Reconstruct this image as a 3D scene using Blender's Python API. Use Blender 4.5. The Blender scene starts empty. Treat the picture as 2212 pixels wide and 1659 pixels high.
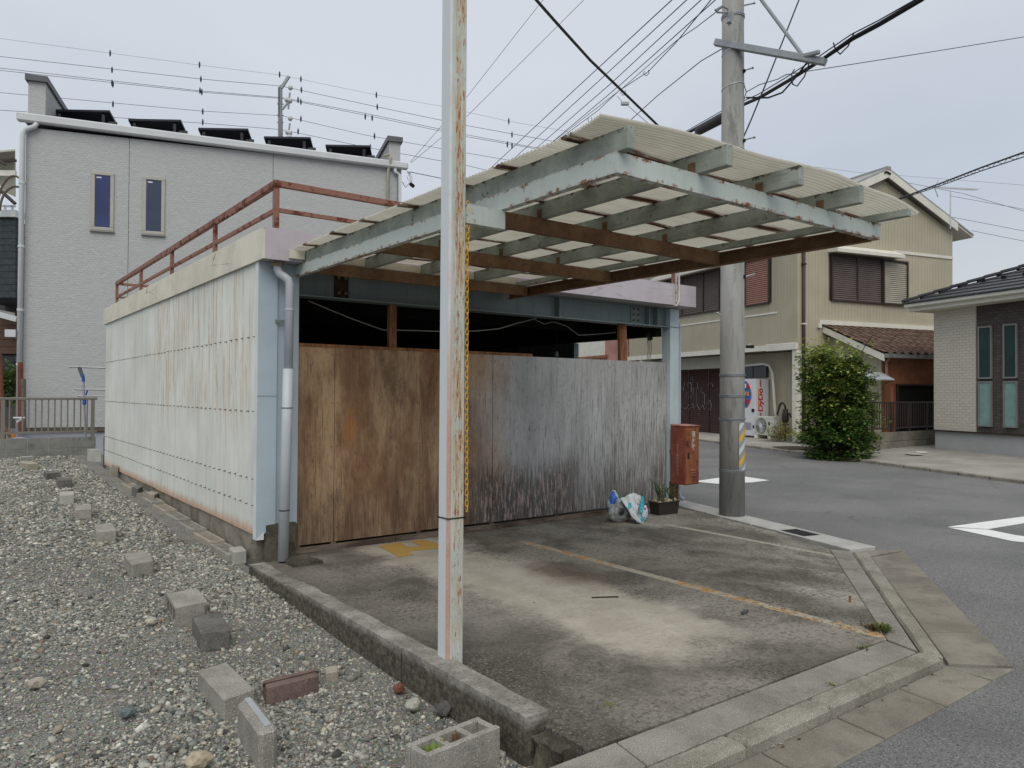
import bpy, bmesh, math, random
import numpy as np
from mathutils import Vector as V, Matrix, noise as MN

# ------------------------------------------------------------------ camera
CW, CHH, FL = 1106.0, 829.5, 1614.0          # calibration of the photograph (2212 px wide copy)
psi = math.atan(1220 / 1614.); pit = math.atan(20.5 / 1614.); rho = math.atan(20 / 3356.)
EYE = V((0, 0, 1.45))
Fv = V((math.sin(psi) * math.cos(pit), math.cos(psi) * math.cos(pit), math.sin(pit)))
R0 = V((math.cos(psi), -math.sin(psi), 0)); U0 = R0.cross(Fv)
Rv = R0 * math.cos(rho) + U0 * math.sin(rho); Uv = -R0 * math.sin(rho) + U0 * math.cos(rho)
S = bpy.context.scene; COL = S.collection
cam = bpy.data.cameras.new('camera'); co = bpy.data.objects.new('camera', cam); COL.objects.link(co)
co.matrix_world = Matrix(((Rv.x, Uv.x, -Fv.x, 0), (Rv.y, Uv.y, -Fv.y, 0), (Rv.z, Uv.z, -Fv.z, 1.45), (0, 0, 0, 1)))
cam.sensor_width = 36; cam.lens = 36 * FL / 2212; cam.clip_start = .05; cam.clip_end = 900
S.camera = co
# ------------------------------------------------------------------ sky, sun, exposure
SUND = V((-.50, -.70, 1.05)).normalized()
w = bpy.data.worlds.new("World"); S.world = w; w.use_nodes = True
nt = w.node_tree; bg = nt.nodes['Background']; bg.inputs['Strength'].default_value = .1
sk = nt.nodes.new('ShaderNodeTexSky'); sk.sky_type = 'NISHITA'; sk.sun_disc = False
sk.sun_elevation = math.asin(SUND.z); sk.sun_rotation = math.atan2(SUND.x, SUND.y)
tc = nt.nodes.new('ShaderNodeTexCoord'); sx = nt.nodes.new('ShaderNodeSeparateXYZ'); nt.links.new(tc.outputs['Generated'], sx.inputs[0])
def wmath(op, a, b):
    m = nt.nodes.new('ShaderNodeMath'); m.operation = op
    for i, q in enumerate((a, b)):
        if isinstance(q, (int, float)): m.inputs[i].default_value = q
        else: nt.links.new(q, m.inputs[i])
    return m.outputs[0]
nz = nt.nodes.new('ShaderNodeTexNoise'); nz.inputs['Scale'].default_value = 1.6; nz.inputs['Detail'].default_value = 4
mp = nt.nodes.new('ShaderNodeMapping'); mp.inputs['Scale'].default_value = (1, 1, 2.6)
nt.links.new(tc.outputs['Generated'], mp.inputs[0]); nt.links.new(mp.outputs[0], nz.inputs[0])
g = wmath('ADD', sx.outputs['Z'], wmath('MULTIPLY', wmath('SUBTRACT', nz.outputs[0], .5), .62))
rp = nt.nodes.new('ShaderNodeValToRGB'); nt.links.new(g, rp.inputs[0])
rp.color_ramp.elements[0].position = .0; rp.color_ramp.elements[0].color = (.40, .46, .545, 1)
rp.color_ramp.elements[1].position = .46; rp.color_ramp.elements[1].color = (.60, .632, .685, 1)
# a paler patch of cloud low in the east (right of the picture)
az = wmath('SUBTRACT', sx.outputs['X'], wmath('MULTIPLY', sx.outputs['Z'], 1.1))
rp2 = nt.nodes.new('ShaderNodeValToRGB'); nt.links.new(az, rp2.inputs[0])
rp2.color_ramp.elements[0].position = .62; rp2.color_ramp.elements[0].color = (0, 0, 0, 1)
rp2.color_ramp.elements[1].position = .93; rp2.color_ramp.elements[1].color = (1, 1, 1, 1)
mx0 = nt.nodes.new('ShaderNodeMixRGB'); nt.links.new(rp2.outputs[0], mx0.inputs[0]); nt.links.new(rp.outputs[0], mx0.inputs[1]); mx0.inputs[2].default_value = (.61, .62, .61, 1)
sc10 = nt.nodes.new('ShaderNodeMixRGB'); sc10.blend_type = 'MULTIPLY'; sc10.inputs[0].default_value = 1; sc10.inputs[2].default_value = (10, 10, 10, 1)
nt.links.new(mx0.outputs[0], sc10.inputs[1])
mx = nt.nodes.new('ShaderNodeMixRGB'); mx.inputs[0].default_value = .93
nt.links.new(sk.outputs[0], mx.inputs[1]); nt.links.new(sc10.outputs[0], mx.inputs[2]); nt.links.new(mx.outputs[0], bg.inputs[0])
sl = bpy.data.lights.new('sun', 'SUN'); sl.energy = 1.5; sl.angle = math.radians(50); sl.color = (1, .945, .86)
so = bpy.data.objects.new('sun', sl); COL.objects.link(so); so.rotation_euler = SUND.to_track_quat('Z', 'Y').to_euler()
S.view_settings.view_transform = 'Standard'; S.view_settings.look = 'None'; S.view_settings.exposure = .2; S.view_settings.gamma = 1
S.view_settings.use_curve_mapping = False

# ------------------------------------------------------------------ survey helpers: photograph pixel -> point on a real surface
def ray(x, y): return Fv + Rv * ((x - CW) / FL) - Uv * ((y - CHH) / FL)
def at(x, y, d): return EYE + ray(x, y) * d
def onz(x, y, z=0.): d = ray(x, y); return EYE + d * ((z - 1.45) / d.z)
def onx(x, y, X): d = ray(x, y); return EYE + d * (X / d.x)
def ony(x, y, Y): d = ray(x, y); return EYE + d * (Y / d.y)
def zr(X, Y): return -.06 + .006 * min(max(.603 * X + .798 * Y - 7, 0), 25)
def onroad(x, y, o=0.):
    z = -.06 + o
    for _ in range(8):
        p = onz(x, y, z); z = zr(p.x, p.y) + o
    return V((p.x, p.y, z))
def zg(Y):
    return float(np.interp(Y, [0, 3, 4.4, 6.3, 10, 14, 16], [-.15, -.13, -.1, -.02, .1, .22, .27]))
def ongravel(x, y, o=0.):
    z = 0.
    for _ in range(14):
        p = onz(x, y, z + o); z = z * .5 + .5 * zg(p.y)
    return V((p.x, p.y, z + o))

class Fr:                                   # an oriented frame: origin, along, into, up
    def __init__(s, o, head, into=90):
        h = math.radians(head); k = math.radians(head + into)
        s.o = V(o); s.u = V((math.sin(h), math.cos(h), 0)); s.v = V((math.sin(k), math.cos(k), 0)); s.w = V((0, 0, 1))
    def P(s, a, b, c): return s.o + s.u * a + s.v * b + s.w * c
    def hit(s, x, y, b=0.):                 # pixel -> (a, c) on the plane v=b
        d = ray(x, y); t = ((s.P(0, b, 0) - EYE).dot(s.v)) / d.dot(s.v); q = EYE + d * t - s.o
        return q.dot(s.u), q.z
    def hitu(s, x, y, a=0.):                # pixel -> (b, c) on the plane u=a
        d = ray(x, y); t = ((s.P(a, 0, 0) - EYE).dot(s.u)) / d.dot(s.u); q = EYE + d * t - s.o
        return q.dot(s.v), q.z
WORLD = Fr((0, 0, 0), 90, -90)              # u=+X v=+Y

# ------------------------------------------------------------------ mesh builder
class MB:
    def __init__(s): s.v = []; s.f = []; s.c = []
    def add(s, vs, fs, col=None):
        n = len(s.v); s.v += [tuple(q) for q in vs]; s.f += [tuple(i + n for i in f) for f in fs]
        if col is not None: s.c += [col] * len(vs)
        return s
    def hexa(s, p):                         # 8 points: bottom 0-3, top 4-7
        return s.add(p, [(3, 2, 1, 0), (4, 5, 6, 7), (0, 1, 5, 4), (1, 2, 6, 5), (2, 3, 7, 6), (3, 0, 4, 7)])
    def box(s, a, b, fr=WORLD):
        (x0, y0, z0), (x1, y1, z1) = a, b
        return s.hexa([fr.P(*q) for q in ((x0, y0, z0), (x1, y0, z0), (x1, y1, z0), (x0, y1, z0), (x0, y0, z1), (x1, y0, z1), (x1, y1, z1), (x0, y1, z1))])
    def beam(s, p, q, wd, ht, up=(0, 0, 1)):
        p = V(p); q = V(q); d = (q - p).normalized(); up = V(up)
        sd = d.cross(up)
        if sd.length < 1e-4: sd = d.cross(V((0, 1, 0)))
        sd.normalize(); u2 = sd.cross(d); a = sd * wd / 2; b = u2 * ht / 2
        return s.hexa([p - a - b, q - a - b, q + a - b, p + a - b, p - a + b, q - a + b, q + a + b, p + a + b])
    def prism(s, pts, vec):
        vec = V(vec); n = len(pts); pts = [V(p) for p in pts]
        return s.add(pts + [p + vec for p in pts], [tuple(range(n))[::-1], tuple(range(n, 2 * n))] + [(i, (i + 1) % n, n + (i + 1) % n, n + i) for i in range(n)])
    def tube(s, pts, r, n=8, cap=True, flat=1.):
        pts = [V(p) for p in pts]; m = len(pts); rs = r if isinstance(r, (list, tuple)) else [r] * m
        vs = []; up = None
        for i in range(m):
            d = (pts[min(i + 1, m - 1)] - pts[max(i - 1, 0)]).normalized()
            if up is None: up = d.orthogonal().normalized() if abs(d.z) > .9 else d.cross(V((0, 0, 1))).normalized()
            up = (up - d * up.dot(d)).normalized(); sd = d.cross(up)
            for k in range(n):
                a = 2 * math.pi * k / n; vs.append(pts[i] + up * math.cos(a) * rs[i] + sd * math.sin(a) * rs[i] * flat)
        fs = [(i * n + k, i * n + (k + 1) % n, (i + 1) * n + (k + 1) % n, (i + 1) * n + k) for i in range(m - 1) for k in range(n)]
        if cap: fs += [tuple(range(n))[::-1], tuple(range((m - 1) * n, m * n))]
        return s.add(vs, fs)
    def build(s, name, mat, parent=None, bevel=0, smooth=False, origin=None, label=None, cat=None, group=None, kind=None, fix=True):
        me = bpy.data.meshes.new(name)
        o = bpy.data.objects.new(name, me); COL.objects.link(o)
        if parent is not None: off = parent_loc(parent)
        elif origin is not None: off = V(origin)
        else:
            a = np.array(s.v); off = V(((a[:, 0].min() + a[:, 0].max()) / 2, (a[:, 1].min() + a[:, 1].max()) / 2, a[:, 2].min()))
        me.from_pydata([(p[0] - off.x, p[1] - off.y, p[2] - off.z) for p in s.v], [], s.f)
        if s.c:
            ca = me.color_attributes.new('tint', 'FLOAT_COLOR', 'POINT')
            ca.data.foreach_set('color', np.array([(c[0], c[1], c[2], 1) for c in s.c], dtype=np.float32).ravel())
        if fix or bevel:
            bm = bmesh.new(); bm.from_mesh(me)
            bmesh.ops.recalc_face_normals(bm, faces=bm.faces)
            if bevel:
                es = [e for e in bm.edges if len(e.link_faces) == 2 and e.calc_face_angle(0) > .6]
                bmesh.ops.bevel(bm, geom=es, offset=bevel, segments=1, affect='EDGES', clamp_overlap=True)
            bm.to_mesh(me); bm.free()
        if smooth: me.polygons.foreach_set('use_smooth', [True] * len(me.polygons))
        me.materials.append(mat)
        if parent is not None: o.parent = parent
        else: o.location = off
        tag(o, label, cat, group, kind)
        return o
def parent_loc(p):
    l = V(p.location)
    while p.parent: p = p.parent; l += V(p.location)
    return l
def tag(o, label=None, cat=None, group=None, kind=None):
    if label: o['label'] = label
    if cat: o['category'] = cat
    if group: o['group'] = group
    if kind: o['kind'] = kind
    return o
def thing(name, loc, label, cat, group=None):
    o = bpy.data.objects.new(name, None); COL.objects.link(o); o.location = V(loc); o.empty_display_size = .1
    return tag(o, label, cat, group)
def copy_part(o, parent, d):                # a copy of a part at an offset from the first one
    c = o.copy(); COL.objects.link(c); c.parent = parent; c.location = V(o.location) + V(d); return c

# ------------------------------------------------------------------ material builder
class M:
    def __init__(s, name, rough=.8, spec=.3, metal=0.):
        s.m = bpy.data.materials.new(name); s.m.use_nodes = True; s.t = s.m.node_tree; s.b = s.t.nodes['Principled BSDF']
        s.b.inputs['Roughness'].default_value = rough; s.b.inputs['Specular IOR Level'].default_value = spec; s.b.inputs['Metallic'].default_value = metal
        g = s.t.nodes.new('ShaderNodeNewGeometry'); s.pos = g.outputs['Position']; s.nrm = g.outputs['Normal']
        x = s.t.nodes.new('ShaderNodeSeparateXYZ'); s.t.links.new(s.pos, x.inputs[0]); s.x, s.y, s.z = x.outputs
    def inp(s, sock, v):
        if v is None: return
        if hasattr(v, 'is_output'): s.t.links.new(v, sock)
        elif isinstance(v, (int, float)) and sock.type in ('RGBA',): sock.default_value = (v, v, v, 1)
        elif isinstance(v, tuple) and sock.type == 'RGBA': sock.default_value = (*v, 1)[:4]
        else: sock.default_value = v
    def map(s, scale, rot=(0, 0, 0), loc=(0, 0, 0), vec=None):
        n = s.t.nodes.new('ShaderNodeMapping'); s.t.links.new(vec or s.pos, n.inputs[0])
        n.inputs['Scale'].default_value = scale; n.inputs['Rotation'].default_value = rot; n.inputs['Location'].default_value = loc
        return n.outputs[0]
    def noise(s, scale, detail=5, rough=.6, vec=None, dist=0.):
        n = s.t.nodes.new('ShaderNodeTexNoise'); s.t.links.new(vec or s.pos, n.inputs['Vector'])
        n.inputs['Scale'].default_value = scale; n.inputs['Detail'].default_value = detail; n.inputs['Roughness'].default_value = rough; n.inputs['Distortion'].default_value = dist
        return n.outputs[0]
    def voro(s, scale, vec=None, feat='F1', out=0):
        n = s.t.nodes.new('ShaderNodeTexVoronoi'); n.feature = feat; s.t.links.new(vec or s.pos, n.inputs['Vector']); n.inputs['Scale'].default_value = scale
        return n.outputs[out]
    def ramp(s, fac, a, b, va=0., vb=1.):   # smooth step from a to b
        n = s.t.nodes.new('ShaderNodeMapRange'); n.interpolation_type = 'SMOOTHSTEP'
        s.inp(n.inputs[0], fac); n.inputs[1].default_value = a; n.inputs[2].default_value = b; n.inputs[3].default_value = va; n.inputs[4].default_value = vb
        return n.outputs[0]
    def math(s, op, a, b=None, c=None):
        n = s.t.nodes.new('ShaderNodeMath'); n.operation = op; s.inp(n.inputs[0], a)
        if b is not None: s.inp(n.inputs[1], b)
        if c is not None: s.inp(n.inputs[2], c)
        return n.outputs[0]
    def mul(s, a, b): return s.math('MULTIPLY', a, b)
    def mix(s, fac, a, b, mode='MIX'):
        n = s.t.nodes.new('ShaderNodeMixRGB'); n.blend_type = mode; s.inp(n.inputs[0], fac); s.inp(n.inputs[1], a); s.inp(n.inputs[2], b); return n.outputs[0]
    def band(s, val, c, hw, soft):          # 1 within hw of c, fading over soft
        d = s.math('ABSOLUTE', s.math('SUBTRACT', val, c)); return s.ramp(d, hw, hw + soft, 1., 0.)
    def bump(s, h, strength=.4, dist=.01):
        n = s.t.nodes.new('ShaderNodeBump'); s.inp(n.inputs['Height'], h); n.inputs['Strength'].default_value = strength; n.inputs['Distance'].default_value = dist
        s.t.links.new(n.outputs[0], s.b.inputs['Normal']); return s
    def color(s, c): s.inp(s.b.inputs['Base Color'], c); return s
    def rough(s, r): s.inp(s.b.inputs['Roughness'], r); return s
    def done(s): return s.m

def plain(name, col, rough=.7, var=.18, scale=3., spec=.3, metal=0., bump=0., bscale=60.):
    m = M(name, rough, spec, metal); n = m.noise(scale, 6, .65)
    c = m.mix(m.ramp(n, .3, .7), tuple(x * (1 - var) for x in col), tuple(min(1, x * (1 + var)) for x in col))
    m.color(c)
    if bump: m.bump(m.noise(bscale, 4), bump, .004)
    return m.done()

RUST = (.16, .055, .022); RUST2 = (.34, .15, .05)
def steel(name, col, lo=.62, hi=.74, edges=(), grime=(.22, .23, .19), gr=.5, streak=.12):
    """faded paint with rust runs; edges = list of (axis, value) where rust gathers"""
    m = M(name, .55, .35)
    base = m.mix(m.ramp(m.noise(2.2, 6), .35, .7), col, tuple(c * .86 for c in col))
    st = m.noise(26, 5, .65, vec=m.map((1, 1, streak)))
    base = m.mix(m.mul(m.ramp(st, .48, .72), gr), base, grime)
    sp = m.noise(14, 7, .72)
    e = None
    for ax, val in edges:
        b = m.band({'x': m.x, 'y': m.y, 'z': m.z}[ax], val, .003, .022); e = b if e is None else m.math('MAXIMUM', e, b)
    f = sp if e is None else m.math('ADD', sp, m.mul(e, .13))
    r = m.ramp(f, lo, hi)
    rc = m.mix(m.ramp(m.noise(55, 4), .4, .65), RUST, RUST2)
    m.color(m.mix(r, base, rc)).rough(m.ramp(r, 0, 1, .5, .9)).bump(m.math('ADD', m.mul(r, .6), m.mul(m.noise(120, 3), .3)), .35, .003)
    return m.done()
def rusty(name, a=(.15, .085, .05), b=(.25, .155, .09), paint=(.27, .32, .28), k=.66):
    m = M(name, .85, .15)
    c = m.mix(m.ramp(m.noise(5, 7, .7), .35, .7), a, b)
    c = m.mix(m.mul(m.ramp(m.noise(30, 5, .7), .5, .75), .5), c, (.05, .03, .02))
    c = m.mix(m.ramp(m.noise(3.1, 8, .72), k, k + .09), c, paint)
    m.color(c).bump(m.noise(90, 5, .7), .4, .004); return m.done()
def concrete(name, a, b, dark=(.05, .048, .042), dk=.45, dlo=.5, dhi=.75, spk=.5, sc=2.2, bump=.5):
    m = M(name, .92, .15)
    c = m.mix(m.ramp(m.noise(sc, 7, .65), .32, .68), a, b)
    c = m.mix(m.mul(m.ramp(m.noise(sc * 2.3, 8, .75, dist=.4), dlo, dhi), dk), c, dark)
    g = m.voro(150); c = m.mix(m.mul(m.ramp(m.noise(210, 3, .6), .45, .7), spk), c, tuple(x * .45 for x in a))
    c = m.mix(m.mul(m.ramp(m.noise(160, 2, .6, vec=m.map((1, 1, 1), loc=(5, 2, 1))), .58, .72), spk), c, tuple(min(1, x * 1.6) for x in b))
    m.color(c).bump(m.math('ADD', m.noise(130, 4, .7), m.mul(m.noise(20, 4), .8)), bump, .006); return m.done()
print('core ok')
# ------------------------------------------------------------------ materials
def m_slab():
    m = M('stained_slab_concrete', .9, .2)
    n1 = m.noise(1.1, 8, .68, dist=.3)
    base = m.mix(m.ramp(n1, .36, .62), (.115, .106, .088), (.295, .275, .232))
    # pale worn wheel track in the middle bay, pale patches further back
    wob = m.mul(m.math('SUBTRACT', m.noise(1.7, 7, .72), .5), 1.05)
    dx = m.math('ABSOLUTE', m.math('ADD', m.math('SUBTRACT', m.x, 3.52), wob))
    tr = m.mul(m.ramp(dx, .28, .62, 1., 0.), m.ramp(m.math('ADD', m.y, m.mul(wob, .8)), 2.45, 3.1))
    base = m.mix(m.mul(tr, .92), base, m.mix(m.ramp(m.noise(4, 6), .35, .7), (.43, .395, .325), (.54, .505, .425)))
    bx = m.mul(m.ramp(m.x, 4.7, 5.2), m.ramp(m.noise(1.6, 8, .72, vec=m.map((1, .55, 1), rot=(0, 0, .3), loc=(3, 1, 0))), .50, .66))
    base = m.mix(m.mul(bx, .75), base, (.46, .435, .37))
    # brown stain
    sx_ = m.math('SUBTRACT', m.x, 4.0); sy = m.math('SUBTRACT', m.y, 4.55)
    dd = m.math('SQRT', m.math('ADD', m.mul(m.mul(sx_, sx_), 4), m.mul(sy, sy)))
    base = m.mix(m.mul(m.ramp(m.math('ADD', dd, m.mul(wob, .4)), .1, .7, 1., 0.), .6), base, (.12, .075, .045))
    # darker edge along the low curb and under the plywood foot
    e = m.math('ADD', m.ramp(m.math('ADD', m.x, m.mul(wob, .35)), 2.1, 3.0, 1., 0.), m.mul(m.ramp(m.y, 6.2, 6.55), .6))
    base = m.mix(m.mul(e, .5), base, (.065, .06, .05))
    # remains of two orange parking lines
    worn = m.ramp(m.noise(6, 8, .75), .44, .56)
    l1 = m.mul(m.band(m.math('ADD', m.x, m.mul(m.noise(9, 4), .03)), 4.53, .035, .02), m.ramp(m.y, 5.9, 5.6))
    l2 = m.mul(m.band(m.x, 6.42, .03, .02), m.ramp(m.y, 5.7, 5.5)); 
    pale = m.math('MAXIMUM', l1, l2)
    base = m.mix(m.mul(pale, m.ramp(m.noise(5, 7, .7, vec=m.map((1, 1, 1), loc=(9, 0, 0))), .30, .46)), base, (.44, .41, .33))
    base = m.mix(m.mul(m.mul(l1, worn), m.ramp(m.noise(1.7, 3, vec=m.map((1, 1, 1), loc=(0, 7, 0))), .40, .52)), base, (.48, .28, .10))
    # exposed aggregate
    sp = m.noise(30, 5, .82); k = m.mul(m.ramp(m.noise(1.2, 4), .3, .65, 1., .35), m.ramp(tr, .2, .9, 1., .28))
    base = m.mix(m.mul(m.ramp(sp, .47, .6), m.mul(k, .85)), base, (.035, .034, .030))
    base = m.mix(m.mul(m.ramp(m.noise(60, 3, .75, vec=m.map((1, 1, 1), loc=(3, 3, 3))), .55, .66), m.mul(k, .75)), base, (.42, .38, .31))
    m.color(base).bump(m.math('ADD', m.mul(sp, 1.), m.mul(m.noise(12, 5), .6)), .8, .009)
    return m.done()
def m_asphalt():
    m = M('asphalt', .93, .25)
    c = m.mix(m.ramp(m.noise(.5, 6, .6), .35, .65), (.18, .18, .176), (.24, .237, .23))
    c = m.mix(m.mul(m.ramp(m.noise(2.5, 7, .7, vec=m.map((.35, 1.4, 1), rot=(0, 0, -.4))), .5, .72), .4), c, (.21, .205, .195))
    c = m.mix(m.mul(m.ramp(m.noise(95, 4, .8), .46, .62), .8), c, (.05, .05, .05)); c = m.mix(m.mul(m.mul(m.ramp(m.math('ADD', m.voro(.45, vec=m.map((1, 1, 1), loc=(.3, .2, 0)), feat='DISTANCE_TO_EDGE'), m.mul(m.math('SUBTRACT', m.noise(7, 4), .5), .05)), .0, .006, 1., 0.), m.ramp(m.noise(.4, 2), .5, .6)), .5), c, (.07, .07, .07)); c = m.mix(m.mul(m.ramp(m.noise(.9, 3, .5, vec=m.map((1, 1, 1), loc=(9, 3, 0))), .60, .66), .22), c, (.09, .09, .09))
    c = m.mix(m.mul(m.ramp(m.noise(110, 2, .7, vec=m.map((1, 1, 1), loc=(4, 4, 4))), .60, .70), .75), c, (.42, .42, .41))
    cr = m.voro(.55, vec=m.map((1, 1, 1), loc=(.3, .2, 0)), feat='DISTANCE_TO_EDGE')
    m.color(c).bump(m.noise(170, 4, .7), .6, .006); return m.done()
MSLAB = m_slab(); MASP = m_asphalt()
MKERB = concrete('kerb_concrete', (.22, .205, .165), (.37, .35, .295), dark=(.10, .09, .07), dk=.6, spk=.8, sc=3)
MGUT = concrete('gutter_concrete', (.20, .18, .145), (.31, .285, .235), dk=.5, spk=.5, sc=2)
MAPR = concrete('apron_concrete', (.22, .21, .18), (.35, .335, .29), dk=.55, spk=.9, sc=2.4)
MLID = concrete('lid_concrete', (.40, .395, .37), (.52, .51, .48), dk=.2, spk=.3, sc=3)
def m_curb():
    m = M('old_curb_concrete', .92, .15)
    c = m.mix(m.ramp(m.noise(5, 7, .7), .34, .66), (.22, .21, .185), (.40, .38, .34))
    c = m.mix(m.mul(m.ramp(m.noise(60, 4, .8), .5, .64), .6), c, (.07, .065, .055))
    side = m.ramp(m.math('ADD', m.z, m.mul(m.math('SUBTRACT', m.noise(11, 6, .75), .5), .10)), .0, .055, 1., 0.)
    c = m.mix(m.mul(side, .86), c, m.mix(m.ramp(m.noise(26, 6, .8), .4, .64), (.03, .027, .018), (.15, .135, .10)))
    m.color(c).bump(m.noise(70, 6, .75), 1., .008); return m.done()
MCURB = m_curb()
MPIER = concrete('mossy_pier_concrete', (.06, .055, .042), (.16, .145, .11), dark=(.02, .02, .014), dk=.8, spk=.6, sc=5, bump=.9)
MBASE = concrete('footing_concrete', (.21, .19, .15), (.33, .30, .24), dark=(.09, .075, .055), dk=.65, dlo=.45, dhi=.62, spk=.3, sc=2)
MBLK = concrete('cinder_block_concrete', (.28, .27, .235), (.41, .39, .345), dk=.35, spk=.9, sc=6, bump=.8)
MBLKD = concrete('dark_cinder_block_concrete', (.12, .115, .105), (.22, .21, .19), dk=.5, spk=.9, sc=6, bump=.8)
MBLKT = concrete('tan_block_concrete', (.33, .30, .24), (.43, .39, .32), dk=.2, spk=.5, sc=6, bump=.6)
MBLKL = concrete('pale_block_concrete', (.38, .38, .34), (.48, .47, .43), dk=.2, spk=.5, sc=6, bump=.6)
MBRICK = concrete('red_brown_brick', (.14, .10, .085), (.24, .17, .145), dark=(.07, .04, .035), dk=.5, spk=.8, sc=8, bump=.8)
MWHITE = plain('white_road_paint', (.78, .78, .76), .7, .06, 8, bump=.3)
def m_gground():
    m = M('fine_gravel', .95, .15)
    c = m.mix(m.ramp(m.noise(2, 6), .35, .65), (.22, .21, .175), (.34, .33, .285))
    c = m.mix(m.mul(m.ramp(m.noise(1.6, 6, vec=m.map((1, 1, 1), loc=(5, 1, 0))), .52, .64), .65), c, (.11, .09, .05))
    v = m.voro(60, out=1); c = m.mix(.45, c, m.mix(.75, v, (.28, .28, .26)))
    c = m.mix(m.mul(m.ramp(m.noise(90, 4, .8), .5, .62), .8), c, (.06, .055, .042)); c = m.mix(m.mul(m.ramp(m.noise(70, 4, .8, vec=m.map((1, 1, 1), loc=(2, 2, 2))), .56, .66), .8), c, (.45, .44, .39))
    m.color(c).bump(m.math('ADD', m.voro(60), m.noise(150, 3)), 1., .015); return m.done()
MGG = m_gground()
def m_stone():
    m = M('stones', .88, .2)
    a = m.t.nodes.new('ShaderNodeVertexColor'); a.layer_name = 'tint'
    c = m.mix(m.ramp(m.noise(60, 5, .7), .3, .7), m.mix(1., a.outputs[0], (.72, .72, .72), 'MULTIPLY'), m.mix(1., a.outputs[0], (1.2, 1.2, 1.18), 'MULTIPLY'))
    m.color(c).bump(m.noise(160, 4, .7), .5, .003); return m.done()
MSTONE = m_stone()

# ------------------------------------------------------------------ ground sheets
xs = [-400, -150, -60, -20, 2.1, 4, 6, 8, 11, 15, 20, 26, 34, 60, 150, 400]; ys = [-400, -150, -60, -20, -8, -3, 0, 1.9, 4, 6, 9, 12, 16, 20, 25, 32, 60, 150, 400]
b = MB()
for i in range(len(xs) - 1):
    for j in range(len(ys) - 1):
        if xs[i] >= -20 and xs[i + 1] <= 2.1 and ys[j] >= 1.9 and ys[j + 1] <= 16: continue
        b.add([(x, y, zr(x, y)) for x, y in ((xs[i], ys[j]), (xs[i + 1], ys[j]), (xs[i + 1], ys[j + 1]), (xs[i], ys[j + 1]))], [(0, 1, 2, 3)])
b.build('road', MASP, kind='structure', origin=(0, 0, 0), fix=False)
b = MB(); yy = [1.9, 2.5, 3, 3.7, 4.4, 5.3, 6.3, 8, 10, 12, 14, 16]; xx = [-20, -6, -2, 0, 1, 2.06]
for i in range(len(xx) - 1):
    for j in range(len(yy) - 1):
        b.add([(x, y, zg(y) - .02) for x, y in ((xx[i], yy[j]), (xx[i + 1], yy[j]), (xx[i + 1], yy[j + 1]), (xx[i], yy[j + 1]))], [(0, 1, 2, 3)])
b.build('gravel_ground', MGG, kind='structure', origin=(0, 0, 0), fix=False)
b = MB().prism([(2.1, 2.25, -.3), (4.48, 2.215, -.3), (6.66, 3.83, -.3), (7.03, 4.66, -.3), (7.2, 5.32, -.3), (7.62, 6.75, -.3), (7.62, 14.3, -.3), (2.1, 14.3, -.3)], (0, 0, .3))
b.build('forecourt_slab', MSLAB, kind='structure', origin=(2.1, 2.25, -.3))

# kerb, apron, gutter and drain lids round the forecourt
def quadslab(p4, z0, z1, name, mat, par, bevel=.004):
    return MB().prism([(x, y, z0) for x, y in p4], (0, 0, z1 - z0)).build(name, mat, par, bevel=bevel)
def lerp2(a, b_, t): return (a[0] + (b_[0] - a[0]) * t, a[1] + (b_[1] - a[1]) * t)
kb = thing('kerb', (4.4, 1.9, -.1), 'low rounded concrete kerb with sunken gutter round the forecourt corner', 'kerb')
kb['kind'] = 'structure'; del kb['category']
def strip(a0, a1, b0, b1, cuts, z0, z1, name, mat, gap=.006, bevel=.004):
    L = math.dist(a0, a1)
    for i in range(len(cuts) - 1):
        t0 = cuts[i] + gap / L / 2; t1 = cuts[i + 1] - gap / L / 2
        quadslab([lerp2(a0, a1, t0), lerp2(a0, a1, t1), lerp2(b0, b1, t1), lerp2(b0, b1, t0)], z0, z1 + random.uniform(-.002, .002), name, mat, kb, bevel)
random.seed(3)
# lower (south) side
strip((-3.9, 2.30), (4.46, 2.208), (-3.9, 2.07), (4.40, 2.005), [0, .36, .735, 1], -.25, .0, 'apron_strip', MAPR, .008)
strip((-3.9, 2.06), (4.40, 1.998), (-3.9, 1.95), (4.42, 1.872), [0, .144, .288, .432, .576, .72, .79, .866, .928, 1], -.25, .008, 'kerb_stone', MKERB, .012, .018)
strip((-3.9, 1.943), (4.46, 1.868), (-3.9, 1.67), (4.42, 1.63), [0, .144, .288, .432, .576, .72, .795, .865, .935, 1], -.25, -.052, 'gutter_slab', MGUT, .014)
# diagonal side, dropped kerb
strip((4.49, 2.214), (6.665, 3.826), (4.43, 2.01), (6.74, 3.66), [0, .35, .62, 1], -.25, -.001, 'apron_strip', MAPR)
strip((4.44, 2.0), (6.74, 3.65), (4.44, 1.875), (6.80, 3.52), [0, .27, .5, .72, 1], -.25, .004, 'kerb_stone', MKERB, .012, .016)
strip((4.475, 1.868), (6.82, 3.51), (4.72, 1.63), (7.33, 3.45), [0, .2, .4, .58, .72, .86, 1], -.25, -.04, 'gutter_slab', MGUT, .016)
quadslab([(6.815, 3.525), (7.33, 3.465), (7.15, 3.60), (6.81, 3.69)], -.25, -.03, 'gutter_slab', MGUT, kb)
MB().prism([(4.43, 1.86, -.25), (4.43, 1.63, -.25), (4.71, 1.625, -.25)], (0, 0, .2)).build('gutter_slab', MKERB, kb)
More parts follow.
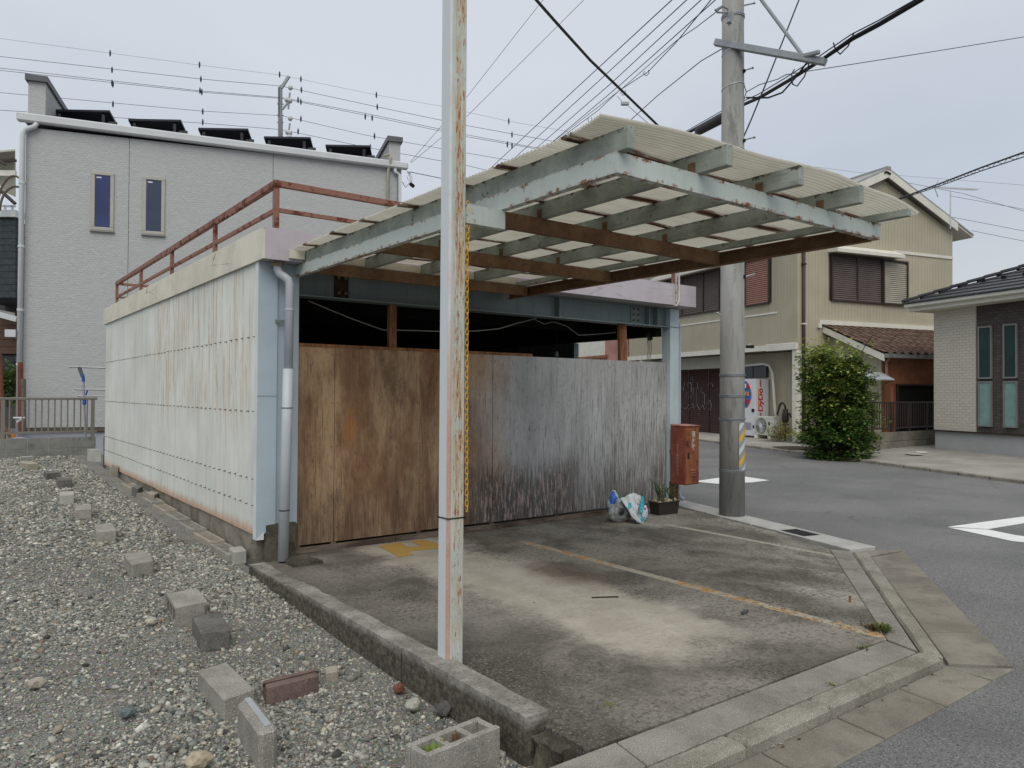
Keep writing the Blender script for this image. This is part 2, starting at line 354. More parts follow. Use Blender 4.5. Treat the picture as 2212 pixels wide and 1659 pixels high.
# gutter lids beside the street
lo = [(6.76, 3.83), (7.03, 4.66), (7.2, 5.32), (7.6, 6.75)]
la, lb = (6.80, 3.70), (8.02, 7.75); ra, rb = (7.13, 3.62), (8.35, 7.66)
cuts = [0, .135, .27, .34, .47, .60, .73, .86, 1]
for i in range(len(cuts) - 1):
    t0, t1 = cuts[i] + .002, cuts[i + 1] - .002; q = [lerp2(la, lb, t0), lerp2(ra, rb, t0), lerp2(ra, rb, t1), lerp2(la, lb, t1)]
    if i == 1:                                                       # cast iron grate in a concrete ring
        c0 = [sum(p[k] for p in q) / 4 for k in (0, 1)]; ux = V((ra[0] - la[0], ra[1] - la[1], 0)).normalized(); uy = V((lb[0] - la[0], lb[1] - la[1], 0)).normalized()
        bb = MB(); hw, hl = .17, .29
        def bar(a0, a1, c0_, c1_, zz0=-.06, zz1=.0): bb.add([V((c0[0], c0[1], 0)) + ux * a + uy * c + V((0, 0, z)) for z in (zz0, zz1) for a, c in ((a0, c0_), (a1, c0_), (a1, c1_), (a0, c1_))], [(3, 2, 1, 0), (4, 5, 6, 7), (0, 1, 5, 4), (1, 2, 6, 5), (2, 3, 7, 6), (3, 0, 4, 7)])
        bar(-hw, hw, -hl, -hl + .1); bar(-hw, hw, hl - .1, hl); bar(-hw, -.12, -hl + .1, hl - .1); bar(.12, hw, -hl + .1, hl - .1)
        bb.build('drain_frame', MLID, kb)
        bb = MB()
        for k in range(9): bar(-.12, .12, -.19 + k * .045, -.175 + k * .045, -.03, -.004)
        for a in (-.115, -.04, .035, .105): bar(a, a + .012, -.19, .19, -.034, -.008)
        bb.build('drain_grate', plain('cast_iron', (.03, .03, .032), .6), kb)
        MB().prism([V((c0[0], c0[1], -.2)) + ux * a + uy * c for a, c in ((-.13, -.2), (.13, -.2), (.13, .2), (-.13, .2))], (0, 0, .02)).build('drain_floor', plain('drain_dark', (.015, .015, .013)), kb)
    else: quadslab(q, -.25, .001, 'gutter_lid', MLID, kb)

# painted marks on the forecourt and the road (each a thin sheet 4 mm above the surface)
MYEL = M('worn_yellow_paint', .8, .2)
MYEL.color(MYEL.mix(MYEL.ramp(MYEL.noise(40, 5, .75), .52, .66), (.50, .31, .08), (.28, .24, .17))); MYEL = MYEL.done()
def sheet(name, pts, mat, label, th=.003):
    return MB().prism([V(p) for p in pts], (0, 0, th)).build(name, mat, label=label, kind='structure')
yl = [(3.27, 6.40), (3.198, 5.867), (3.354, 5.881), (3.383, 6.025), (3.56, 6.00), (3.72, 5.99), (3.783, 6.168), (3.757, 6.42), (3.62, 6.42), (3.602, 6.167), (3.46, 6.173), (3.514, 6.426)]
sheet('bay_number', [(x, y, .002) for x, y in yl], MYEL, None)
def roadmark(px, name='road_marking'):
    return sheet(name, [onroad(x, y, .004) for x, y in px], MWHITE, None, .002)
roadmark([(2048, 1138), (2300, 1104), (2300, 1116), (2134, 1143)])
roadmark([(2048, 1139.5), (2134, 1144), (2193, 1156), (2300, 1172), (2290, 1178), (2187, 1169)])
roadmark([(1498, 1040), (1568, 1030), (1600, 1043), (1568, 1047)])
roadmark([(1568, 1030), (1612, 1030), (1661, 1037.5), (1625, 1042), (1600, 1043)])
roadmark([(1480, 1013), (1500, 1015.5), (1511, 1018), (1480, 1020)])

# ------------------------------------------------------------------ low curb between gravel and forecourt
def roughbox(a, b_, div, amp, seed=0, chip=0.):
    """box with a gridded, broken surface"""
    (x0, y0, z0), (x1, y1, z1) = a, b_
    bm = bmesh.new(); bmesh.ops.create_cube(bm, size=1)
    bmesh.ops.scale(bm, vec=(x1 - x0, y1 - y0, z1 - z0), verts=bm.verts); bmesh.ops.translate(bm, vec=((x0 + x1) / 2, (y0 + y1) / 2, (z0 + z1) / 2), verts=bm.verts)
    for ax, n in enumerate(div):
        for k in range(1, n):
            co_ = [0, 0, 0]; no = [0, 0, 0]; co_[ax] = (a[ax] + (b_[ax] - a[ax]) * k / n); no[ax] = 1
            bmesh.ops.bisect_plane(bm, geom=bm.verts[:] + bm.edges[:] + bm.faces[:], plane_co=co_, plane_no=no)
    for v in bm.verts:
        p = v.co; s_ = V((seed * 3.1, seed * 1.7, 0))
        n = MN.noise_vector(p * 9 + s_) * amp + MN.noise_vector(p * 28 + s_) * amp * .6
        edge = sum(1 for ax in range(3) if min(abs(p[ax] - a[ax]), abs(p[ax] - b_[ax])) < 1e-4)
        if edge >= 2 and chip:
            c = max(0, MN.noise(p * 6 + s_) + .12) * chip
            v.co += V(((1 if p.x < (x0 + x1) / 2 else -1) * c, 0, -c if p.z > (z0 + z1) / 2 else 0))
        v.co += n
    m = MB(); m.v = [tuple(v.co) for v in bm.verts]; bm.verts.index_update(); m.f = [tuple(v.index for v in f.verts) for f in bm.faces]; bm.free(); return m
cb = thing('curb_wall', (2.06, 4.3, -.2), 'long mossy concrete curb between the gravel lot and the forecourt', 'curb')
for i, (y0, y1, tz) in enumerate([(2.53, 3.62, .062), (3.63, 4.55, .058), (4.56, 5.35, .05), (5.36, 6.22, .035)]):
    roughbox((1.995 + .0 * i, y0, -.3), (2.125, y1, tz), (5, int((y1 - y0) / .03), 9), .0024, i, .008).build('curb_block', MCURB, cb)
roughbox((2.02, 2.33, -.3), (2.22, 2.52, -.02), (6, 6, 8), .02, 9, .05).build('broken_curb_lump', MPIER, label='dark broken lump of concrete at the near end of the curb', cat='concrete lump')

# ------------------------------------------------------------------ gravel: one mass of real stones
rng = np.random.default_rng(7)
ICO = bmesh.new(); bmesh.ops.create_icosphere(ICO, subdivisions=1, radius=1); IV = np.array([v.co[:] for v in ICO.verts]); IF = np.array([[v.index for v in f.verts] for f in ICO.faces]); ICO.free()
PAL = np.array([(.27, .27, .235), (.34, .33, .29), (.20, .215, .20), (.15, .175, .165), (.45, .44, .38), (.42, .36, .27), (.28, .23, .16), (.52, .505, .45), (.22, .26, .225), (.09, .09, .082), (.30, .17, .11), (.26, .235, .19)])
PW = np.array([18, 16, 14, 10, 12, 8, 5, 5, 5, 5, .8, 6]); PW = PW / PW.sum()
def stones(cx, cy, r, tall=.62, sink=.3, jit=.42):
    n = len(cx); jitv = 1 + rng.uniform(-jit, jit, (n, 12, 1)); sc_ = np.stack([r * rng.uniform(.75, 1.35, n), r * rng.uniform(.65, 1.1, n), r * tall * rng.uniform(.7, 1.2, n)], 1)
    P = IV[None] * jitv + rng.uniform(-.1, .1, (n, 12, 3)); P = P * sc_[:, None]
    tl = rng.uniform(-.5, .5, n); c, s_ = np.cos(tl), np.sin(tl); P[..., 1], P[..., 2] = P[..., 1] * c[:, None] - P[..., 2] * s_[:, None], P[..., 1] * s_[:, None] + P[..., 2] * c[:, None]
    a = rng.uniform(0, 6.283, n); c, s_ = np.cos(a), np.sin(a); P[..., 0], P[..., 1] = P[..., 0] * c[:, None] - P[..., 1] * s_[:, None], P[..., 0] * s_[:, None] + P[..., 1] * c[:, None]
    z = np.interp(cy, [0, 3, 4.4, 6.3, 10, 14, 16], [-.15, -.13, -.1, -.02, .1, .22, .27]) - .02 + sc_[:, 2] * (1 - 2 * sink) * .9
    P += np.stack([cx, cy, z], 1)[:, None]
    col = PAL[rng.choice(len(PAL), n, p=PW)] * rng.uniform(.66, 1.34, (n, 1)); col = col * .62 + col.mean(1, keepdims=True) * np.array([.39, .385, .345])
    return P.reshape(-1, 3), np.repeat(np.concatenate([col, np.ones((n, 1))], 1), 12, 0), n
def bulk(name, sets, mat, label, cat, origin):
    P = np.concatenate([s_[0] for s_ in sets]) - np.array(origin); Cc = np.concatenate([s_[1] for s_ in sets]); n = sum(s_[2] for s_ in sets)
    F = (IF[None] + (np.arange(n) * 12)[:, None, None]).reshape(-1)
    me = bpy.data.meshes.new(name); me.vertices.add(len(P)); me.vertices.foreach_set('co', P.ravel().astype(np.float32))
    me.loops.add(len(F)); me.loops.foreach_set('vertex_index', F.astype(np.int32)); me.polygons.add(len(F) // 3); me.polygons.foreach_set('loop_start', np.arange(0, len(F), 3, dtype=np.int32)); me.polygons.foreach_set('loop_total', np.full(len(F) // 3, 3, dtype=np.int32))
    me.update(calc_edges=True); ca = me.color_attributes.new('tint', 'FLOAT_COLOR', 'POINT'); ca.data.foreach_set('color', Cc.astype(np.float32).ravel())
    me.materials.append(mat); o = bpy.data.objects.new(name, me); COL.objects.link(o); o.location = origin
    return tag(o, label, cat, kind='stuff')
def scat(n, x0, x1, y0, y1, rmin, rmax, pw, thin=.55):
    x = rng.uniform(x0, x1, n); y = rng.uniform(y0, y1, n)
    keep = np.array([MN.noise(V((a * 1.1, b_ * .8, 3.3))) > -.08 + rng.uniform(-.16, .10) or rng.random() > thin for a, b_ in zip(x, y)])
    x, y = x[keep], y[keep]; r = rmin * (rmax / rmin) ** (rng.random(len(x)) ** pw); return stones(x, y, r)
sets = [scat(34000, -.5, 1.985, 2.2, 4.6, .004, .011, 1.6, .45), scat(10500, -.5, 1.985, 2.2, 4.6, .008, .019, 1.5, .85), scat(380, -.5, 1.98, 2.2, 4.6, .018, .032, 1.8, .5),
        scat(24000, -.5, 1.99, 4.6, 7.5, .006, .013, 1.5, .5), scat(7500, -.5, 1.99, 4.6, 7.5, .010, .023, 1.7, .85),
        scat(21000, -.4, 1.85, 7.5, 15.95, .009, .021, 1.5, .6), scat(5200, -.4, 1.75, 7.5, 15.95, .014, .032, 1.9, .8)]
bulk('gravel', sets, MSTONE, 'loose grey and buff gravel stones covering the open lot', 'gravel', (1, 6, -.1))

# a few rocks one can single out
def rock(px, py, r, col, label, tall=.7, seed=1, div=2):
    p = ongravel(px, py); bm = bmesh.new(); bmesh.ops.create_icosphere(bm, subdivisions=div, radius=1)
    m = MB()
    for v in bm.verts:
        q = v.co * (1 + .28 * MN.noise(v.co * 1.7 + V((seed, 0, 0))) + .12 * MN.noise(v.co * 5 + V((0, seed, 0))))
        m.v.append((p.x + q.x * r, p.y + q.y * r * .8, p.z + r * tall * .55 + q.z * r * tall)); m.c.append(col)
    bm.verts.index_update(); m.f = [tuple(v.index for v in f.verts) for f in bm.faces]; bm.free()
    return m.build('rock', MSTONE, label=label, cat='rock')
rock(1255 * .3418 * 1, 2022 * 0 + 1092 + 1640 * .3418, .055, (.42, .36, .26), 'large buff rock at the bottom edge of the gravel', seed=2)
rock(862, 1492, .035, (.17, .07, .045), 'rust-red rock near the tall cinder block', seed=3)
rock(915, 1462, .058, (.36, .37, .32), 'biggest pale green-grey rock behind the tall cinder block', seed=4)
rock(1003, 1507, .05, (.085, .083, .075), 'dark rubble piece between the dark lump and the curb', seed=15, tall=.8)
rock(893, 1530, .045, (.40, .39, .34), 'pale grey rock at the left end of the tall cinder block', seed=12)
rock(985, 1500, .075, (.09, .088, .08), 'dark rubble lump leaning between curb and tall cinder block', seed=5, tall=.85)
rock(960, 1540, .05, (.10, .10, .095), 'small dark rock beside the tall cinder block', seed=6)
rock(80, 1482, .042, (.36, .33, .27), 'buff rock at the left edge of the gravel', seed=7)
rock(275, 1545, .038, (.13, .16, .155), 'smooth blue-grey stone left of the grooved block', seed=8)
rock(327, 1347, .036, (.44, .42, .34), 'pale cream rock left of the dark block', seed=9)
rock(303, 1028 + 0, .05, (.02, .02, .018), 'black rock lying in front of the block wall', seed=10)

# ------------------------------------------------------------------ loose concrete blocks on the gravel
def block_frame(quad, h):
    zt = None; P = [ongravel(x, y, h) for x, y in quad]      # near-left, near-right, far-right, far-left of the top face
    z = sum(p.z for p in P) / 4; c = sum(P, V((0, 0, 0))) / 4
    e1 = (P[1] - P[0] + P[2] - P[3]) / 2; e2 = (P[3] - P[0] + P[2] - P[1]) / 2; e1.z = e2.z = 0
    u = e1.normalized(); v = e2.normalized()
    return V((c.x, c.y, z)), u, v, e1.length, e2.length
def lblock(quad, h, name, mat, label, holes=0, groove=None, bev=.006, cat='concrete block', sink=.03, hole_side=None):
    c, u, v, L, W = block_frame(quad, h); t = thing(name, (c.x, c.y, c.z - h - sink), label, cat) if (holes or groove or hole_side) else None
    def P(a, b_, z): return c + u * a + v * b_ + V((0, 0, z))
    def bx(m, a0, a1, b0, b1, z0, z1): m.hexa([P(a0, b0, z0), P(a1, b0, z0), P(a1, b1, z0), P(a0, b1, z0), P(a0, b0, z1), P(a1, b0, z1), P(a1, b1, z1), P(a0, b1, z1)])
    H = h + sink; m = MB()
    if hole_side:                            # cells run along u, open at the left end
        hw = W / 2; t_ = .02; bx(m, -L / 2, L / 2, -hw, hw, -t_, 0); bx(m, -L / 2, L / 2, -hw, hw, -H, -H + t_)
        cw = (W - 4 * t_) / 3
        for k in range(4): b0 = -hw + k * (cw + t_); bx(m, -L / 2, L / 2, b0, b0 + t_, -H + t_, -t_)
        bx(m, L / 2 - .02, L / 2, -hw, hw, -H + t_, -t_)
        m.build('block_body', mat, t)
    elif holes:                              # upright cells open at the top
        t_ = .03; n = holes; long_u = L > W; A, B = (L, W) if long_u else (W, L)
        cw = (A - (n + 1) * t_) / n
        def bb(a0, a1, b0, b1, z0, z1): bx(m, a0, a1, b0, b1, z0, z1) if long_u else bx(m, b0, b1, a0, a1, z0, z1)
        bb(-A / 2, A / 2, -B / 2, -B / 2 + t_, -H, 0); bb(-A / 2, A / 2, B / 2 - t_, B / 2, -H, 0)
        for k in range(n + 1): a0 = -A / 2 + k * (cw + t_); bb(a0, a0 + t_, -B / 2 + t_, B / 2 - t_, -H, -.004 if 0 < k < n else 0)
        m.build('block_body', mat, t)
    else:
        bx(m, -L / 2, L / 2, -W / 2, W / 2, -H, 0)
        if groove is None: return m.build(name, mat, bevel=bev, label=label, cat=cat)
        m.build('block_body', mat, t, bevel=bev)
    if groove:
        g, gm = groove
        m = MB(); bx(m, *g); m.build('groove', gm, t)
    return t
D3 = lambda *q: [(x * .3418, 1092 + y * .3418) for x, y in q]
D5 = lambda *q: [(x * .12206, 945 + y * .12206) for x, y in q]
MALU = plain('bare_aluminium', (.6, .61, .62), .35, .05, metal=.6)
lblock(D3((1640, 1440), (1760, 1392), (1608, 1192), (1495, 1225)), .15, 'grooved_block', MBLK, 'upright grey block with a white metal channel along its top', bev=.02, groove=((-.012, .016, -.17, .17, .001, .006), MALU), sink=.04)
lblock(D3((1415, 1232), (1612, 1160), (1432, 982), (1250, 1037)), .085, 'concrete_block', MBLK, 'largest flat grey block, touching the grooved block')
t = lblock(D3((1685, 1152), (2017, 1072), (1985, 1025), (1662, 1103)), .075, 'paving_brick', MBRICK, 'red-brown grooved brick lying near the largest flat block', cat='brick', groove=((-.15, .15, -.007, .007, -.01, .0015), plain('groove_shadow_dirt', (.05, .03, .025))))
lblock(D3((2060, 1058), (2140, 1042), (2130, 1005), (2055, 1018)), .03, 'block_fragment', MBLKT, 'small buff broken fragment right of the red-brown brick', cat='concrete fragment')
lblock(D3((1275, 815), (1452, 790), (1395, 668), (1210, 690)), .09, 'concrete_block', MBLKD, 'dark grey block right below the block with side holes')
lblock(D3((1112, 665), (1310, 607), (1242, 520), (1052, 545)), .10, 'hollow_block', MBLK, 'grey block lying flat with three cell holes in its side', hole_side=True)
lblock(D3((833, 378), (973, 350), (912, 277), (783, 302)), .085, 'concrete_block', MBLK, 'chipped grey block between the rough grey block and the block with side holes')
lblock(D3((610, 172), (735, 160), (716, 110), (597, 115)), .09, 'concrete_block', MBLK, 'rough grey block between the chipped block and the pitted block')
lblock(D5((1325, 1290), (1625, 1270), (1612, 1168), (1335, 1183)), .09, 'concrete_block', MBLK, 'grey block with a small pit in its top')
lblock(D5((1050, 1032), (1315, 1015), (1310, 940), (1060, 950)), .09, 'concrete_block', MBLKL, 'palest smooth square block in the row across the gravel')
lblock(D5((1015, 765), (1275, 750), (1240, 690), (1000, 692)), .085, 'concrete_block', MBLKD, 'weathered block with a pale top and dark streaked front')
lblock(D5((825, 637), (1075, 625), (1010, 565), (775, 597)), .08, 'concrete_block', MBLKD, 'darkest broken-fronted block in the row across the gravel')
lblock(D5((480, 475), (675, 460), (555, 405), (350, 422)), .08, 'concrete_block', MBLKT, 'tan block nearest the fence wall')
lblock(D5((360, 350), (590, 330), (575, 318), (362, 340)), .05, 'stone_slab', MBLKL, 'thin pale slab leaning at the foot of the fence wall', cat='slab')
lblock(D5((1670, 210), (1775, 215), (1710, 195), (1520, 198)), .19, 'concrete_block', MBLKL, 'block standing on end against the corner of the fence wall')
lblock(D5((1965, 525), (2085, 520), (2045, 478), (1915, 490)), .12, 'hollow_block', MBLKT, 'small hollow block standing by the far foot of the shed', holes=2)
rg2 = [(x * .3418, 540 + y * .3418) for x, y in ((872, 1512), (903, 1492), (866, 1480), (832, 1497))]
lblock(rg2, .09, 'concrete_block', MBLKD, 'dark block in front of the shed wall, on the drain blocks')
rg2 = [(x * .3418, 540 + y * .3418) for x, y in ((975, 1552), (1007, 1532), (960, 1518), (925, 1530))]
lblock(rg2, .07, 'concrete_block', MBLKT, 'buff block on the drain blocks by the shed wall')
lblock(D3((1480, 297), (1557, 283), (1530, 252), (1445, 263)), .085, 'concrete_block', MBLKL, 'white block at the front corner of the shed')
# near hollow block with its cells upward
t = thing('cinder_block', (1.8, 2.62, -.16), 'tall weathered cinder block with three open cells at the bottom edge', 'concrete block')
fr = block_frame([(702 + x * .3418, 1092 + y * .3418) for x, y in ((592, 1592), (1095, 1385), (1018, 1320), (515, 1512))], .15)
c, u, v, L, W = fr; L, W = .39, .15; ang = math.degrees(math.atan2(u.x, u.y)); f = Fr((c.x, c.y, c.z - .19), ang, -90)
m = MB(); tt = .03; cw = (L - 4 * tt) / 3
m.box((-L / 2, -W / 2, 0), (L / 2, -W / 2 + tt, .19), f); m.box((-L / 2, W / 2 - tt, 0), (L / 2, W / 2, .186), f)
for k in range(4): a0 = -L / 2 + k * (cw + tt); m.box((a0 + .004 * (k == 0), -W / 2 + tt, 0), (a0 + tt, W / 2 - tt, .184), f)
m.build('block_body', MBLK, t, bevel=.004)
MB().box((-L / 2 + .01, -W / 2 + .02, .0), (L / 2 - .01, W / 2 - .02, .05), f).build('cell_dirt', plain('cell_dirt', (.06, .055, .04)), t)
for a, b_ in ((-.06, -.005), (.0, .01), (.02, .005)): MB().beam(f.P(a, b_, .05), f.P(a + .006, b_, .188), .012, .01).build('rusty_stub', rusty('rusty_stub_metal', k=.9), t)
def weed(p, n, h, name, label, col=(.16, .24, .04), seed=0, cat='weed', parent=None, broad=.35):
    r = random.Random(seed); m = MB()
    for i in range(n):
        a = r.uniform(0, 6.28); l = h * r.uniform(.4, 1); ln = r.uniform(.1, 2.2) if broad > .5 else r.uniform(.1, .9)
        d = V((math.cos(a) * ln, math.sin(a) * ln, 1)).normalized() * l; s = V((-math.sin(a), math.cos(a), 0)) * l * broad * .5
        b0 = V(p) + V((math.cos(a), math.sin(a), 0)) * h * (r.uniform(0, 1.3) if broad > .5 else .1)
        m.add([b0, b0 + d * .55 + s, b0 + d, b0 + d * .55 - s], [(0, 1, 2), (0, 2, 3)])
    return m.build(name, plain('weed_green_%d' % seed, col, .6, .3, 30), parent, label=label, cat=cat, fix=False)
weed(f.P(-.12, .0, .1), 14, .12, 'weed', 'green sprout growing out of the left cell of the cinder block', seed=1, broad=.22)
weed(f.P(.125, .0, .12), 8, .05, 'weed', 'tiny yellow-green sprout in the right cell of the cinder block', (.3, .3, .05), seed=2)
for i, (px, py, n, h, lb) in enumerate([(1905, 1362, 70, .05, 'reddish green weed tuft in the slab corner crack'), (1865, 1402, 26, .025, 'small green weeds in the crack at the slab corner'),
        (1798, 1480, 14, .022, 'round-leaved weed on the kerb joint'), (1318, 1527, 9, .022, 'yellow-green weed in the crack by the broken curb'), (1885, 1357, 24, .05, 'brownish weed clump beside the reddish weed tuft')]):
    p = onz(px, py); weed(p, n, h, 'weed', lb, ((.10, .12, .035), (.09, .12, .035), (.18, .21, .06), (.16, .18, .05), (.09, .045, .02))[i], seed=5 + i, broad=.6)

# perforated drain blocks laid along the shed wall
ords = ['nearest', 'second', 'third', 'fourth', 'fifth', 'sixth', 'seventh', 'eighth']
for i in range(8):
    y0 = 6.66 + i * .60 + (.12 if i > 5 else 0); x0 = 1.965 - .003 * i; zt_ = zg(y0 + .3) + .03
    t = thing('drain_block', (x0 + .07, y0, zt_ - .08), ords[i] + ' slotted drain block from the white corner block along the shed wall', 'drain block', 'slotted drain blocks along the shed wall')
    m = MB(); m.box((x0, y0, zt_ - .08), (x0 + .03, y0 + .594, zt_)); m.box((x0 + .118, y0, zt_ - .08), (x0 + .145, y0 + .594, zt_ + .002))
    for k in range(9): m.box((x0 + .03, y0 + k * .067 + .002, zt_ - .08), (x0 + .118, y0 + k * .067 + .026, zt_ - .004))
    m.box((x0 + .03, y0, zt_ - .085), (x0 + .118, y0 + .594, zt_ - .07))
    m.build('block_body', MBLKT if i % 3 == 1 else MBLK, t)
print('ground ok')
# ------------------------------------------------------------------ the shed
def m_corr():
    m = M('white_corrugated_paint', .5, .35)
    c = m.mix(m.ramp(m.noise(1.3, 6), .35, .7), (.63, .655, .605), (.73, .745, .695))
    st = m.noise(20, 6, .7, vec=m.map((1, 1.6, .06))); reg = m.mul(m.band(m.y, 8.4, 1.1, 1.4), m.ramp(m.z, .9, 1.5))
    reg = m.math('ADD', m.mul(reg, .6), m.mul(m.ramp(m.noise(.9, 3, vec=m.map((1, 1, .4))), .42, .6), .35))
    f = m.mul(m.ramp(st, .495, .60), reg)
    c = m.mix(m.mul(m.ramp(m.noise(9, 5, .7, vec=m.map((1, 1, .05))), .45, .7), .3), c, (.36, .37, .34))
    c = m.mix(m.mul(f, .85), c, m.mix(m.noise(30, 3), (.42, .24, .12), (.55, .42, .27)))
    e = m.mul(m.ramp(m.math('ADD', m.z, m.mul(m.noise(16, 5, .7, vec=m.map((1, 1, .3))), .16)), .30, .42, 1., 0.), .85)
    c = m.mix(e, c, m.mix(m.noise(40, 3), (.38, .17, .07), (.6, .42, .28)))
    m.color(c); return m.done()
MCORR = m_corr()
def m_ply():
    m = M('weathered_plywood', .85, .15)
    g = m.ramp(m.math('ADD', m.x, m.mul(m.math('SUBTRACT', m.noise(1.3, 5), .5), 1.3)), 4.1, 4.95)
    s1 = m.noise(5, 7, .72, vec=m.map((1.5, 1, .2)), dist=.6); s2 = m.noise(38, 5, .74, vec=m.map((1.7, 1, .085))); s3 = m.noise(2.4, 6, .7, vec=m.map((1.2, 1, .4)))
    s4 = m.noise(24, 4, .72, vec=m.map((1.6, 1, .06), loc=(4, 0, 2)))
    warm = m.mix(m.ramp(s3, .38, .62), (.25, .14, .08), (.46, .315, .19))
    warm = m.mix(m.mul(m.ramp(s1, .50, .67), .7), warm, (.17, .09, .05))
    warm = m.mix(m.mul(m.ramp(m.noise(2.2, 6, .75, vec=m.map((1.3, 1, .5), loc=(1, 0, 3))), .55, .67), .6), warm, (.12, .078, .052))
    ox = m.math('SUBTRACT', m.x, 3.03); oz = m.math('SUBTRACT', m.z, 1.12); od = m.math('SQRT', m.math('ADD', m.mul(m.mul(ox, ox), 5.), m.mul(oz, oz)))
    warm = m.mix(m.mul(m.ramp(m.math('ADD', od, m.mul(m.noise(6, 5), .4)), .22, .46, 1., 0.), .75), warm, (.42, .19, .06))
    warm = m.mix(m.mul(m.ramp(s2, .55, .66), .6), warm, (.09, .06, .045))
    cool = m.mix(m.ramp(s3, .35, .65), (.35, .35, .34), (.47, .475, .47))
    cool = m.mix(m.mul(m.ramp(s4, .52, .66), .42), cool, (.56, .57, .57))
    dx_ = m.mul(m.ramp(m.x, 4.9, 7.2, .0, .075), 1.); hz = m.ramp(m.z, .2, 1.7, .07, .0)
    cool = m.mix(m.mul(m.ramp(m.math('ADD', s2, m.math('ADD', dx_, hz)), .57, .72), .72), cool, (.115, .108, .09))
    cool = m.mix(m.mul(m.ramp(s1, .52, .68), .4), cool, (.15, .14, .13))
    c = m.mix(g, warm, cool)
    h = m.math('ADD', m.z, m.mul(m.math('SUBTRACT', m.noise(2.1, 6, .7, vec=m.map((1, 1, .4))), .5), 1.1))
    foot = m.mul(m.ramp(h, .2, .8, 1., 0.), m.ramp(s2, .38, .55, .35, 1.))
    c = m.mix(m.mul(foot, .62), c, (.07, .056, .044))
    ex = m.mul(m.band(m.x, 5.15, .5, .45), m.ramp(m.math('ADD', m.z, m.mul(m.math('SUBTRACT', s4, .5), .8)), .45, .8, 1., 0.))
    c = m.mix(m.mul(ex, .65), c, m.mix(m.ramp(m.noise(26, 5, .78, vec=m.map((1.3, 1, .2), loc=(7, 0, 0))), .50, .57), (.045, .036, .03), (.42, .30, .26)))
    c = m.mix(m.mul(m.ramp(m.noise(55, 4, .75, vec=m.map((1, 1, .3))), .57, .68), .5), c, (.05, .04, .03))
    m.color(c).bump(m.math('ADD', s2, m.noise(90, 4, .7, vec=m.map((1, 1, .2)))), .35, .004); return m.done()
MPLY = m_ply()
def m_stucco(name, a, b, crack=0.):
    m = M(name, .85, .2)
    c = m.mix(m.ramp(m.noise(2.2, 7, .65), .35, .68), a, b)
    c = m.mix(m.mul(m.ramp(m.noise(12, 6, .7, vec=m.map((1, 1, .18))), .55, .75), .35), c, (.33, .29, .22))
    if crack:
        cr = m.voro(1.1, vec=m.map((.6, .6, 2.6), loc=(.3, .1, .2)), feat='DISTANCE_TO_EDGE'); cr = m.math('ADD', cr, m.mul(m.math('SUBTRACT', m.noise(18, 4), .5), .05))
        k = m.mul(m.ramp(cr, .0, .012, 1., 0.), m.ramp(m.noise(1.3, 3), .5, .6)); c = m.mix(m.mul(k, crack), c, (.12, .10, .08))
        c = m.mix(m.mul(m.ramp(m.noise(24, 6, .75), .62, .68), .5), c, (.28, .25, .2))
    m.color(c).bump(m.noise(60, 5, .7), .3, .004); return m.done()
MFASC = m_stucco('cream_fascia_paint', (.60, .575, .47), (.73, .70, .59), .8)
MFASF = m_stucco('mauve_fascia_paint', (.47, .425, .455), (.545, .50, .53), .35)
MBLUE = plain('pale_blue_sheet_metal', (.42, .50, .56), .45, .06, 2, .4)
MTRIM = plain('white_trim_metal', (.66, .69, .69), .45, .06, 4, .4)
MSOFF = plain('grey_soffit', (.42, .40, .41), .85, .1, 3)
MBEAM = steel('blue_green_beam_paint', (.19, .235, .235), .68, .80, grime=(.10, .10, .09), gr=.4)
MCOLM = steel('light_blue_column_paint', (.52, .62, .65), .67, .76, gr=.15)
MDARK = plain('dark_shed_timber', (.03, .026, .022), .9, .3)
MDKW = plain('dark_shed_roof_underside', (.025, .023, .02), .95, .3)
MTIM = M('reddish_timber', .85, .15)
MTIM.color(MTIM.mix(MTIM.ramp(MTIM.noise(14, 6, .7, vec=MTIM.map((1, 1, .15))), .35, .7), (.16, .07, .035), (.36, .18, .09))); MTIM = MTIM.done()
MSILL = M('grey_sill_timber', .9, .15)
MSILL.color(MSILL.mix(MSILL.ramp(MSILL.noise(9, 7, .7, vec=MSILL.map((.2, 1, 1))), .35, .68), (.07, .05, .038), (.24, .19, .15))); MSILL = MSILL.done()

WX, SY = 2.12, 6.20
shed = thing('shed', (5, 10, 0), 'flat-roofed shed with white corrugated side wall and weathered plywood front', 'shed')
# slab roof with cream and mauve faces
MB().box((2.10, 6.215, 2.568), (7.62, 14.2, 2.80)).build('roof_slab', MSOFF, shed)
MB().box((2.085, 6.205, 2.566), (2.10, 14.2, 2.815)).build('side_fascia', MFASC, shed)
m = MB().box((2.0995, 6.20, 2.565), (7.63, 6.215, 2.83)); m.box((2.087, 6.202, 2.8155), (2.25, 6.215, 2.829)); m.build('front_fascia', MFASF, shed)
MB().box((2.087, 6.217, 2.8155), (2.25, 14.2, 2.83)).build('parapet_top', MFASC, shed)
MB().box((2.25, 6.3, 2.80), (7.62, 14.2, 2.803)).build('roof_surface', plain('roof_surface', (.3, .3, .28)), shed)
# footing
m = roughbox((2.135, 6.45, -.3), (2.26, 14.1, .28), (2, 60, 5), .002, 3); m.build('footing', MBASE, shed)
roughbox((2.185, 6.36, -.3), (2.45, 6.62, .315), (8, 8, 16), .004, 5, .012).build('corner_pier', MPIER, shed)
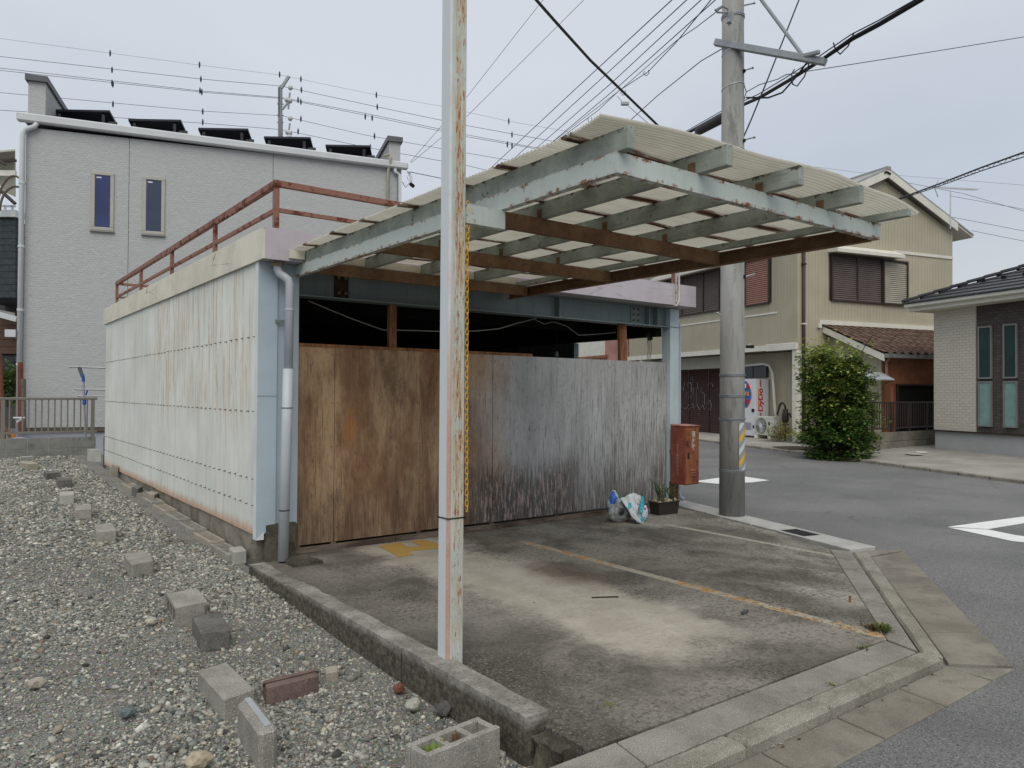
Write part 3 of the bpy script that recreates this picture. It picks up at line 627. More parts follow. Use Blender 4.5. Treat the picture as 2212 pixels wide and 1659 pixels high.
# corrugated sheets, one object per sheet
def corr(P0, wave, wl, leng, ll, nrm, pitch=.032, amp=.0045, seg=4, name='corrugated_sheet', mat=None, parent=None, segl=1):
    n = int(wl / pitch * seg); m = MB(); P0 = V(P0); wave = V(wave); leng = V(leng); nrm = V(nrm)
    for j in range(segl + 1):
        for i in range(n + 1):
            s_ = i * pitch / seg; m.v.append(tuple(P0 + wave * s_ + leng * (ll * j / segl) + nrm * amp * math.sin(2 * math.pi * i / seg)))
    m.f = [(j * (n + 1) + i, j * (n + 1) + i + 1, (j + 1) * (n + 1) + i + 1, (j + 1) * (n + 1) + i) for j in range(segl) for i in range(n)]
    return m.build(name, mat, parent, smooth=True, fix=False)
sw = .64; y = 6.40; k = 0
while y < 14.05:
    l = min(sw, 14.08 - y)
    corr((WX - .004 - .0006 * (k % 2), y, .225 + random.uniform(-.004, .004)), (0, 1, 0), l + .004, (0, 0, 1), 2.345, (-1, 0, 0), amp=.006, mat=MCORR, parent=shed); y += sw; k += 1
# hooked bolts
MBOLT = plain('rusty_bolt', (.16, .12, .09), .7)
first = None
for zc in (1.925, 1.282, .70, .475):
    for i in range(46):
        y = 6.47 + i * .166
        if first is None:
            m = MB().tube([(WX - .002, y, zc), (WX - .028, y, zc)], .0045, 5).tube([(WX - .006, y, zc), (WX - .009, y, zc)], .011, 7)
            first = m.build('hook_bolt', MBOLT, shed); fy, fz = y, zc; fl = V(first.location)
        else:
            copy_part(first, shed, (0, y - fy + random.uniform(-.006, .006), zc - fz + random.uniform(-.003, .003)))
m = MB().box((2.104, 6.375, .19), (2.112, 6.455, 2.566)); m.build('corner_trim', MTRIM, shed)
MB().prism([(2.104, 6.372, .188), (2.27, 6.372, .188 + .12), (2.27, 6.372, 2.566), (2.104, 6.372, 2.566)], (0, .003, 0)).build('corner_sheet', MBLUE, shed)
MB().prism([(2.105, 6.370, .19), (2.17, 6.370, .19), (2.17, 6.370, .26), (2.105, 6.37, .192)], (0, .002, 0)).build('corner_sheet_foot', MTRIM, shed)
MB().box((2.103, 6.369, 1.415), (2.272, 6.3718, 1.42)).build('sheet_seam', plain('seam_dark', (.25, .3, .33)), shed)
MB().box((2.27, 6.395, .3), (2.47, 6.56, 2.566)).build('corner_post', MBLUE, shed)
MB().box((2.25, 6.36, 2.05), (2.33, 6.371, 2.075)).build('pipe_bracket', MBEAM, shed)
# left, back and right walls behind the sheets
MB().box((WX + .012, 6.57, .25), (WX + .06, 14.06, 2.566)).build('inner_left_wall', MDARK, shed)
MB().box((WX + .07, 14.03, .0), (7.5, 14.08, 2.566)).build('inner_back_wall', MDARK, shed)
MCIN = plain('dull_inner_sheet', (.17, .175, .15), .7, .2)
corr((7.46, 8.35, .0), (0, 1, 0), 5.6, (0, 0, 1), 2.3, (1, 0, 0), pitch=.076, amp=.011, name='right_corrugated_wall', mat=MCIN, parent=shed)
corr((2.2, 14.0, .0), (1, 0, 0), 5.2, (0, 0, 1), 2.5, (0, -1, 0), pitch=.076, amp=.011, name='back_corrugated_wall', mat=MCIN, parent=shed)
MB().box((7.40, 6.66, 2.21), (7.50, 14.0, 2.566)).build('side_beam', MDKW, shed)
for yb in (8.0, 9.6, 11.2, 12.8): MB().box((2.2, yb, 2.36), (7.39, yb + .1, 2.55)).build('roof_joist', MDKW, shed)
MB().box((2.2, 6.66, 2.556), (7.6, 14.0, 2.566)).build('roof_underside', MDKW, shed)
MB().box((7.41, 8.28, .0), (7.5, 8.36, 2.2)).build('side_post', MBEAM, shed)
# front H-beam
m = MB(); m.box((2.36, 6.53, 2.325), (7.58, 6.542, 2.555)); m.box((2.36, 6.45, 2.313), (7.60, 6.62, 2.325)); m.box((2.36, 6.45, 2.5555), (7.60, 6.62, 2.566)); m.build('front_beam', MBEAM, shed)
def px_x(px, Y): return ony(px, 700, Y).x
for px in (1203, 1397, 1415): x = px_x(px + 2, 6.49); MB().box((x - .006, 6.455, 2.326), (x + .006, 6.53, 2.555)).build('beam_stiffener', MBEAM, shed)
for px0, px1, rows in ((1363, 1383, 3), (722, 752, 2)):
    x0 = px_x(px0, 6.52); x1 = px_x(px1, 6.52); pl = MB().box((x0, 6.518, 2.335), (x1, 6.5298, 2.55)).build('splice_plate', MBEAM if rows == 3 else rusty('rusty_plate', (.05, .028, .018), (.08, .045, .03)), shed)
    for xx in (x0 + (x1 - x0) * .27, x0 + (x1 - x0) * .75):
        for r_ in range(rows): zc = 2.375 + r_ * (.14 / (rows - 1)); MB().tube([(xx, 6.518, zc), (xx, 6.498, zc)], .015, 6).build('bolt', MBOLT, pl)
for k in range(4): MB().tube([(px_x(1370, 6.5) + k * .075, 6.50, 2.312), (px_x(1370, 6.5) + k * .075, 6.50, 2.29)], .014, 6).build('flange_bolt', MBOLT, shed)
# right column
m = MB(); m.box((7.43, 6.45, .33), (7.595, 6.462, 2.312)); m.box((7.43, 6.58, .0), (7.595, 6.59, 2.312)); m.box((7.50, 6.462, .0), (7.512, 6.58, 2.312)); m.box((7.43, 6.462, .0), (7.434, 6.58, 2.312)); m.build('right_column', MCOLM, shed)
MB().box((7.43, 6.45, 2.327), (7.595, 6.60, 2.554)).build('column_head', MCOLM, shed)
MB().box((7.432, 6.45, .0), (7.593, 6.4618, .3295)).build('column_foot', rusty('rusty_column_foot', (.13, .07, .035), (.27, .15, .07), k=.9), shed)
# plywood front, one part per sheet
edges_ = [2.475, 2.862, 3.765, 4.66, 5.565, 6.49, 7.425]
for i in range(6):
    x0, x1 = edges_[i] + .002, edges_[i + 1] - .002; off = (.0, .004, .001, .005, .002, .004)[i]
    zl = .075 + (0, .0, .004, .002, .005, 0)[i]
    m = MB().box((x0, 6.508 - off, zl), (x1, 6.52 - off, 1.862)); s_ = m.build('plywood_sheet', MPLY, shed)
    for zc in (1.80, 1.35, .95, .55, .2):
        for xx in (x0 + .025, x1 - .025): MB().tube([(xx, 6.5085 - off, zc), (xx, 6.506 - off, zc)], .005, 5).build('screw', MDARK, s_)
MB().box((2.475, 6.505, 1.863), (5.2, 6.545, 1.893)).build('top_rail', MTIM, shed)
MB().box((2.475, 6.525, 1.70), (7.42, 6.56, 1.862)).build('rear_rail', MDARK, shed)
for x0, x1 in ((2.49, 3.5), (3.505, 4.72), (4.725, 6.0), (6.005, 7.2)): MB().box((x0, 6.495, .0), (x1, 6.56, .052)).build('sill_board', MSILL, shed, bevel=.004)
for x in (2.52, 2.86, 3.765, 4.66, 5.565, 6.49): MB().box((x - .02, 6.515, .053), (x + .03, 6.55, .3)).build('sill_packer', MSILL, shed)
for p0, p1, lean in ((841, 857, 0), (1338, 1353, .02)):
    x0, x1 = px_x(p0, 6.53), px_x(p1, 6.53); m = MB(); m.hexa([(x0 + lean, 6.53, 1.864), (x1 + lean, 6.53, 1.864), (x1 + lean, 6.575, 1.864), (x0 + lean, 6.575, 1.864), (x0, 6.53, 2.312), (x1, 6.53, 2.312), (x1, 6.575, 2.312), (x0, 6.575, 2.312)]); m.build('timber_strut', MTIM, shed)
# conduit strap at the right end of the fascia
xa = ony(1462, 640, 6.19).x
m = MB(); m.box((xa - .02, 6.185, 2.60), (xa + .005, 6.199, 3.02)); m.build('strap_rail', steel('galvanised_rusty_strap', (.55, .53, .5), .55, .62), shed)
MB().tube([(xa + .03, 6.18, 2.98), (xa + .03, 6.18, 2.62), (xa + .0, 6.19, 2.56), (xa - .07, 6.3, 2.555)], .012, 8).build('conduit', plain('pale_conduit', (.6, .55, .52)), shed)

# ------------------------------------------------------------------ rusty railing on the roof
MRAIL = M('flaking_red_rail_paint', .75, .2)
fl = MRAIL.ramp(MRAIL.noise(7, 7, .75), .52, .6)
MRAIL.color(MRAIL.mix(fl, MRAIL.mix(MRAIL.noise(20, 4), (.24, .11, .08), (.31, .165, .125)), MRAIL.mix(MRAIL.noise(40, 3), (.06, .02, .014), (.20, .06, .032)))).bump(MRAIL.noise(60, 4, .7), .5, .005); MRAIL = MRAIL.done()
rl = thing('railing', (2.22, 6.28, 2.83), 'rusty red tubular railing with two rails round the shed roof', 'railing')
RX, RY, zt, zm = 2.215, 6.27, 3.225, 3.0
ys_ = [RY, 8.09, 9.97, 11.83, 13.75]
for i, y in enumerate(ys_): MB().box((RX - .02, y - .02, 2.831), (RX + .02, y + .02, zt - .02)).build('post', MRAIL, rl)
MB().box((RX - .025, RY - .025, zt - .025), (RX + .025, 13.78, zt + .025)).build('top_rail', MRAIL, rl)
MB().box((RX - .015, RY + .02, zm - .017), (RX + .015, 13.73, zm + .017)).build('middle_rail', MRAIL, rl)
MB().box((RX + .0255, RY - .025, zt - .025), (7.3, RY + .025, zt + .0248)).build('top_rail', MRAIL, rl)
MB().box((RX + .02, RY - .015, zm - .017), (7.3, RY + .015, zm + .017)).build('middle_rail', MRAIL, rl)
MB().box((RX + .0255, 13.755, zt - .02), (7.3, 13.79, zt + .02)).build('top_rail', MRAIL, rl)
MB().box((RX + .02, 13.755, zm - .015), (7.3, 13.785, zm + .015)).build('middle_rail', MRAIL, rl)
for x in (4.0, 5.8, 7.28): MB().box((x - .02, RY - .019, 2.831), (x + .02, RY + .019, zt - .026)).build('post', MRAIL, rl)
r_ = random.Random(4)
m = MB()
for k in range(70):                           # flakes of rust hanging under the long rail
    y = r_.choice([r_.uniform(6.4, 13.5), r_.uniform(6.9, 8.0), r_.uniform(9.4, 10.4)]); a = r_.uniform(.01, .045)
    m.add([(RX - .026, y, zt - .022), (RX - .027, y + a, zt - .022), (RX - .03, y + a * .8, zt - .027 - a * .5), (RX - .028, y + a * .2, zt - .025 - a * .7)], [(0, 1, 2, 3)])
m.build('rust_flakes', MRAIL, rl, kind='stuff', fix=False)

# ------------------------------------------------------------------ canopy
MCAN = steel('pale_green_canopy_paint', (.52, .575, .54), .60, .75, edges=(('z', 2.468), ('z', 2.562)), gr=.12)
MWJ = M('peeling_green_timber_paint', .8, .2)
c_ = MWJ.mix(MWJ.ramp(MWJ.noise(5, 6), .35, .68), (.25, .28, .245), (.36, .39, .345))
c_ = MWJ.mix(MWJ.mul(MWJ.ramp(MWJ.noise(30, 6, .75, vec=MWJ.map((1, .15, 1))), .52, .68), .6), c_, (.15, .17, .155))
c_ = MWJ.mix(MWJ.ramp(MWJ.math('ADD', MWJ.noise(11, 7, .75), MWJ.mul(MWJ.band(MWJ.z, 2.672, .006, .03), .14)), .60, .70), c_, (.07, .07, .055))
MWJ.color(c_).bump(MWJ.noise(50, 5, .7, vec=MWJ.map((1, .12, 1))), .5, .004); MWJ = MWJ.done()
MBRN = rusty('brown_primer_steel')
cp = thing('canopy', (3.6, 4.2, 2.4), 'corrugated canopy on a rusty pale green steel frame over the forecourt', 'canopy')
X0, X1, Z0, Z1 = 2.43, 4.84, 2.465, 2.562
def channel_y(x, y0, y1, mat, nm, open_to):    # C channel along Y
    s = .045 * open_to; a, b_ = sorted((x, x + .006 * open_to)); c, d = sorted((x + .006 * open_to, x + s))
    return MB().box((a, y0, Z0), (b_, y1, Z1)).box((c, y0, Z0 + .0003), (d, y1, Z0 + .006)).box((c, y0, Z1 - .006), (d, y1, Z1 - .0003)).build(nm, mat, cp)
def channel_x(y, x0, x1, mat, nm, open_to, z0=Z0, z1=Z1, seed=0):
    s = .045 * open_to; a, b_ = sorted((y, y + .006 * open_to)); c, d = sorted((y + .006 * open_to, y + s))
    return MB().box((x0, a, z0), (x1, b_, z1)).box((x0, c, z0 + .0003), (x1, d, z0 + .006)).box((x0, c, z1 - .006), (x1, d, z1 - .0003)).build(nm, mat, cp)
YO = 2.43
channel_y(X0, YO + .051, 6.55, MCAN, 'side_beam', 1)
channel_x(YO, X0, X1, MCAN, 'front_beam', 1)
channel_y(X1 - .001, YO + .051, 6.45, MBRN, 'far_side_beam', -1)
MB().box((X1 - .05, YO + .06, Z0 - .003), (X1 - .0, 5.9, Z0 - .0005)).build('far_beam_flange', MBRN, cp)
for yy_ in (3.66, 4.86, 6.08): channel_x(yy_, X0 + .05, X1 - .05, MBRN, 'cross_beam', 1)
m = MB().box((X0 - .002, YO - .002, Z0 - .001), (X0 + .004, YO + .06, Z1 + .001)); m.build('corner_weld_plate', MCAN, cp)
# timber rafters on top of the frame
JX = [(2.44, 2.485, 2.42), (3.0, 3.045, 2.30), (3.575, 3.62, 2.26), (4.185, 4.23, 2.25), (4.72, 4.765, 2.24)]
for i, (a, b_, yf) in enumerate(JX):
    zt_ = 2.667 if i < 4 else 2.61
    yf = (2.37, 2.25, 2.225, 2.22, 2.20)[i]
    MB().box((a, yf, Z1 + .001), (b_, 6.185, zt_)).build('rafter', MWJ, cp, bevel=.003)
    for yk in (3.66, 4.86, YO + .01):
        if i in (0, 4): continue
        MB().box((a - .004, yk + .004, Z1 + .001), (a - .0005, yk + .05, Z1 + .062)).build('angle_clip', MBRN, cp)
for x0, x1 in ((2.30, 2.43), (2.49, 2.995), (3.05, 3.57), (3.625, 4.18), (4.235, 4.7)): MB().box((x0, 6.165, 2.585), (x1, 6.198, 2.655)).build('wall_plate', MFASC, cp)
# old corrugated plastic sheets
RY_ = [2.22, 2.66, 3.22, 3.66, 4.28, 4.85, 5.38, 5.93, 6.19]
def m_roofsheet():
    m = M('yellowed_corrugated_plastic', .45, .3)
    c = m.mix(m.ramp(m.noise(1.7, 5), .35, .7), (.74, .725, .665), (.84, .83, .78))
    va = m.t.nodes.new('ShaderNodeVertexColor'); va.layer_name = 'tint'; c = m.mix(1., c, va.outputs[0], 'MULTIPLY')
    f = None
    for yv in RY_[1:-1]:
        b_ = m.band(m.math('ADD', m.y, m.mul(m.math('SUBTRACT', m.noise(3, 3), .5), .05)), yv + .02, .040, .022); f = b_ if f is None else m.math('MAXIMUM', f, b_)
    ft = m.mul(f, m.ramp(m.noise(9, 6, .75, vec=m.map((.5, 3, 1))), .32, .50))
    c = m.mix(m.mul(ft, .93), c, m.mix(m.noise(20, 4), (.07, .03, .018), (.24, .13, .09)))
    c = m.mix(m.mul(m.ramp(m.noise(2.5, 6, .7, vec=m.map((1, 9, 1))), .55, .72), .35), c, (.35, .29, .21))
    m.color(c)
    tr = m.t.nodes.new('ShaderNodeBsdfTranslucent'); m.inp(tr.inputs[0], m.mix(1., c, (.95, .93, .86), 'MULTIPLY')); ms = m.t.nodes.new('ShaderNodeMixShader'); ms.inputs[0].default_value = .58
    wv = m.math('SINE', m.mul(m.math('SUBTRACT', m.y, .0), 196.35)); m.b.inputs['Roughness'].default_value = .6
    out = m.t.nodes['Material Output']; m.t.links.new(m.b.outputs[0], ms.inputs[1]); m.t.links.new(tr.outputs[0], ms.inputs[2]); m.t.links.new(ms.outputs[0], out.inputs[0])
    return m.done()
MROOF = m_roofsheet()
FE = lambda x: float(np.interp(x, [2.3, 2.42, 3.05, 4.05, 4.7, 5.3], [2.44, 2.42, 2.335, 2.275, 2.30, 2.37]))
for i in range(len(RY_) - 1):
    y0, y1 = RY_[i], RY_[i + 1] + (.05 if i < len(RY_) - 2 else 0); n = int((y1 - y0) / .032 * 6); m = MB()
    xl = 2.335 + random.uniform(-.012, .012); nx = 22
    for j in range(nx + 1):
        x = xl + (5.24 + random.uniform(-.0, .0) - xl) * j / nx
        for q in range(n + 1):
            t_ = q / n; y = y0 + q * .032 / 6
            if i == 0: y = FE(x) + (y1 - FE(x)) * t_
            lift = .03 * (1 - t_) ** 2 if i == 0 else 0
            sag = .007 * math.sin((x - 2.46) * 5.4) - .02 * max(0, x - 4.6) ** 2 * 3 + .004 * MN.noise(V((x * 2, y * 2, i)))
            ph = math.sin(2 * math.pi * q / 6); g_ = (1 - .34 * max(0, -ph - .1) * random.uniform(.6, 1.1)); m.c.append((g_, g_ * .985, g_ * .95)); m.v.append((x, y, 2.6785 + .004 * (i % 2) + sag + lift + (.0085 if i else .0095) * math.sin(2 * math.pi * q / 6)))  # wave troughs darkened in the vertex colour: painted corrugation shading plus valley dirt
    for j in range(nx):
        for q in range(n): a = j * (n + 1) + q; m.f.append((a, a + 1, a + n + 2, a + n + 1))
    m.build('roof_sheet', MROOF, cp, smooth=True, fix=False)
m = MB()
for (a, b_, yf) in JX:                          # nail caps poking over the sheets
    for yv in RY_[1:-1]:
        for k in (-1, 1): m.tube([((a + b_) / 2, yv + .05 * k, 2.682), ((a + b_) / 2, yv + .05 * k, 2.70)], .008, 5)
m.build('roof_nail', MBOLT, cp, kind='stuff')

# ------------------------------------------------------------------ square post with its stub arm and the yellow chain
mp_ = M('rust_streaked_post_paint', .5, .4)
c_ = mp_.mix(mp_.ramp(mp_.noise(3, 5), .35, .7), (.47, .53, .49), (.57, .61, .565))
c_ = mp_.mix(mp_.mul(mp_.ramp(mp_.y, 3.312, 3.318), 1.), c_, (.62, .66, .67))
zone = mp_.mul(mp_.band(mp_.x, 2.150, .014, .035), mp_.ramp(mp_.y, 3.3155, 3.3125))
st = mp_.noise(75, 5, .7, vec=mp_.map((1.3, 1, .07))); sp = mp_.noise(60, 4, .75, vec=mp_.map((1.6, 1, .32)))
sm = mp_.mul(mp_.mul(mp_.ramp(st, .40, .56), zone), mp_.ramp(mp_.noise(2.1, 4, .6), .28, .50))
c_ = mp_.mix(mp_.mul(sm, .85), c_, (.46, .30, .13)); c_ = mp_.mix(mp_.mul(mp_.ramp(mp_.math('ADD', sp, mp_.mul(sm, .06)), .58, .63), zone), c_, (.30, .09, .025))
eb = mp_.mul(mp_.mul(mp_.band(mp_.x, 2.096, .007, .009), mp_.ramp(mp_.y, 3.335, 3.322)), mp_.math('ADD', mp_.ramp(mp_.z, 2.3, .9, .12, .85), mp_.mul(mp_.math('SUBTRACT', mp_.noise(9, 6, .7, vec=mp_.map((1, 1, .5))), .5), 1.3)))
c_ = mp_.mix(eb, c_, mp_.mix(mp_.noise(80, 4), (.42, .15, .085), (.56, .35, .25)))
mp_.color(c_).bump(mp_.noise(120, 3), .15, .002); MPOST = mp_.done()
ps = thing('steel_post', (2.14, 3.36, -.02), 'tall square steel post, pale green with rust streaks, in front of the shed', 'post')
MB().box((2.09, 3.312, -.1), (2.195, 3.415, 5.4)).build('shaft', MPOST, ps, bevel=.012)
m = MB(); m.box((2.196, 3.315, 2.358), (2.452, 3.321, 2.460)); m.box((2.196, 3.3212, 2.3583), (2.452, 3.365, 2.364)); m.box((2.196, 3.3212, 2.454), (2.452, 3.365, 2.4597)); m.box((2.446, 3.3212, 2.3645), (2.452, 3.365, 2.4535)); m.build('stub_arm', MCAN, ps)
m = MB(); zz = .79
m.box((2.087, 3.309, zz), (2.198, 3.3117, zz + .007)); m.box((2.087, 3.3118, zz), (2.0895, 3.418, zz + .007)); m.box((2.1955, 3.3118, zz + .001), (2.1985, 3.418, zz + .007)); m.box((2.187, 3.3035, zz - .002), (2.199, 3.3087, zz + .010)); m.build('cable_tie', plain('black_plastic', (.02, .02, .02), .4), ps)
ch = thing('chain', (2.205, 3.31, 2.48), 'yellow plastic chain hanging down the right side of the square post', 'chain')
MCH = plain('yellow_plastic', (.66, .36, .02), .4, .08, 20, .5)
def link_mesh(c, ax, ay, w_, h_, r):
    pts = []
    for k in range(12):
        a = 2 * math.pi * k / 12; x_ = math.cos(a) * w_; z_ = math.sin(a) * w_ + (h_ if math.sin(a) > .01 else -h_ if math.sin(a) < -.01 else 0)
        pts.append(V(c) + V(ax) * x_ + V((0, 0, z_)))
    return MB().tube(pts + [pts[0]], r, 5, cap=False)
cx_, cy_ = 2.209, 3.322
l0 = link_mesh((cx_, cy_, 2.46), (1, 0, 0), 0, .0085, .009, .0028).build('link', MCH, ch)
l1 = link_mesh((cx_, cy_, 2.46), (0, 1, 0), 0, .0085, .009, .0028).build('link', MCH, ch)
l1.location.z -= .0285
z = 2.46 - .0285; k = 0
while z > .86:
    z -= .0285; k += 1
    src = l0 if k % 2 else l1
    c = src.copy(); COL.objects.link(c); c.parent = ch; b_ = V(l0.location)
    c.location = b_ + V((.004 * math.sin(z * 2.2) + (.012 * max(0, (z - 2.2)) * 4), .002 * math.cos(z * 5), z - 2.46))

# ------------------------------------------------------------------ rainwater pipes
MPVC = plain('grey_pvc', (.47, .49, .54), .45, .05, 3, .4); MPVW = plain('pale_vu_pipe', (.50, .54, .57), .4, .05, 2, .4)
px0 = onz(611, 1213, -.02); PY = 6.25
dp = thing('downpipe', (2.33, PY, 0), 'grey drainpipe with swan-neck bend at the front left corner of the shed', 'drainpipe')
def P_(x, y, Y=PY): return ony(x, y, Y)
c1 = P_(625.5, 660); c2 = P_(622, 800)
top = V((c1.x - .09, PY + .05, 2.562))
MB().tube([top, top - V((0, 0, .055)), top + V((.012, -.01, -.095)), top + V((.05, -.03, -.125)), V((c1.x - .012, PY, 2.41)), V((c1.x, PY, 2.37)), V((c1.x - .004, PY, 1.60))], .036, 14).build('upper_pipe', MPVC, dp, smooth=True)
MB().tube([top + V((0, 0, .002)), top - V((0, 0, .035))], .05, 10).build('roof_outlet', rusty('rusty_outlet', (.2, .15, .1), (.4, .34, .24), k=.9), dp)
q1 = P_(622.5, 797); q2 = P_(611, 1211)
MB().tube([q1, q1.lerp(q2, .3), q2], [.044, .044, .044], 16).build('lower_pipe', MPVW, dp, smooth=True)
q = P_(625.5, 669); MB().tube([q + V((0, 0, .008)), q - V((0, 0, .008))], .041, 14).build('pipe_clip', MPVC, dp)
for yy_, col in ((882, (.04, .16, .14)), (1103, (.02, .02, .02))):
    q = q1.lerp(q2, (yy_ - 797) / (1211 - 797)); MB().tube([q + V((0, 0, .006)), q - V((0, 0, .002))], .047, 14).build('tie_wire', plain('tie_wire', col, .5), dp)
rd = thing('downpipe', (7.66, 6.6, 0), 'slim grey drainpipe on the right column of the shed', 'drainpipe')
xr = 7.72; Yr = 6.56
MB().tube([(xr - .06, Yr, 2.56), (xr - .055, Yr, 2.45), (xr, Yr, 2.36), (xr, Yr, .16), (xr + .005, Yr - .03, .09), (xr + .04, Yr - .06, .07)], .032, 12).build('pipe', MPVC, rd, smooth=True)
for z in (2.12, 1.22, .42, .22): MB().tube([(xr, Yr, z), (xr, Yr, z + .012)], .037, 12).build('pipe_joint', MPVC, rd)
roughbox((2.30, 6.02, -.02), (2.56, 6.30, .035), (8, 8, 2), .012, 21, .03).build('mortar_lump', MPIER, label='dark lump of mortar on the slab below the grey drainpipe', cat='mortar lump')

# ------------------------------------------------------------------ extinguisher box
def text_mesh(txt, size, P0, ux, uz, depth, name, mat, parent, bold=0., space=1.0):
    cv = bpy.data.curves.new('t', 'FONT'); cv.body = txt; cv.size = 1; cv.align_x = 'CENTER'; cv.offset = bold
    o = bpy.data.objects.new('t', cv); COL.objects.link(o); bpy.context.view_layer.update()
    me = bpy.data.meshes.new_from_object(o.evaluated_get(bpy.context.evaluated_depsgraph_get())); bpy.data.objects.remove(o)
    ux = V(ux); uz = V(uz); n = ux.cross(uz); a = np.array([v.co[:] for v in me.vertices])
    sx_, sz = (size if isinstance(size, tuple) else (size, size)); m = MB()
    cxm = (a[:, 0].min() + a[:, 0].max()) / 2
    m.v = [tuple(V(P0) + ux * (p[0] - cxm) * sx_ + uz * p[1] * sz + n * depth) for p in a]; m.f = [tuple(p.vertices) for p in me.polygons]
    return m.build(name, mat, parent, fix=False)
mb_ = M('rusted_red_box_paint', .6, .3)
c_ = mb_.mix(mb_.ramp(mb_.noise(7, 6, .7), .35, .65), (.19, .05, .036), (.27, .085, .055))
front = mb_.ramp(mb_.y, 6.166, 6.162)
c_ = mb_.mix(mb_.mul(mb_.ramp(mb_.noise(6, 6, .65, vec=mb_.map((1, 1, .6), loc=(1, 4, 2))), .42, .56), front), c_, (.31, .115, .04))
c_ = mb_.mix(mb_.mul(mb_.ramp(mb_.noise(8, 7, .75, vec=mb_.map((1, 1, .6))), .54, .64), mb_.math('ADD', mb_.mul(front, .6), .25)), c_, (.045, .015, .01))
mb_.color(c_).bump(mb_.noise(90, 4), .2, .002); MRED = mb_.done()
bx0, bx1, by0, by1, bz0, bz1 = 7.385, 7.655, 6.16, 6.40, .312, 1.05
eb_ = thing('extinguisher_box', (7.52, 6.28, bz0), 'rusty red fire extinguisher box with white characters on the right column', 'extinguisher box')
MB().box((bx0, by0 + .006, bz0), (bx1, by1, bz1)).build('case', MRED, eb_, bevel=.004)
MB().box((bx0 + .008, by0, bz0 + .01), (bx1 - .008, by0 + .0055, bz1 - .02)).build('door', MRED, eb_, bevel=.002)
MB().hexa([(bx0 - .008, by0 - .008, bz1 + .001), (bx1 + .008, by0 - .008, bz1 + .001), (bx1 + .008, by1, bz1 + .001), (bx0 - .008, by1, bz1 + .001), (bx0 - .008, by0 - .008, bz1 + .008), (bx1 + .008, by0 - .008, bz1 + .008), (bx1 + .008, by1, bz1 + .02), (bx0 - .008, by1, bz1 + .02)]).build('lid', plain('faded_red_lid', (.36, .17, .13), .6, .2, 10), eb_)
MB().box((bx0 + .04, by0 - .003, .64), (bx0 + .075, by0 - .0005, .72)).build('latch_slot', plain('slot_dark', (.02, .015, .012)), eb_)
for k in range(3):
    z = .425 + k * .032; MB().hexa([(bx0 + .08, by0 - .0005, z), (bx0 + .2, by0 - .0005, z), (bx0 + .2, by0 - .0003, z + .022), (bx0 + .08, by0 - .0003, z + .022), (bx0 + .08, by0 - .012, z - .002), (bx0 + .2, by0 - .012, z - .002), (bx0 + .2, by0 - .009, z + .004), (bx0 + .08, by0 - .009, z + .004)]).build('louvre', MRED, eb_)
MCHR = plain('faded_white_lettering', (.62, .56, .48), .7, .2, 60)
MCHP = plain('pinkish_lettering', (.48, .34, .31), .7, .2, 60)
for k, c in enumerate('消火器'): text_mesh(c, (.072, .082), (bx0 + .152, by0 - .0015, .925 - k * .083 - .005), (1, 0, 0), (0, 0, 1), 0, 'lettering', MCHR, eb_, .03)
for k, c in enumerate('みだりに手をふれないこと'): text_mesh(c, (.034, .032), (bx0 - .0015, by0 + .125, .80 - k * .0335), (0, -1, 0), (0, 0, 1), 0, 'lettering', MCHP, eb_, .02)
MB().box((7.42, 6.401, .7), (7.60, 6.449, .74)).build('bracket', MBRN, eb_)

# ------------------------------------------------------------------ planter and bags of rubbish
pl = thing('planter', (7.0, 6.2, 0), 'dark brown plastic planter with leek-like plants and woody chips', 'planter')
MPL = plain('dark_brown_plastic', (.035, .028, .022), .45, .1, 8, .4)
PF = Fr((6.97, 6.14, 0), 93)
def tray(m, f, L, W, H, t=.012, fl=1.12):
    for s_ in (-1, 1):
        m.hexa([f.P(-L, s_ * W, .0), f.P(L, s_ * W, .0), f.P(L, s_ * (W - t), 0), f.P(-L, s_ * (W - t), 0), f.P(-L * fl, s_ * W * fl, H), f.P(L * fl, s_ * W * fl, H), f.P(L * fl, s_ * (W * fl - t), H), f.P(-L * fl, s_ * (W * fl - t), H)])
        m.hexa([f.P(s_ * L, -W + t, .0), f.P(s_ * L, W - t, .0), f.P(s_ * (L - t), W - t, 0), f.P(s_ * (L - t), -W + t, 0), f.P(s_ * L * fl, -W * fl + t, H), f.P(s_ * L * fl, W * fl - t, H), f.P(s_ * (L * fl - t), W * fl - t, H), f.P(s_ * (L * fl - t), -W * fl + t, H)])
    m.box((-L, -W, .0), (L, W, .02), f)
m = MB(); tray(m, PF, .155, .075, .15); m.build('tray', MPL, pl)
m = MB(); L, W = .18, .09
for a, b_ in (((-L, -W - .008, .145), (L, -W + .01, .16)), ((-L, W - .01, .145), (L, W + .008, .16)), ((-L - .008, -W + .011, .145), (-L + .01, W - .011, .16)), ((L - .01, -W + .011, .145), (L + .008, W - .011, .16))): m.box(a, b_, PF)
m.build('rim', MPL, pl, bevel=.004)
MB().box((-.16, -.075, .08), (.16, .075, .13), PF).build('soil', plain('potting_soil', (.05, .04, .03)), pl)
r_ = random.Random(8); m = MB()
for k in range(46):
    c = PF.P(r_.uniform(-.15, .15), r_.uniform(-.07, .06), .14 + r_.uniform(0, .03)); d = V((r_.uniform(-1, 1), r_.uniform(-1, 1), r_.uniform(-.4, .4))).normalized() * r_.uniform(.012, .024)
    m.beam(c - d, c + d, .026, .02)
m.build('chips', plain('pale_wood_chips', (.55, .40, .27), .8, .3, 40), pl, kind='stuff', bevel=.004)
MLEEK = plain('dark_leek_green', (.05, .085, .035), .5, .3, 20, .4)
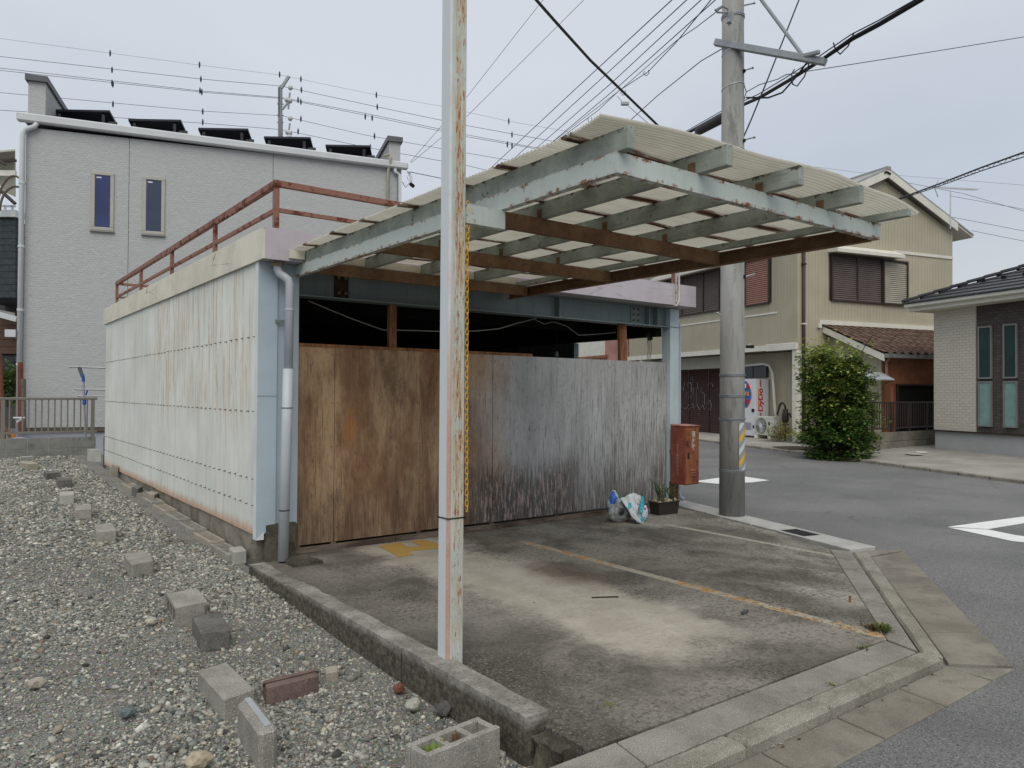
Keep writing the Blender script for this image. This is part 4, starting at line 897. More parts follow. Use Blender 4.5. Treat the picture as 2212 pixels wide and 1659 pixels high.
for c0, n, h, sp_ in (((-.11, .03), 11, .34, .22), ((-.05, .04), 6, .30, .2), ((.09, .03), 9, .24, .2)):
    for k in range(n):
        p = PF.P(c0[0] + r_.uniform(-.03, .03), c0[1] + r_.uniform(-.02, .02), .14); a = r_.uniform(0, 6.28); hh = h * r_.uniform(.55, 1); o_ = V((math.cos(a), math.sin(a) * .6, 0)) * sp_ * r_.uniform(.3, 1)
        pts = [p + o_ * t * t + V((0, 0, hh * (t if t < .75 else .75 + (t - .75) * r_.uniform(-.6, 1)))) for t in (0, .25, .5, .75, .9, 1)]
        MB().tube(pts, [.007, .007, .006, .005, .004, .001], 5).build('leaf', MLEEK, pl)

def baglike(c, sx_, sy_, sz_, seed, crumple=.3, top_pull=0., pts=None):
    bm = bmesh.new(); bmesh.ops.create_icosphere(bm, subdivisions=4, radius=1); m = MB(); c = V(c)
    for v in bm.verts:
        p = v.co; s_ = V((seed, seed * 2.1, 0)); r1 = abs(MN.noise(p * 1.6 + s_)); r2 = abs(MN.noise(p * 4 + s_)); r3 = abs(MN.noise(p * 9 + s_))
        q = p * (1 - crumple * r1 - crumple * .55 * r2 - crumple * .3 * r3)
        if top_pull and q.z > 0: f_ = 1 - top_pull * q.z; q = V((q.x * f_, q.y * f_, q.z * 1.15))
        z = max(q.z, -.72)
        m.v.append((c.x + q.x * sx_, c.y + q.y * sy_, c.z + (z + .72) * sz_))
    bm.verts.index_update(); m.f = [tuple(v.index for v in f.verts) for f in bm.faces]; bm.free(); return m
def m_bag(name, base, bands, rough=.35):
    m = M(name, rough, .5); c = base
    c = m.mix(m.ramp(m.noise(6, 4), .4, .65), c, tuple(x * .75 for x in base))
    for col, sc_, lo_, hi_, loc in bands: c = m.mix(m.ramp(m.noise(sc_, 2, .5, vec=m.map((1, 1, 1), loc=loc)), lo_, hi_), c, col)
    m.color(c).bump(m.noise(25, 4), .5, .01); return m.done()
g1 = onz(1352, 1120); g2 = onz(1375, 1125); g3 = onz(1333, 1112)
MWB = m_bag('white_plastic_film', (.66, .70, .69), [((.03, .42, .50), 5, .60, .62, (2, 0, 0))])
# white carrier bag: a crumpled sheet draped, pointed below
m = MB(); N_ = 16
q4 = [ony(1345, 1075, 6.02), ony(1368, 1065, 6.05), ony(1394, 1078, 6.03), ony(1385, 1134, 5.83), ony(1372, 1118, 5.86)]
def drape(tl, tr_, br, bl, seed, amp, n=18):
    m = MB()
    for layer in (0, 1):
        for j in range(n + 1):
            for i in range(n + 1):
                u_, v_ = i / n, j / n; p = (tl * (1 - u_) + tr_ * u_) * (1 - v_) + (bl * (1 - u_) + br * u_) * v_
                k = MN.noise(V((u_ * 2.5 + seed, v_ * 2.5, 0))) * amp + abs(MN.noise(V((u_ * 7 + seed, v_ * 6, 3)))) * amp * .6
                p = p + V((0, -1, .2)) * (k + .05 * math.sin(math.pi * u_) * math.sin(math.pi * v_)) + V((0, .004, 0)) * layer + V((MN.noise(V((v_ * 4, seed, u_ * 2))) * .015, 0, MN.noise(V((u_ * 5, seed, v_ * 2))) * .015))
                p.z = max(p.z, .004); m.v.append(tuple(p))
    L = (n + 1) ** 2
    for j in range(n):
        for i in range(n):
            a = j * (n + 1) + i; m.f += [(a, a + 1, a + n + 2, a + n + 1), (L + a + n + 1, L + a + n + 2, L + a + 1, L + a)]
    for k in range(n):
        for a, b_ in ((k, k + 1), (n * (n + 1) + k, n * (n + 1) + k + 1), (k * (n + 1), (k + 1) * (n + 1)), (k * (n + 1) + n, (k + 1) * (n + 1) + n)): m.f.append((a, b_, b_ + L, a + L))
    return m
t = thing('plastic_bag', (6.15, 6.0, 0), 'white plastic bag with a turquoise printed band draped over the rubbish', 'bag')
drape(ony(1341, 1077, 6.0), ony(1367, 1064, 6.05), ony(1389, 1134, 5.80), ony(1374, 1128, 5.82), 1, .04).build('bag_film', MWB, t, smooth=True)
drape(ony(1367, 1064, 6.04), ony(1387, 1072, 6.04), ony(1393, 1118, 5.86), ony(1384, 1130, 5.82), 2, .03).build('bag_side', MWB, t, smooth=True)
MTQ = plain('turquoise_print', (.02, .38, .46), .4, .1)
m = drape(ony(1385, 1072, 5.93), ony(1391.5, 1076, 5.93), ony(1386, 1112, 5.79), ony(1380, 1107, 5.79), 2.5, .008, 8); m.build('printed_band', MTQ, t, smooth=True)
for k, c in enumerate('ミックス'):
    q = ony(1387.6, 1085, 5.87).lerp(ony(1384.5, 1110, 5.76), k / 3.4); text_mesh(c, (.03, .03), q, (1, 0, 0), (0, 0, 1), 0, 'print', MWHITE, t, .02)
baglike(onz(1378, 1128) + V((.06, .02, 0)), .11, .08, .13, 4, .3).build('plastic_bag', m_bag('white_magenta_film', (.66, .68, .74), [((.55, .04, .25), 6, .58, .6, (0, 3, 0))]), smooth=True, label='white and magenta plastic bag right behind the turquoise-banded bag', cat='bag')
baglike(onz(1346, 1127) + V((0, .05, 0)), .17, .12, .13, 7, .28).build('rubbish_sack', m_bag('dark_clear_film', (.36, .38, .36), [((.5, .45, .12), 5, .60, .63, (4, 0, 1)), ((.45, .06, .03), 4, .62, .65, (0, 6, 1)), ((.03, .03, .03), 3, .58, .64, (1, 1, 1)), ((.5, .52, .48), 7, .6, .64, (1, 8, 1))], .25), smooth=True, label='see-through grey sack of mixed rubbish under the other bags', cat='bag')
baglike(onz(1334, 1122) + V((0, .05, .03)), .11, .08, .17, 11, .25, .1).build('plastic_bag', m_bag('blue_white_film', (.55, .60, .64), [((.03, .12, .55), 7, .48, .52, (2, 2, 0)), ((.05, .22, .04), 6, .62, .65, (0, 1, 5))]), smooth=True, label='blue and white crumpled bag leaning against the plywood', cat='bag')
# odds and ends on the slab
p, q = onz(1278, 1291, .004), onz(1336, 1289, .006)
MB().tube([p, p.lerp(q, .5) + V((0, .004, 0)), q], .005, 6).build('stick', MDARK, label='thin dark stick lying on the pale patch of the slab', cat='stick')
p = onz(1613, 1322, .012); MB().beam(p - V((.05, .0, 0)), p + V((.04, .02, 0)), .02, .02).build('debris', plain('dark_debris', (.08, .08, .075)), bevel=.005, label='small dark metal scrap on the slab beside the worn line', cat='scrap')
p = onz(1836, 1301); MB().tube([p - V((0, 0, .02)), p + V((0, 0, .045))], .009, 7).build('pipe_stub', MBRN, label='rusty pipe stub sticking out of the slab', cat='pipe stub')
# inside the shed: slack cable, bulb, winch with cords
MCB = plain('pale_cable', (.35, .34, .31), .6, .1)
pts = [(668, 652), (760, 690), (830, 715), (900, 716), (958, 718), (1030, 717), (1080, 712), (1120, 700), (1160, 690)]
MB().tube([ony(x - 2, y - 2, 6.75) for x, y in pts], .006, 5).build('slack_cable', MCB, label='long pale cable sagging inside the dark shed opening', cat='cable')
pts = [(1155, 690), (1175, 700), (1195, 695), (1225, 705), (1250, 724), (1290, 722), (1330, 718)]
MB().tube([ony(x, y, 6.8) for x, y in pts], .005, 5).build('slack_cable', MCB, label='short pale cable inside the opening, ending at the leaning strut', cat='cable')
wn = thing('hoist', (7.1, 6.9, 2.2), 'dark motor hanging with three cords at the right of the opening', 'hoist')
q = ony(1399, 720, 6.8); MB().tube([q - V((.06, 0, 0)), q + V((.05, 0, 0))], .05, 12).build('motor', MDARK, wn); MB().beam(q + V((0, 0, .1)), q + V((.05, 0, -.09)), .05, .05).build('gearbox', MDARK, wn)
for dx, l in ((-.03, .38), (.0, .4), (.035, .36)): MB().tube([q + V((dx, -.02, -.04)), q + V((dx + .02, -.02, -.2)), q + V((dx - .01, -.02, -l))], .005, 5).build('cord', MCB, wn)
lb_ = thing('light_bulb', ony(1350, 720, 7.5), 'bare light bulb hanging inside the shed opening', 'light bulb')
q = ony(1350.5, 729, 7.5); q = ony(1201 * .2441 + 1026 - 293 + 0 * q.x, 745, 7.6) if False else ony(1202, 762, 7.6)
lb_.location = q
MB().tube([q + V((0, 0, .02)), q + V((0, 0, .0)), q - V((0, 0, .03)), q - V((0, 0, .06))], [.014, .018, .032, .012], 10).build('glass', plain('frosted_glass', (.4, .4, .38), .2), lb_, smooth=True)
MB().tube([q + V((0, 0, .35)), q + V((0, 0, .02))], .006, 5).build('flex', MDARK, lb_)
print('shed ok')
# ------------------------------------------------------------------ far pavement and driveway across the street
MPAVE = concrete('driveway_concrete', (.30, .285, .25), (.40, .385, .345), dk=.35, spk=.25, sc=1.1)
MPAVD = concrete('dirty_pavement', (.13, .12, .10), (.22, .20, .17), dk=.5, spk=.4, sc=1.4)
kpx = [onroad(*p) for p in ((1480, 948), (1504, 952), (1672, 974), (1900, 1004), (2212, 1046))]
d0 = (kpx[1] - kpx[2]).normalized(); d1 = (kpx[4] - kpx[3]).normalized()
kl = [kpx[1] + d0 * 60, kpx[1], kpx[2], kpx[3], kpx[4], kpx[4] + d1 * 14]
b = MB(); into = V((.95, -.3, 0))
for i in range(len(kl) - 1):
    p, q = kl[i], kl[i + 1]
    b.add([(p.x, p.y, zr(p.x, p.y) + .052), (q.x, q.y, zr(q.x, q.y) + .052), (q.x + 30, q.y - 6, zr(q.x, q.y) + .11), (p.x + 30, p.y - 6, zr(p.x, p.y) + .11)], [(0, 1, 2, 3)])
b.build('pavement', MPAVE, kind='structure', fix=False, origin=(18, 11, 0))
fk = thing('far_kerb', (17, 11, 0), None, None); fk['kind'] = 'structure'
for i in range(len(kl) - 1):
    p, q = kl[i], kl[i + 1]; L = (q - p).length; n = max(1, int(L / .6))
    if i == 0: n = 20; q_ = p; p = kl[1]; q = kl[1] + d0 * 14
    for k in range(n):
        a = p.lerp(q, k / n + .004); c = p.lerp(q, (k + 1) / n - .004); s_ = V((.95, -.3, 0)) * .06
        z = zr(a.x, a.y); MB().beam(a + s_ + V((0, 0, z - a.z + .0)), c + s_ + V((0, 0, z - c.z)), .13, .12).build('kerb_stone', MKERB, fk, bevel=.012)
for (x, y, r) in ((1975, 981, .20), (1990, 977, .13)):
    p = onroad(x, y, .075); MB().tube([p, p + V((0, 0, .012))], r, 20).build('manhole_cover', MLID if r > .15 else MWHITE, label=('larger' if r > .15 else 'smaller') + ' pale round cover on the driveway across the street', cat='manhole cover')
p = onroad(1642, 965.5, .004); MB().tube([p, p + V((0, 0, .006))], .33, 24).build('manhole_cover', plain('iron_cover', (.06, .055, .05), .6), label='dark iron manhole cover in the street by the far kerb', cat='manhole cover')

# ------------------------------------------------------------------ tan house
T = Fr((19.883, 12.434, .089), 14.4)
MTAN = M('tan_metal_siding', .6, .3)
c_ = MTAN.mix(MTAN.ramp(MTAN.noise(.8, 5), .35, .7), (.40, .365, .265), (.45, .41, .305))
c_ = MTAN.mix(MTAN.mul(MTAN.ramp(MTAN.noise(9, 5, .7, vec=MTAN.map((1, 1, .05))), .5, .75), .25), c_, (.24, .22, .15))
MTAN.color(c_); MTAN = MTAN.done()
MSEAM = plain('siding_gap', (.13, .12, .085)); MCRM = plain('cream_trim', (.68, .66, .58), .6, .06, 3); MLINT = plain('cream_lintel', (.46, .45, .38), .6, .06, 3)
MBRW = plain('brown_window_metal', (.045, .03, .026), .5, .15); MBLD = plain('brown_shutter_slats', (.11, .085, .075), .5, .12); MBLC = plain('cream_shutter_slats', (.36, .33, .26), .5, .12)
MBLR = plain('reddish_shutter_slats', (.30, .15, .11), .5, .12)
MSHUT = plain('dark_brown_rolling_shutter', (.05, .024, .018), .45, .25, 6)
th = thing('tan_house', T.P(0, 0, 0), 'two-storey tan house with vertical metal siding and brown shuttered windows', 'house')
def siding(P, a0, a1, zb, ztop, w_=.131, holes=(), parent=th, mat=MTAN, nm='siding_board', th_=.02, out=None):
    """vertical boards on a plane: P(a, depth, z)"""
    n = round((a1 - a0) / w_); w_ = (a1 - a0) / n
    for i in range(n):
        x0, x1 = a0 + i * w_ + .003, a0 + (i + 1) * w_ - .003
        t0, t1 = ztop(x0), ztop(x1); spans = [(zb, None)]
        for (h0, h1, c0, c1) in holes:
            if x1 > h0 and x0 < h1: spans = [(zb, c0), (c1, None)]
        for s0, s1 in spans:
            e0, e1 = (t0, t1) if s1 is None else (s1, s1)
            if e0 - s0 < .03: continue
            m = MB(); q = [P(x0, 0, s0), P(x1, 0, s0), P(x1, 0, e1), P(x0, 0, e0)]; d = P(0, 1, 0) - P(0, 0, 0); m.prism([p_ - d * 0 for p_ in q], d * th_); m.build(nm, mat, parent)
P2 = lambda a, b_, c: T.P(b_, a, c)                # gable wall: a along v
P1 = lambda a, b_, c: T.P(a, b_, c)
peak, hb, he, pk = 3.43, .0, 6.56, 8.12
roofz = lambda a: pk - abs(a - peak) * .449
MB().prism([T.P(.025, q[0], q[1]) for q in ((.675, -.1), (he, -.1), (he, roofz(he) - .02), (peak, pk - .02), (.025, roofz(0) - .02), (.025, 2.72), (.675, 2.72))], T.u * 9.3).build('house_core', MSEAM, th)
siding(P2, .30, he, -.05, roofz, holes=[(1.28, 3.40, 4.2, 5.62)])
siding(P2, .0, .29, -.05, roofz)
siding(lambda a, b_, c: T.P(a, b_ - .001, c), .02, 9.3, 2.88, lambda a: 6.60, holes=[(1.11, 2.27, 4.2, 5.63), (3.49, 6.9, 4.2, 5.63)])
siding(lambda a, b_, c: T.P(a, .65 + b_, c), .03, 3.5, -.05, lambda a: 2.70, holes=[(2.0, 3.3, 1.92, 2.34)])
def tbox(a, b_, nm, mat, par=th, bev=0): return MB().box(a, b_, T).build(nm, mat, par, bevel=bev)
tbox((-.02, -.05, 2.725), (9.35, .02, 2.885), 'band', MCRM); tbox((-.03, -.075, 2.70), (1.25, -.051, 2.91), 'band_end', MCRM, bev=.01)
tbox((-.012, -.03, -.05), (.17, .16, 2.70), 'corner_post', MCRM)
tbox((.82, -.02, 3.845), (6.6, -.003, 3.895), 'stripe', MCRM); tbox((.75, -.02, 5.9), (1.5, -.003, 5.95), 'stripe', MCRM)
tbox((.84, -.018, 3.9), (.87, -.003, 5.89), 'stripe', MTAN)
tbox((-.03, 3.9, 5.84), (-.003, 6.56, 5.93), 'stripe', MCRM)
tbox((3.5, .57, 2.29), (8.3, .649, 2.71), 'lintel', MLINT)
tbox((8.3, -.02, -.05), (8.5, .66, 2.71), 'end_post', MCRM)
# garage shutters with visible slats
for j, (a0, a1) in enumerate(((3.55, 4.85), (4.95, 6.05), (6.12, 8.2))):
    m = MB(); z = .05
    while z < 2.27: m.hexa([T.P(a0, .585, z), T.P(a1, .585, z), T.P(a1, .64, z), T.P(a0, .64, z), T.P(a0, .625, z + .066), T.P(a1, .625, z + .066), T.P(a1, .64, z + .066), T.P(a0, .64, z + .066)]); z += .075
    s_ = m.build('rolling_shutter', MSHUT, th, kind='stuff', fix=False)
for a in (3.5, 4.87, 6.06): tbox((a, .58, .0), (a + .05, .645, 2.285), 'shutter_guide', MSHUT)
# faded spray-paint tag
MSPR = plain('faded_spray_paint', (.36, .36, .38), .7, .3, 20)
def spray(pts, r=.009):
    q = []
    for x, y in pts:
        a, c = T.hit(1350 + x * .2685, 675 + y * .2685, .58); q.append(T.P(a, .58, c))
    return MB().tube(q, r, 4, flat=.4).build('spray_line', MSPR, th)
for pts in ([(458, 630), (455, 600), (470, 605), (472, 630), (480, 560), (492, 550)], [(500, 600), (505, 570), (520, 560), (535, 580), (533, 640)], [(530, 515), (532, 570)], [(543, 512), (548, 575)], [(525, 545), (550, 540)],
            [(490, 690), (492, 650), (505, 640), (512, 700)], [(530, 690), (545, 660), (555, 620), (545, 610), (530, 625)], [(560, 570), (580, 560), (590, 620)], [(600, 610), (620, 605), (605, 640)],
            [(665, 590), (680, 565), (700, 570), (708, 600)], [(452, 700), (456, 760), (490, 780), (515, 740)], [(515, 745), (545, 735), (552, 765), (520, 770), (512, 790)], [(555, 780), (580, 740), (600, 785), (625, 745), (640, 780)],
            [(660, 740), (680, 705), (695, 740), (690, 785), (668, 775)], [(575, 600), (578, 735)], [(620, 640), (640, 660), (640, 740)]): spray(pts)
def shutterwin(P, a0, a1, z0, z1, cols, mat, nm='window', mull=(), par=th, deep=.07, pitch=.062):
    """framed window closed by louvred shutters; P(a, out, z)"""
    f = .055
    fm = MB()
    def bx(m, x0, x1, y0, y1, c0, c1): m.hexa([P(x0, y0, c0), P(x1, y0, c0), P(x1, y1, c0), P(x0, y1, c0), P(x0, y0, c1), P(x1, y0, c1), P(x1, y1, c1), P(x0, y1, c1)])
    bx(fm, a0, a1, 0, deep, z0, z0 + f); bx(fm, a0, a1, 0, deep, z1 - f, z1); bx(fm, a0, a0 + f, 0, deep, z0 + f, z1 - f); bx(fm, a1 - f, a1, 0, deep, z0 + f, z1 - f)
    for x in mull: bx(fm, x - .025, x + .025, 0, deep - .01, z0 + f, z1 - f)
    w_ = fm.build(nm, MBRW, par)
    for (x0, x1), mt in zip(cols, mat):
        m = MB(); z = z0 + f + .004
        while z < z1 - f - pitch * .8:
            m.hexa([P(x0, .008, z), P(x1, .008, z), P(x1, .045, z), P(x0, .045, z), P(x0, .008, z + pitch * .8), P(x1, .008, z + pitch * .8), P(x1, .028, z + pitch * .8), P(x0, .028, z + pitch * .8)]); z += pitch
        bx(m, x0, x1, .001, .0075, z0 + f, z1 - f)
        m.build('shutter', mt, w_, kind='stuff', fix=False)
PO2 = lambda a, o_, z: T.P(-o_, a, z)
shutterwin(PO2, 1.28, 3.38, 4.2, 5.62, [(1.34, 2.30), (2.36, 3.32)], [MBLD, MBLD], mull=(2.33,))
shutterwin(lambda a, o_, z: T.P(-o_ - .03, a, z), 3.36, 4.44, 4.2, 5.60, [(3.42, 4.38)], [MBLC], nm='sliding_shutter')
PO1 = lambda a, o_, z: T.P(a, -o_, z)
shutterwin(PO1, 1.11, 2.27, 4.18, 5.65, [(1.17, 2.21)], [MBLR])
shutterwin(PO1, 3.49, 6.9, 4.2, 5.62, [(3.55, 4.35), (4.45, 5.6), (5.66, 6.84)], [MBLD] * 3, mull=(4.40, 5.63))
for a0, a1, P in ((1.18, 3.95, PO2), (3.2, 7.2, PO1)):
    m = MB(); m.hexa([P(a0, .0, 5.66), P(a1, .0, 5.66), P(a1, .38, 5.62), P(a0, .38, 5.62), P(a0, .0, 5.90), P(a1, .0, 5.90), P(a1, .38, 5.72), P(a0, .38, 5.72)]); m.build('window_hood', MCRM, th)
# gable roof
MRF = plain('grey_roof_metal', (.33, .33, .31), .5, .1); MEAVE = plain('brown_eave_underside', (.16, .13, .09), .7, .2)
ovh = .22
for sgn in (1, -1):
    e = peak + sgn * 3.85; ze = pk - 3.85 * .449 + .16
    MB().prism([T.P(-ovh, peak, pk + .30), T.P(-ovh, e, ze + .14), T.P(-ovh, e, ze + .09), T.P(-ovh, peak, pk + .245)], T.u * 10.2).build('roof', MRF, th)
    MB().prism([T.P(-ovh + .03, peak, pk + .243), T.P(-ovh + .03, e, ze + .088), T.P(-ovh + .03, e, ze + .03), T.P(-ovh + .03, peak, pk + .185)], T.u * 10.1).build('eave_underside', MCRM, th)
    MB().prism([T.P(-ovh - .001, peak, pk + .24), T.P(-ovh - .001, e - sgn * .75, ze + .085 + .75 * .449 * 0 + .335), T.P(-ovh - .001, e - sgn * .75, ze + .335 - .16), T.P(-ovh - .001, peak, pk + .0)], T.u * .03).build('barge_board', MCRM, th)
tbox((-ovh - .02, peak - .08, pk + .24), (9.7, peak + .08, pk + .335), 'ridge_cap', MRF)
m = MB().tube([T.P(-.06, .19, 6.3), T.P(-.06, .19, .0)], .048, 10); m.build('drainpipe', plain('brown_drainpipe', (.05, .035, .03), .5), th, smooth=True)
for z in (5.2, 3.44): MB().box((-.115, .13, z), (-.012, .25, z + .04), T).build('pipe_bracket', MCRM if z < 4 else MBRW, th)
# lean-to with brown tiles
LZ, LS, LL = 3.52, .43, 2.0
tbox((-.09, .78, 3.47), (-.003, 6.5, 3.60), 'flashing', MCRM)
tbox((-.0895, .75, 3.37), (-.003, .86, 3.469), 'flashing_end', MCRM)
m = MB().prism([T.P(-.02, .95, LZ - .10), T.P(-LL - .18, .95, LZ - .10 - (LL + .16) * LS), T.P(-LL - .18, .95, LZ - .29 - (LL + .16) * LS), T.P(-.02, .95, LZ - .28)], T.v * .04); m.build('barge_board', MCRM, th)
MTIL = M('brown_roof_tile', .75, .25); MTIL.color(MTIL.mix(MTIL.ramp(MTIL.noise(6, 6, .7), .35, .68), (.10, .062, .045), (.20, .135, .105))); MTIL = MTIL.done()
MB().prism([T.P(-.02, .99, LZ - .11), T.P(-LL - .15, .99, LZ - .11 - (LL + .13) * LS), T.P(-LL - .15, .99, LZ - .18 - (LL + .13) * LS), T.P(-.02, .99, LZ - .18)], T.v * 5.4).build('roof_board', MEAVE, th)
rows, tw = 6, .30; tl = (LL + .16) / rows
for r_i in range(rows):
    u0 = -.04 - r_i * tl; u1 = u0 - tl - .03
    for k in range(18):
        v0 = .93 + k * tw
        m = MB(); pr_ = []
        for q in range(7):
            t_ = q / 6; pr_.append((v0 + t_ * (tw + .02), .028 * math.sin(math.pi * 2 * t_) + (.012 if t_ < .2 else 0)))
        vs = []
        for (uu, lift) in ((u0, .0), (u1, .035)):
            for a_, b_ in pr_: vs.append(T.P(uu, a_, LZ - .06 + (uu + .02) * LS + b_ + lift))
        for (uu, lift) in ((u0, -.02), (u1, .012)):
            for a_, b_ in pr_: vs.append(T.P(uu, a_, LZ - .06 + (uu + .02) * LS + b_ + lift))
        n = 7; fs = []
        for q in range(6): fs += [(q, q + 1, n + q + 1, n + q), (2 * n + q, 3 * n + q, 3 * n + q + 1, 2 * n + q + 1), (n + q, n + q + 1, 3 * n + q + 1, 3 * n + q)]
        m.add(vs, fs); m.build('roof_tile', MTIL, th, fix=False)
m = MB().box((-LL - .28, .97, LZ - .25 - (LL + .18) * LS + .06), (-LL - .19, 6.4, LZ - .08 - (LL + .18) * LS), T); m.build('gutter', plain('weathered_grey_gutter', (.20, .21, .21), .6, .3, 5), th)
lt = lambda a: LZ - .2 + a * LS
for i in range(14):
    a1, a0 = -.02 - i * .131, -.02 - (i + 1) * .131; m = MB(); m.prism([T.P(a0 + .003, 1.24, -.05), T.P(a1 - .003, 1.24, -.05), T.P(a1 - .003, 1.24, lt(a1)), T.P(a0 + .003, 1.24, lt(a0))], T.v * .02); m.build('siding_board', MTAN, th)
MORG = M('orange_brown_corrugated', .7, .25); MORG.color(MORG.mix(MORG.ramp(MORG.noise(3, 6, .7), .35, .7), (.24, .095, .05), (.33, .145, .075))); MORG = MORG.done()
corr(T.P(-LL + .12, 1.25, 1.70), T.v, 5.1, (0, 0, 1), .95, -T.u, pitch=.1, amp=.008, name='front_sheet', mat=MORG, parent=th)
corr(T.P(-LL + .12, 1.25, -.05), T.v, .50 - .5 * 0, (0, 0, 1), 1.745, -T.u, pitch=.1, amp=.008, name='front_sheet', mat=MORG, parent=th)
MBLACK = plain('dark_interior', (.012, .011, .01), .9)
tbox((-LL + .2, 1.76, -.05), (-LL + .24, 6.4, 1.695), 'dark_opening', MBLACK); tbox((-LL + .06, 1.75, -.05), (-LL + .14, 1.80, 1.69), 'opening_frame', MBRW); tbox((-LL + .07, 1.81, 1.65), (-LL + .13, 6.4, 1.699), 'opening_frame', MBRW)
MB().tube([T.P(-LL - .03, 1.32, 2.62), T.P(-LL - .03, 1.32, 2.35), T.P(-LL + .03, 1.30, 2.3), T.P(-LL + .03, 1.30, 1.9)], .04, 8).build('drainpipe', plain('pink_drainpipe', (.36, .17, .15), .5), th)
# small porch roof
m = MB().prism([T.P(-LL + .1, 1.2, 1.98), T.P(-LL - .35, 1.15, 1.78), T.P(-LL - .35, .1, 1.78), T.P(-LL + .1, .1, 1.98)], (0, 0, .03)); m.build('porch_roof', plain('pale_sheet_roof', (.45, .48, .50), .4), th)
m = MB().prism([T.P(-LL + .1, 1.2, 1.97), T.P(-LL - .35, 1.16, 1.77), T.P(-LL + .1, 1.2, 1.65)], T.v * .03); m.build('porch_side', MORG, th)
tbox((-LL - .3, 1.12, -.05), (-LL - .26, 1.16, 1.6), 'porch_post', MORG)
# round vent hood on the side wall
m = MB(); hc = T.P(-.62, 1.235, 2.42)
for k in range(9):
    a = math.pi / 2 * k / 8; hh, oo = math.sin(a) * .27, (1 - math.cos(a)) * 0 + math.cos(a) * .0
    for s_ in (-.26, .26): m.v.append(tuple(T.P(-.72 + s_, 1.235 - .30 * math.cos(a), 2.28 + .30 * math.sin(a))))
m.f = [(2 * k, 2 * k + 1, 2 * k + 3, 2 * k + 2) for k in range(8)]
n = len(m.v); m.v += [tuple(T.P(-.72 - .26, 1.235, 2.28)), tuple(T.P(-.72 + .26, 1.235, 2.28))]
m.f += [tuple([2 * k for k in range(9)] + [n]), tuple([2 * k + 1 for k in range(9)][::-1] + [n + 1])]
m.build('vent_hood', MCRM, th, fix=False)
# pale pipe in the recess, dark window over the machine
m = MB().tube([T.P(2.9, .5, 2.33), T.P(2.0, .5, 2.36), T.P(1.72, .5, 2.30), T.P(1.58, .5, 2.05), T.P(1.5, .52, 1.0), T.P(1.42, .52, .3)], .045, 8); m.build('bent_pipe', MCRM, th, smooth=True)
tbox((2.0, .62, 1.92), (3.3, .655, 2.34), 'recess_window', plain('dark_recess_glass', (.03, .03, .028), .15, .1, 3, .5))
tbox((2.6, .61, 1.92), (2.64, .619, 2.34), 'window_bar', MBRW)
# TV aerial and mast
ta = thing('antenna', T.P(2.5, 5.6, 7.0), 'thin television aerial on a mast above the tan house roof', 'antenna')
q = at(2053, 470, 23.4); q2 = at(2053, 413, 23.4); MB().tube([q - V((0, 0, .35)), q2], .018, 6).build('mast', MALU, ta)
a_, b_ = at(2011, 404, 23.6), at(2111, 410, 23.2); MB().tube([a_, b_], .012, 5).build('boom', MALU, ta)
for k in range(16): c = a_.lerp(b_, .12 + k * .057); MB().tube([c - V((0, 0, 0)) - T.u * .14, c + T.u * .14], .006, 4).build('element', MALU, ta)
MB().tube([at(2026, 390, 23.5), at(2019, 405, 23.5), at(2026, 426, 23.5)], .02, 5).build('reflector', MALU, ta)
q = at(1912, 372, 23); MB().tube([q, q + V((.1, 0, .03)), q + V((.25, -.05, -.02))], .03, 5).build('ridge_aerial', MDARK, th)

# ------------------------------------------------------------------ vending machine
MVW = plain('white_enamel', (.66, .67, .70), .3, .03, 2, .5); MVR = plain('red_print', (.55, .02, .04), .4, .05); MVO = plain('orange_print', (.80, .30, .03), .4, .05)
MVB = plain('blue_print', (.03, .16, .45), .4, .15, 8); MVG = plain('grey_print', (.30, .30, .36), .4, .05)
vm = thing('vending_machine', T.P(2.35, .35, 0), 'white drinks vending machine with red DyDo lettering on its side', 'vending machine')
a0, a1, v0, v1 = 1.86, 2.86, .07, .60
MB().box((a0, v0 + .06, .04), (a1, v1, 1.86), T).build('cabinet', MVW, vm, bevel=.01)
MB().box((a0 - .005, v0, .06), (a1 + .005, v0 + .055, 1.87), T).build('door', MVW, vm, bevel=.01)
MB().box((a0 + .05, v0 + .1, .0), (a1 - .05, v1 - .03, .038), T).build('base', MBLACK, vm)
m = MB(); pts = []
for k in range(16):
    t_ = k / 15; pts.append(T.P(a0 + .17 + .22 * (1 - math.sin(math.pi * t_)) , v0 - .004, .95 + .85 * t_))
pts += [T.P(a1 - .08, v0 - .004, 1.80), T.P(a1 - .08, v0 - .004, .95)]
m.prism(pts, T.v * .003); m.build('display_window', MVB, vm)
MB().tube(pts[:16], .014, 4).build('orange_rim', MVO, vm)
rr = random.Random(2)
for row in range(3):
    for k in range(5):
        x = a0 + .32 + k * .12; z = 1.08 + row * .25
        MB().tube([T.P(x, v0 - .03, z), T.P(x, v0 - .03, z + .14)], .03, 7).build('drink_can', rr.choice([MVR, MVW, MVO, MVG, MVW]), vm)
MB().box((a0 + .05, v0 - .03, .82), (a0 + .16, v0 - .001, .92), T).build('coin_unit', MBLACK, vm, bevel=.01)
MB().box((a0 + .06, v0 - .008, .30), (a0 + .13, v0 - .001, .40), T).build('coin_return', MBRW, vm)
MB().box((a0 + .2, v0 - .008, .25), (a1 - .1, v0 - .001, .48), T).build('dispenser_flap', MVG, vm)
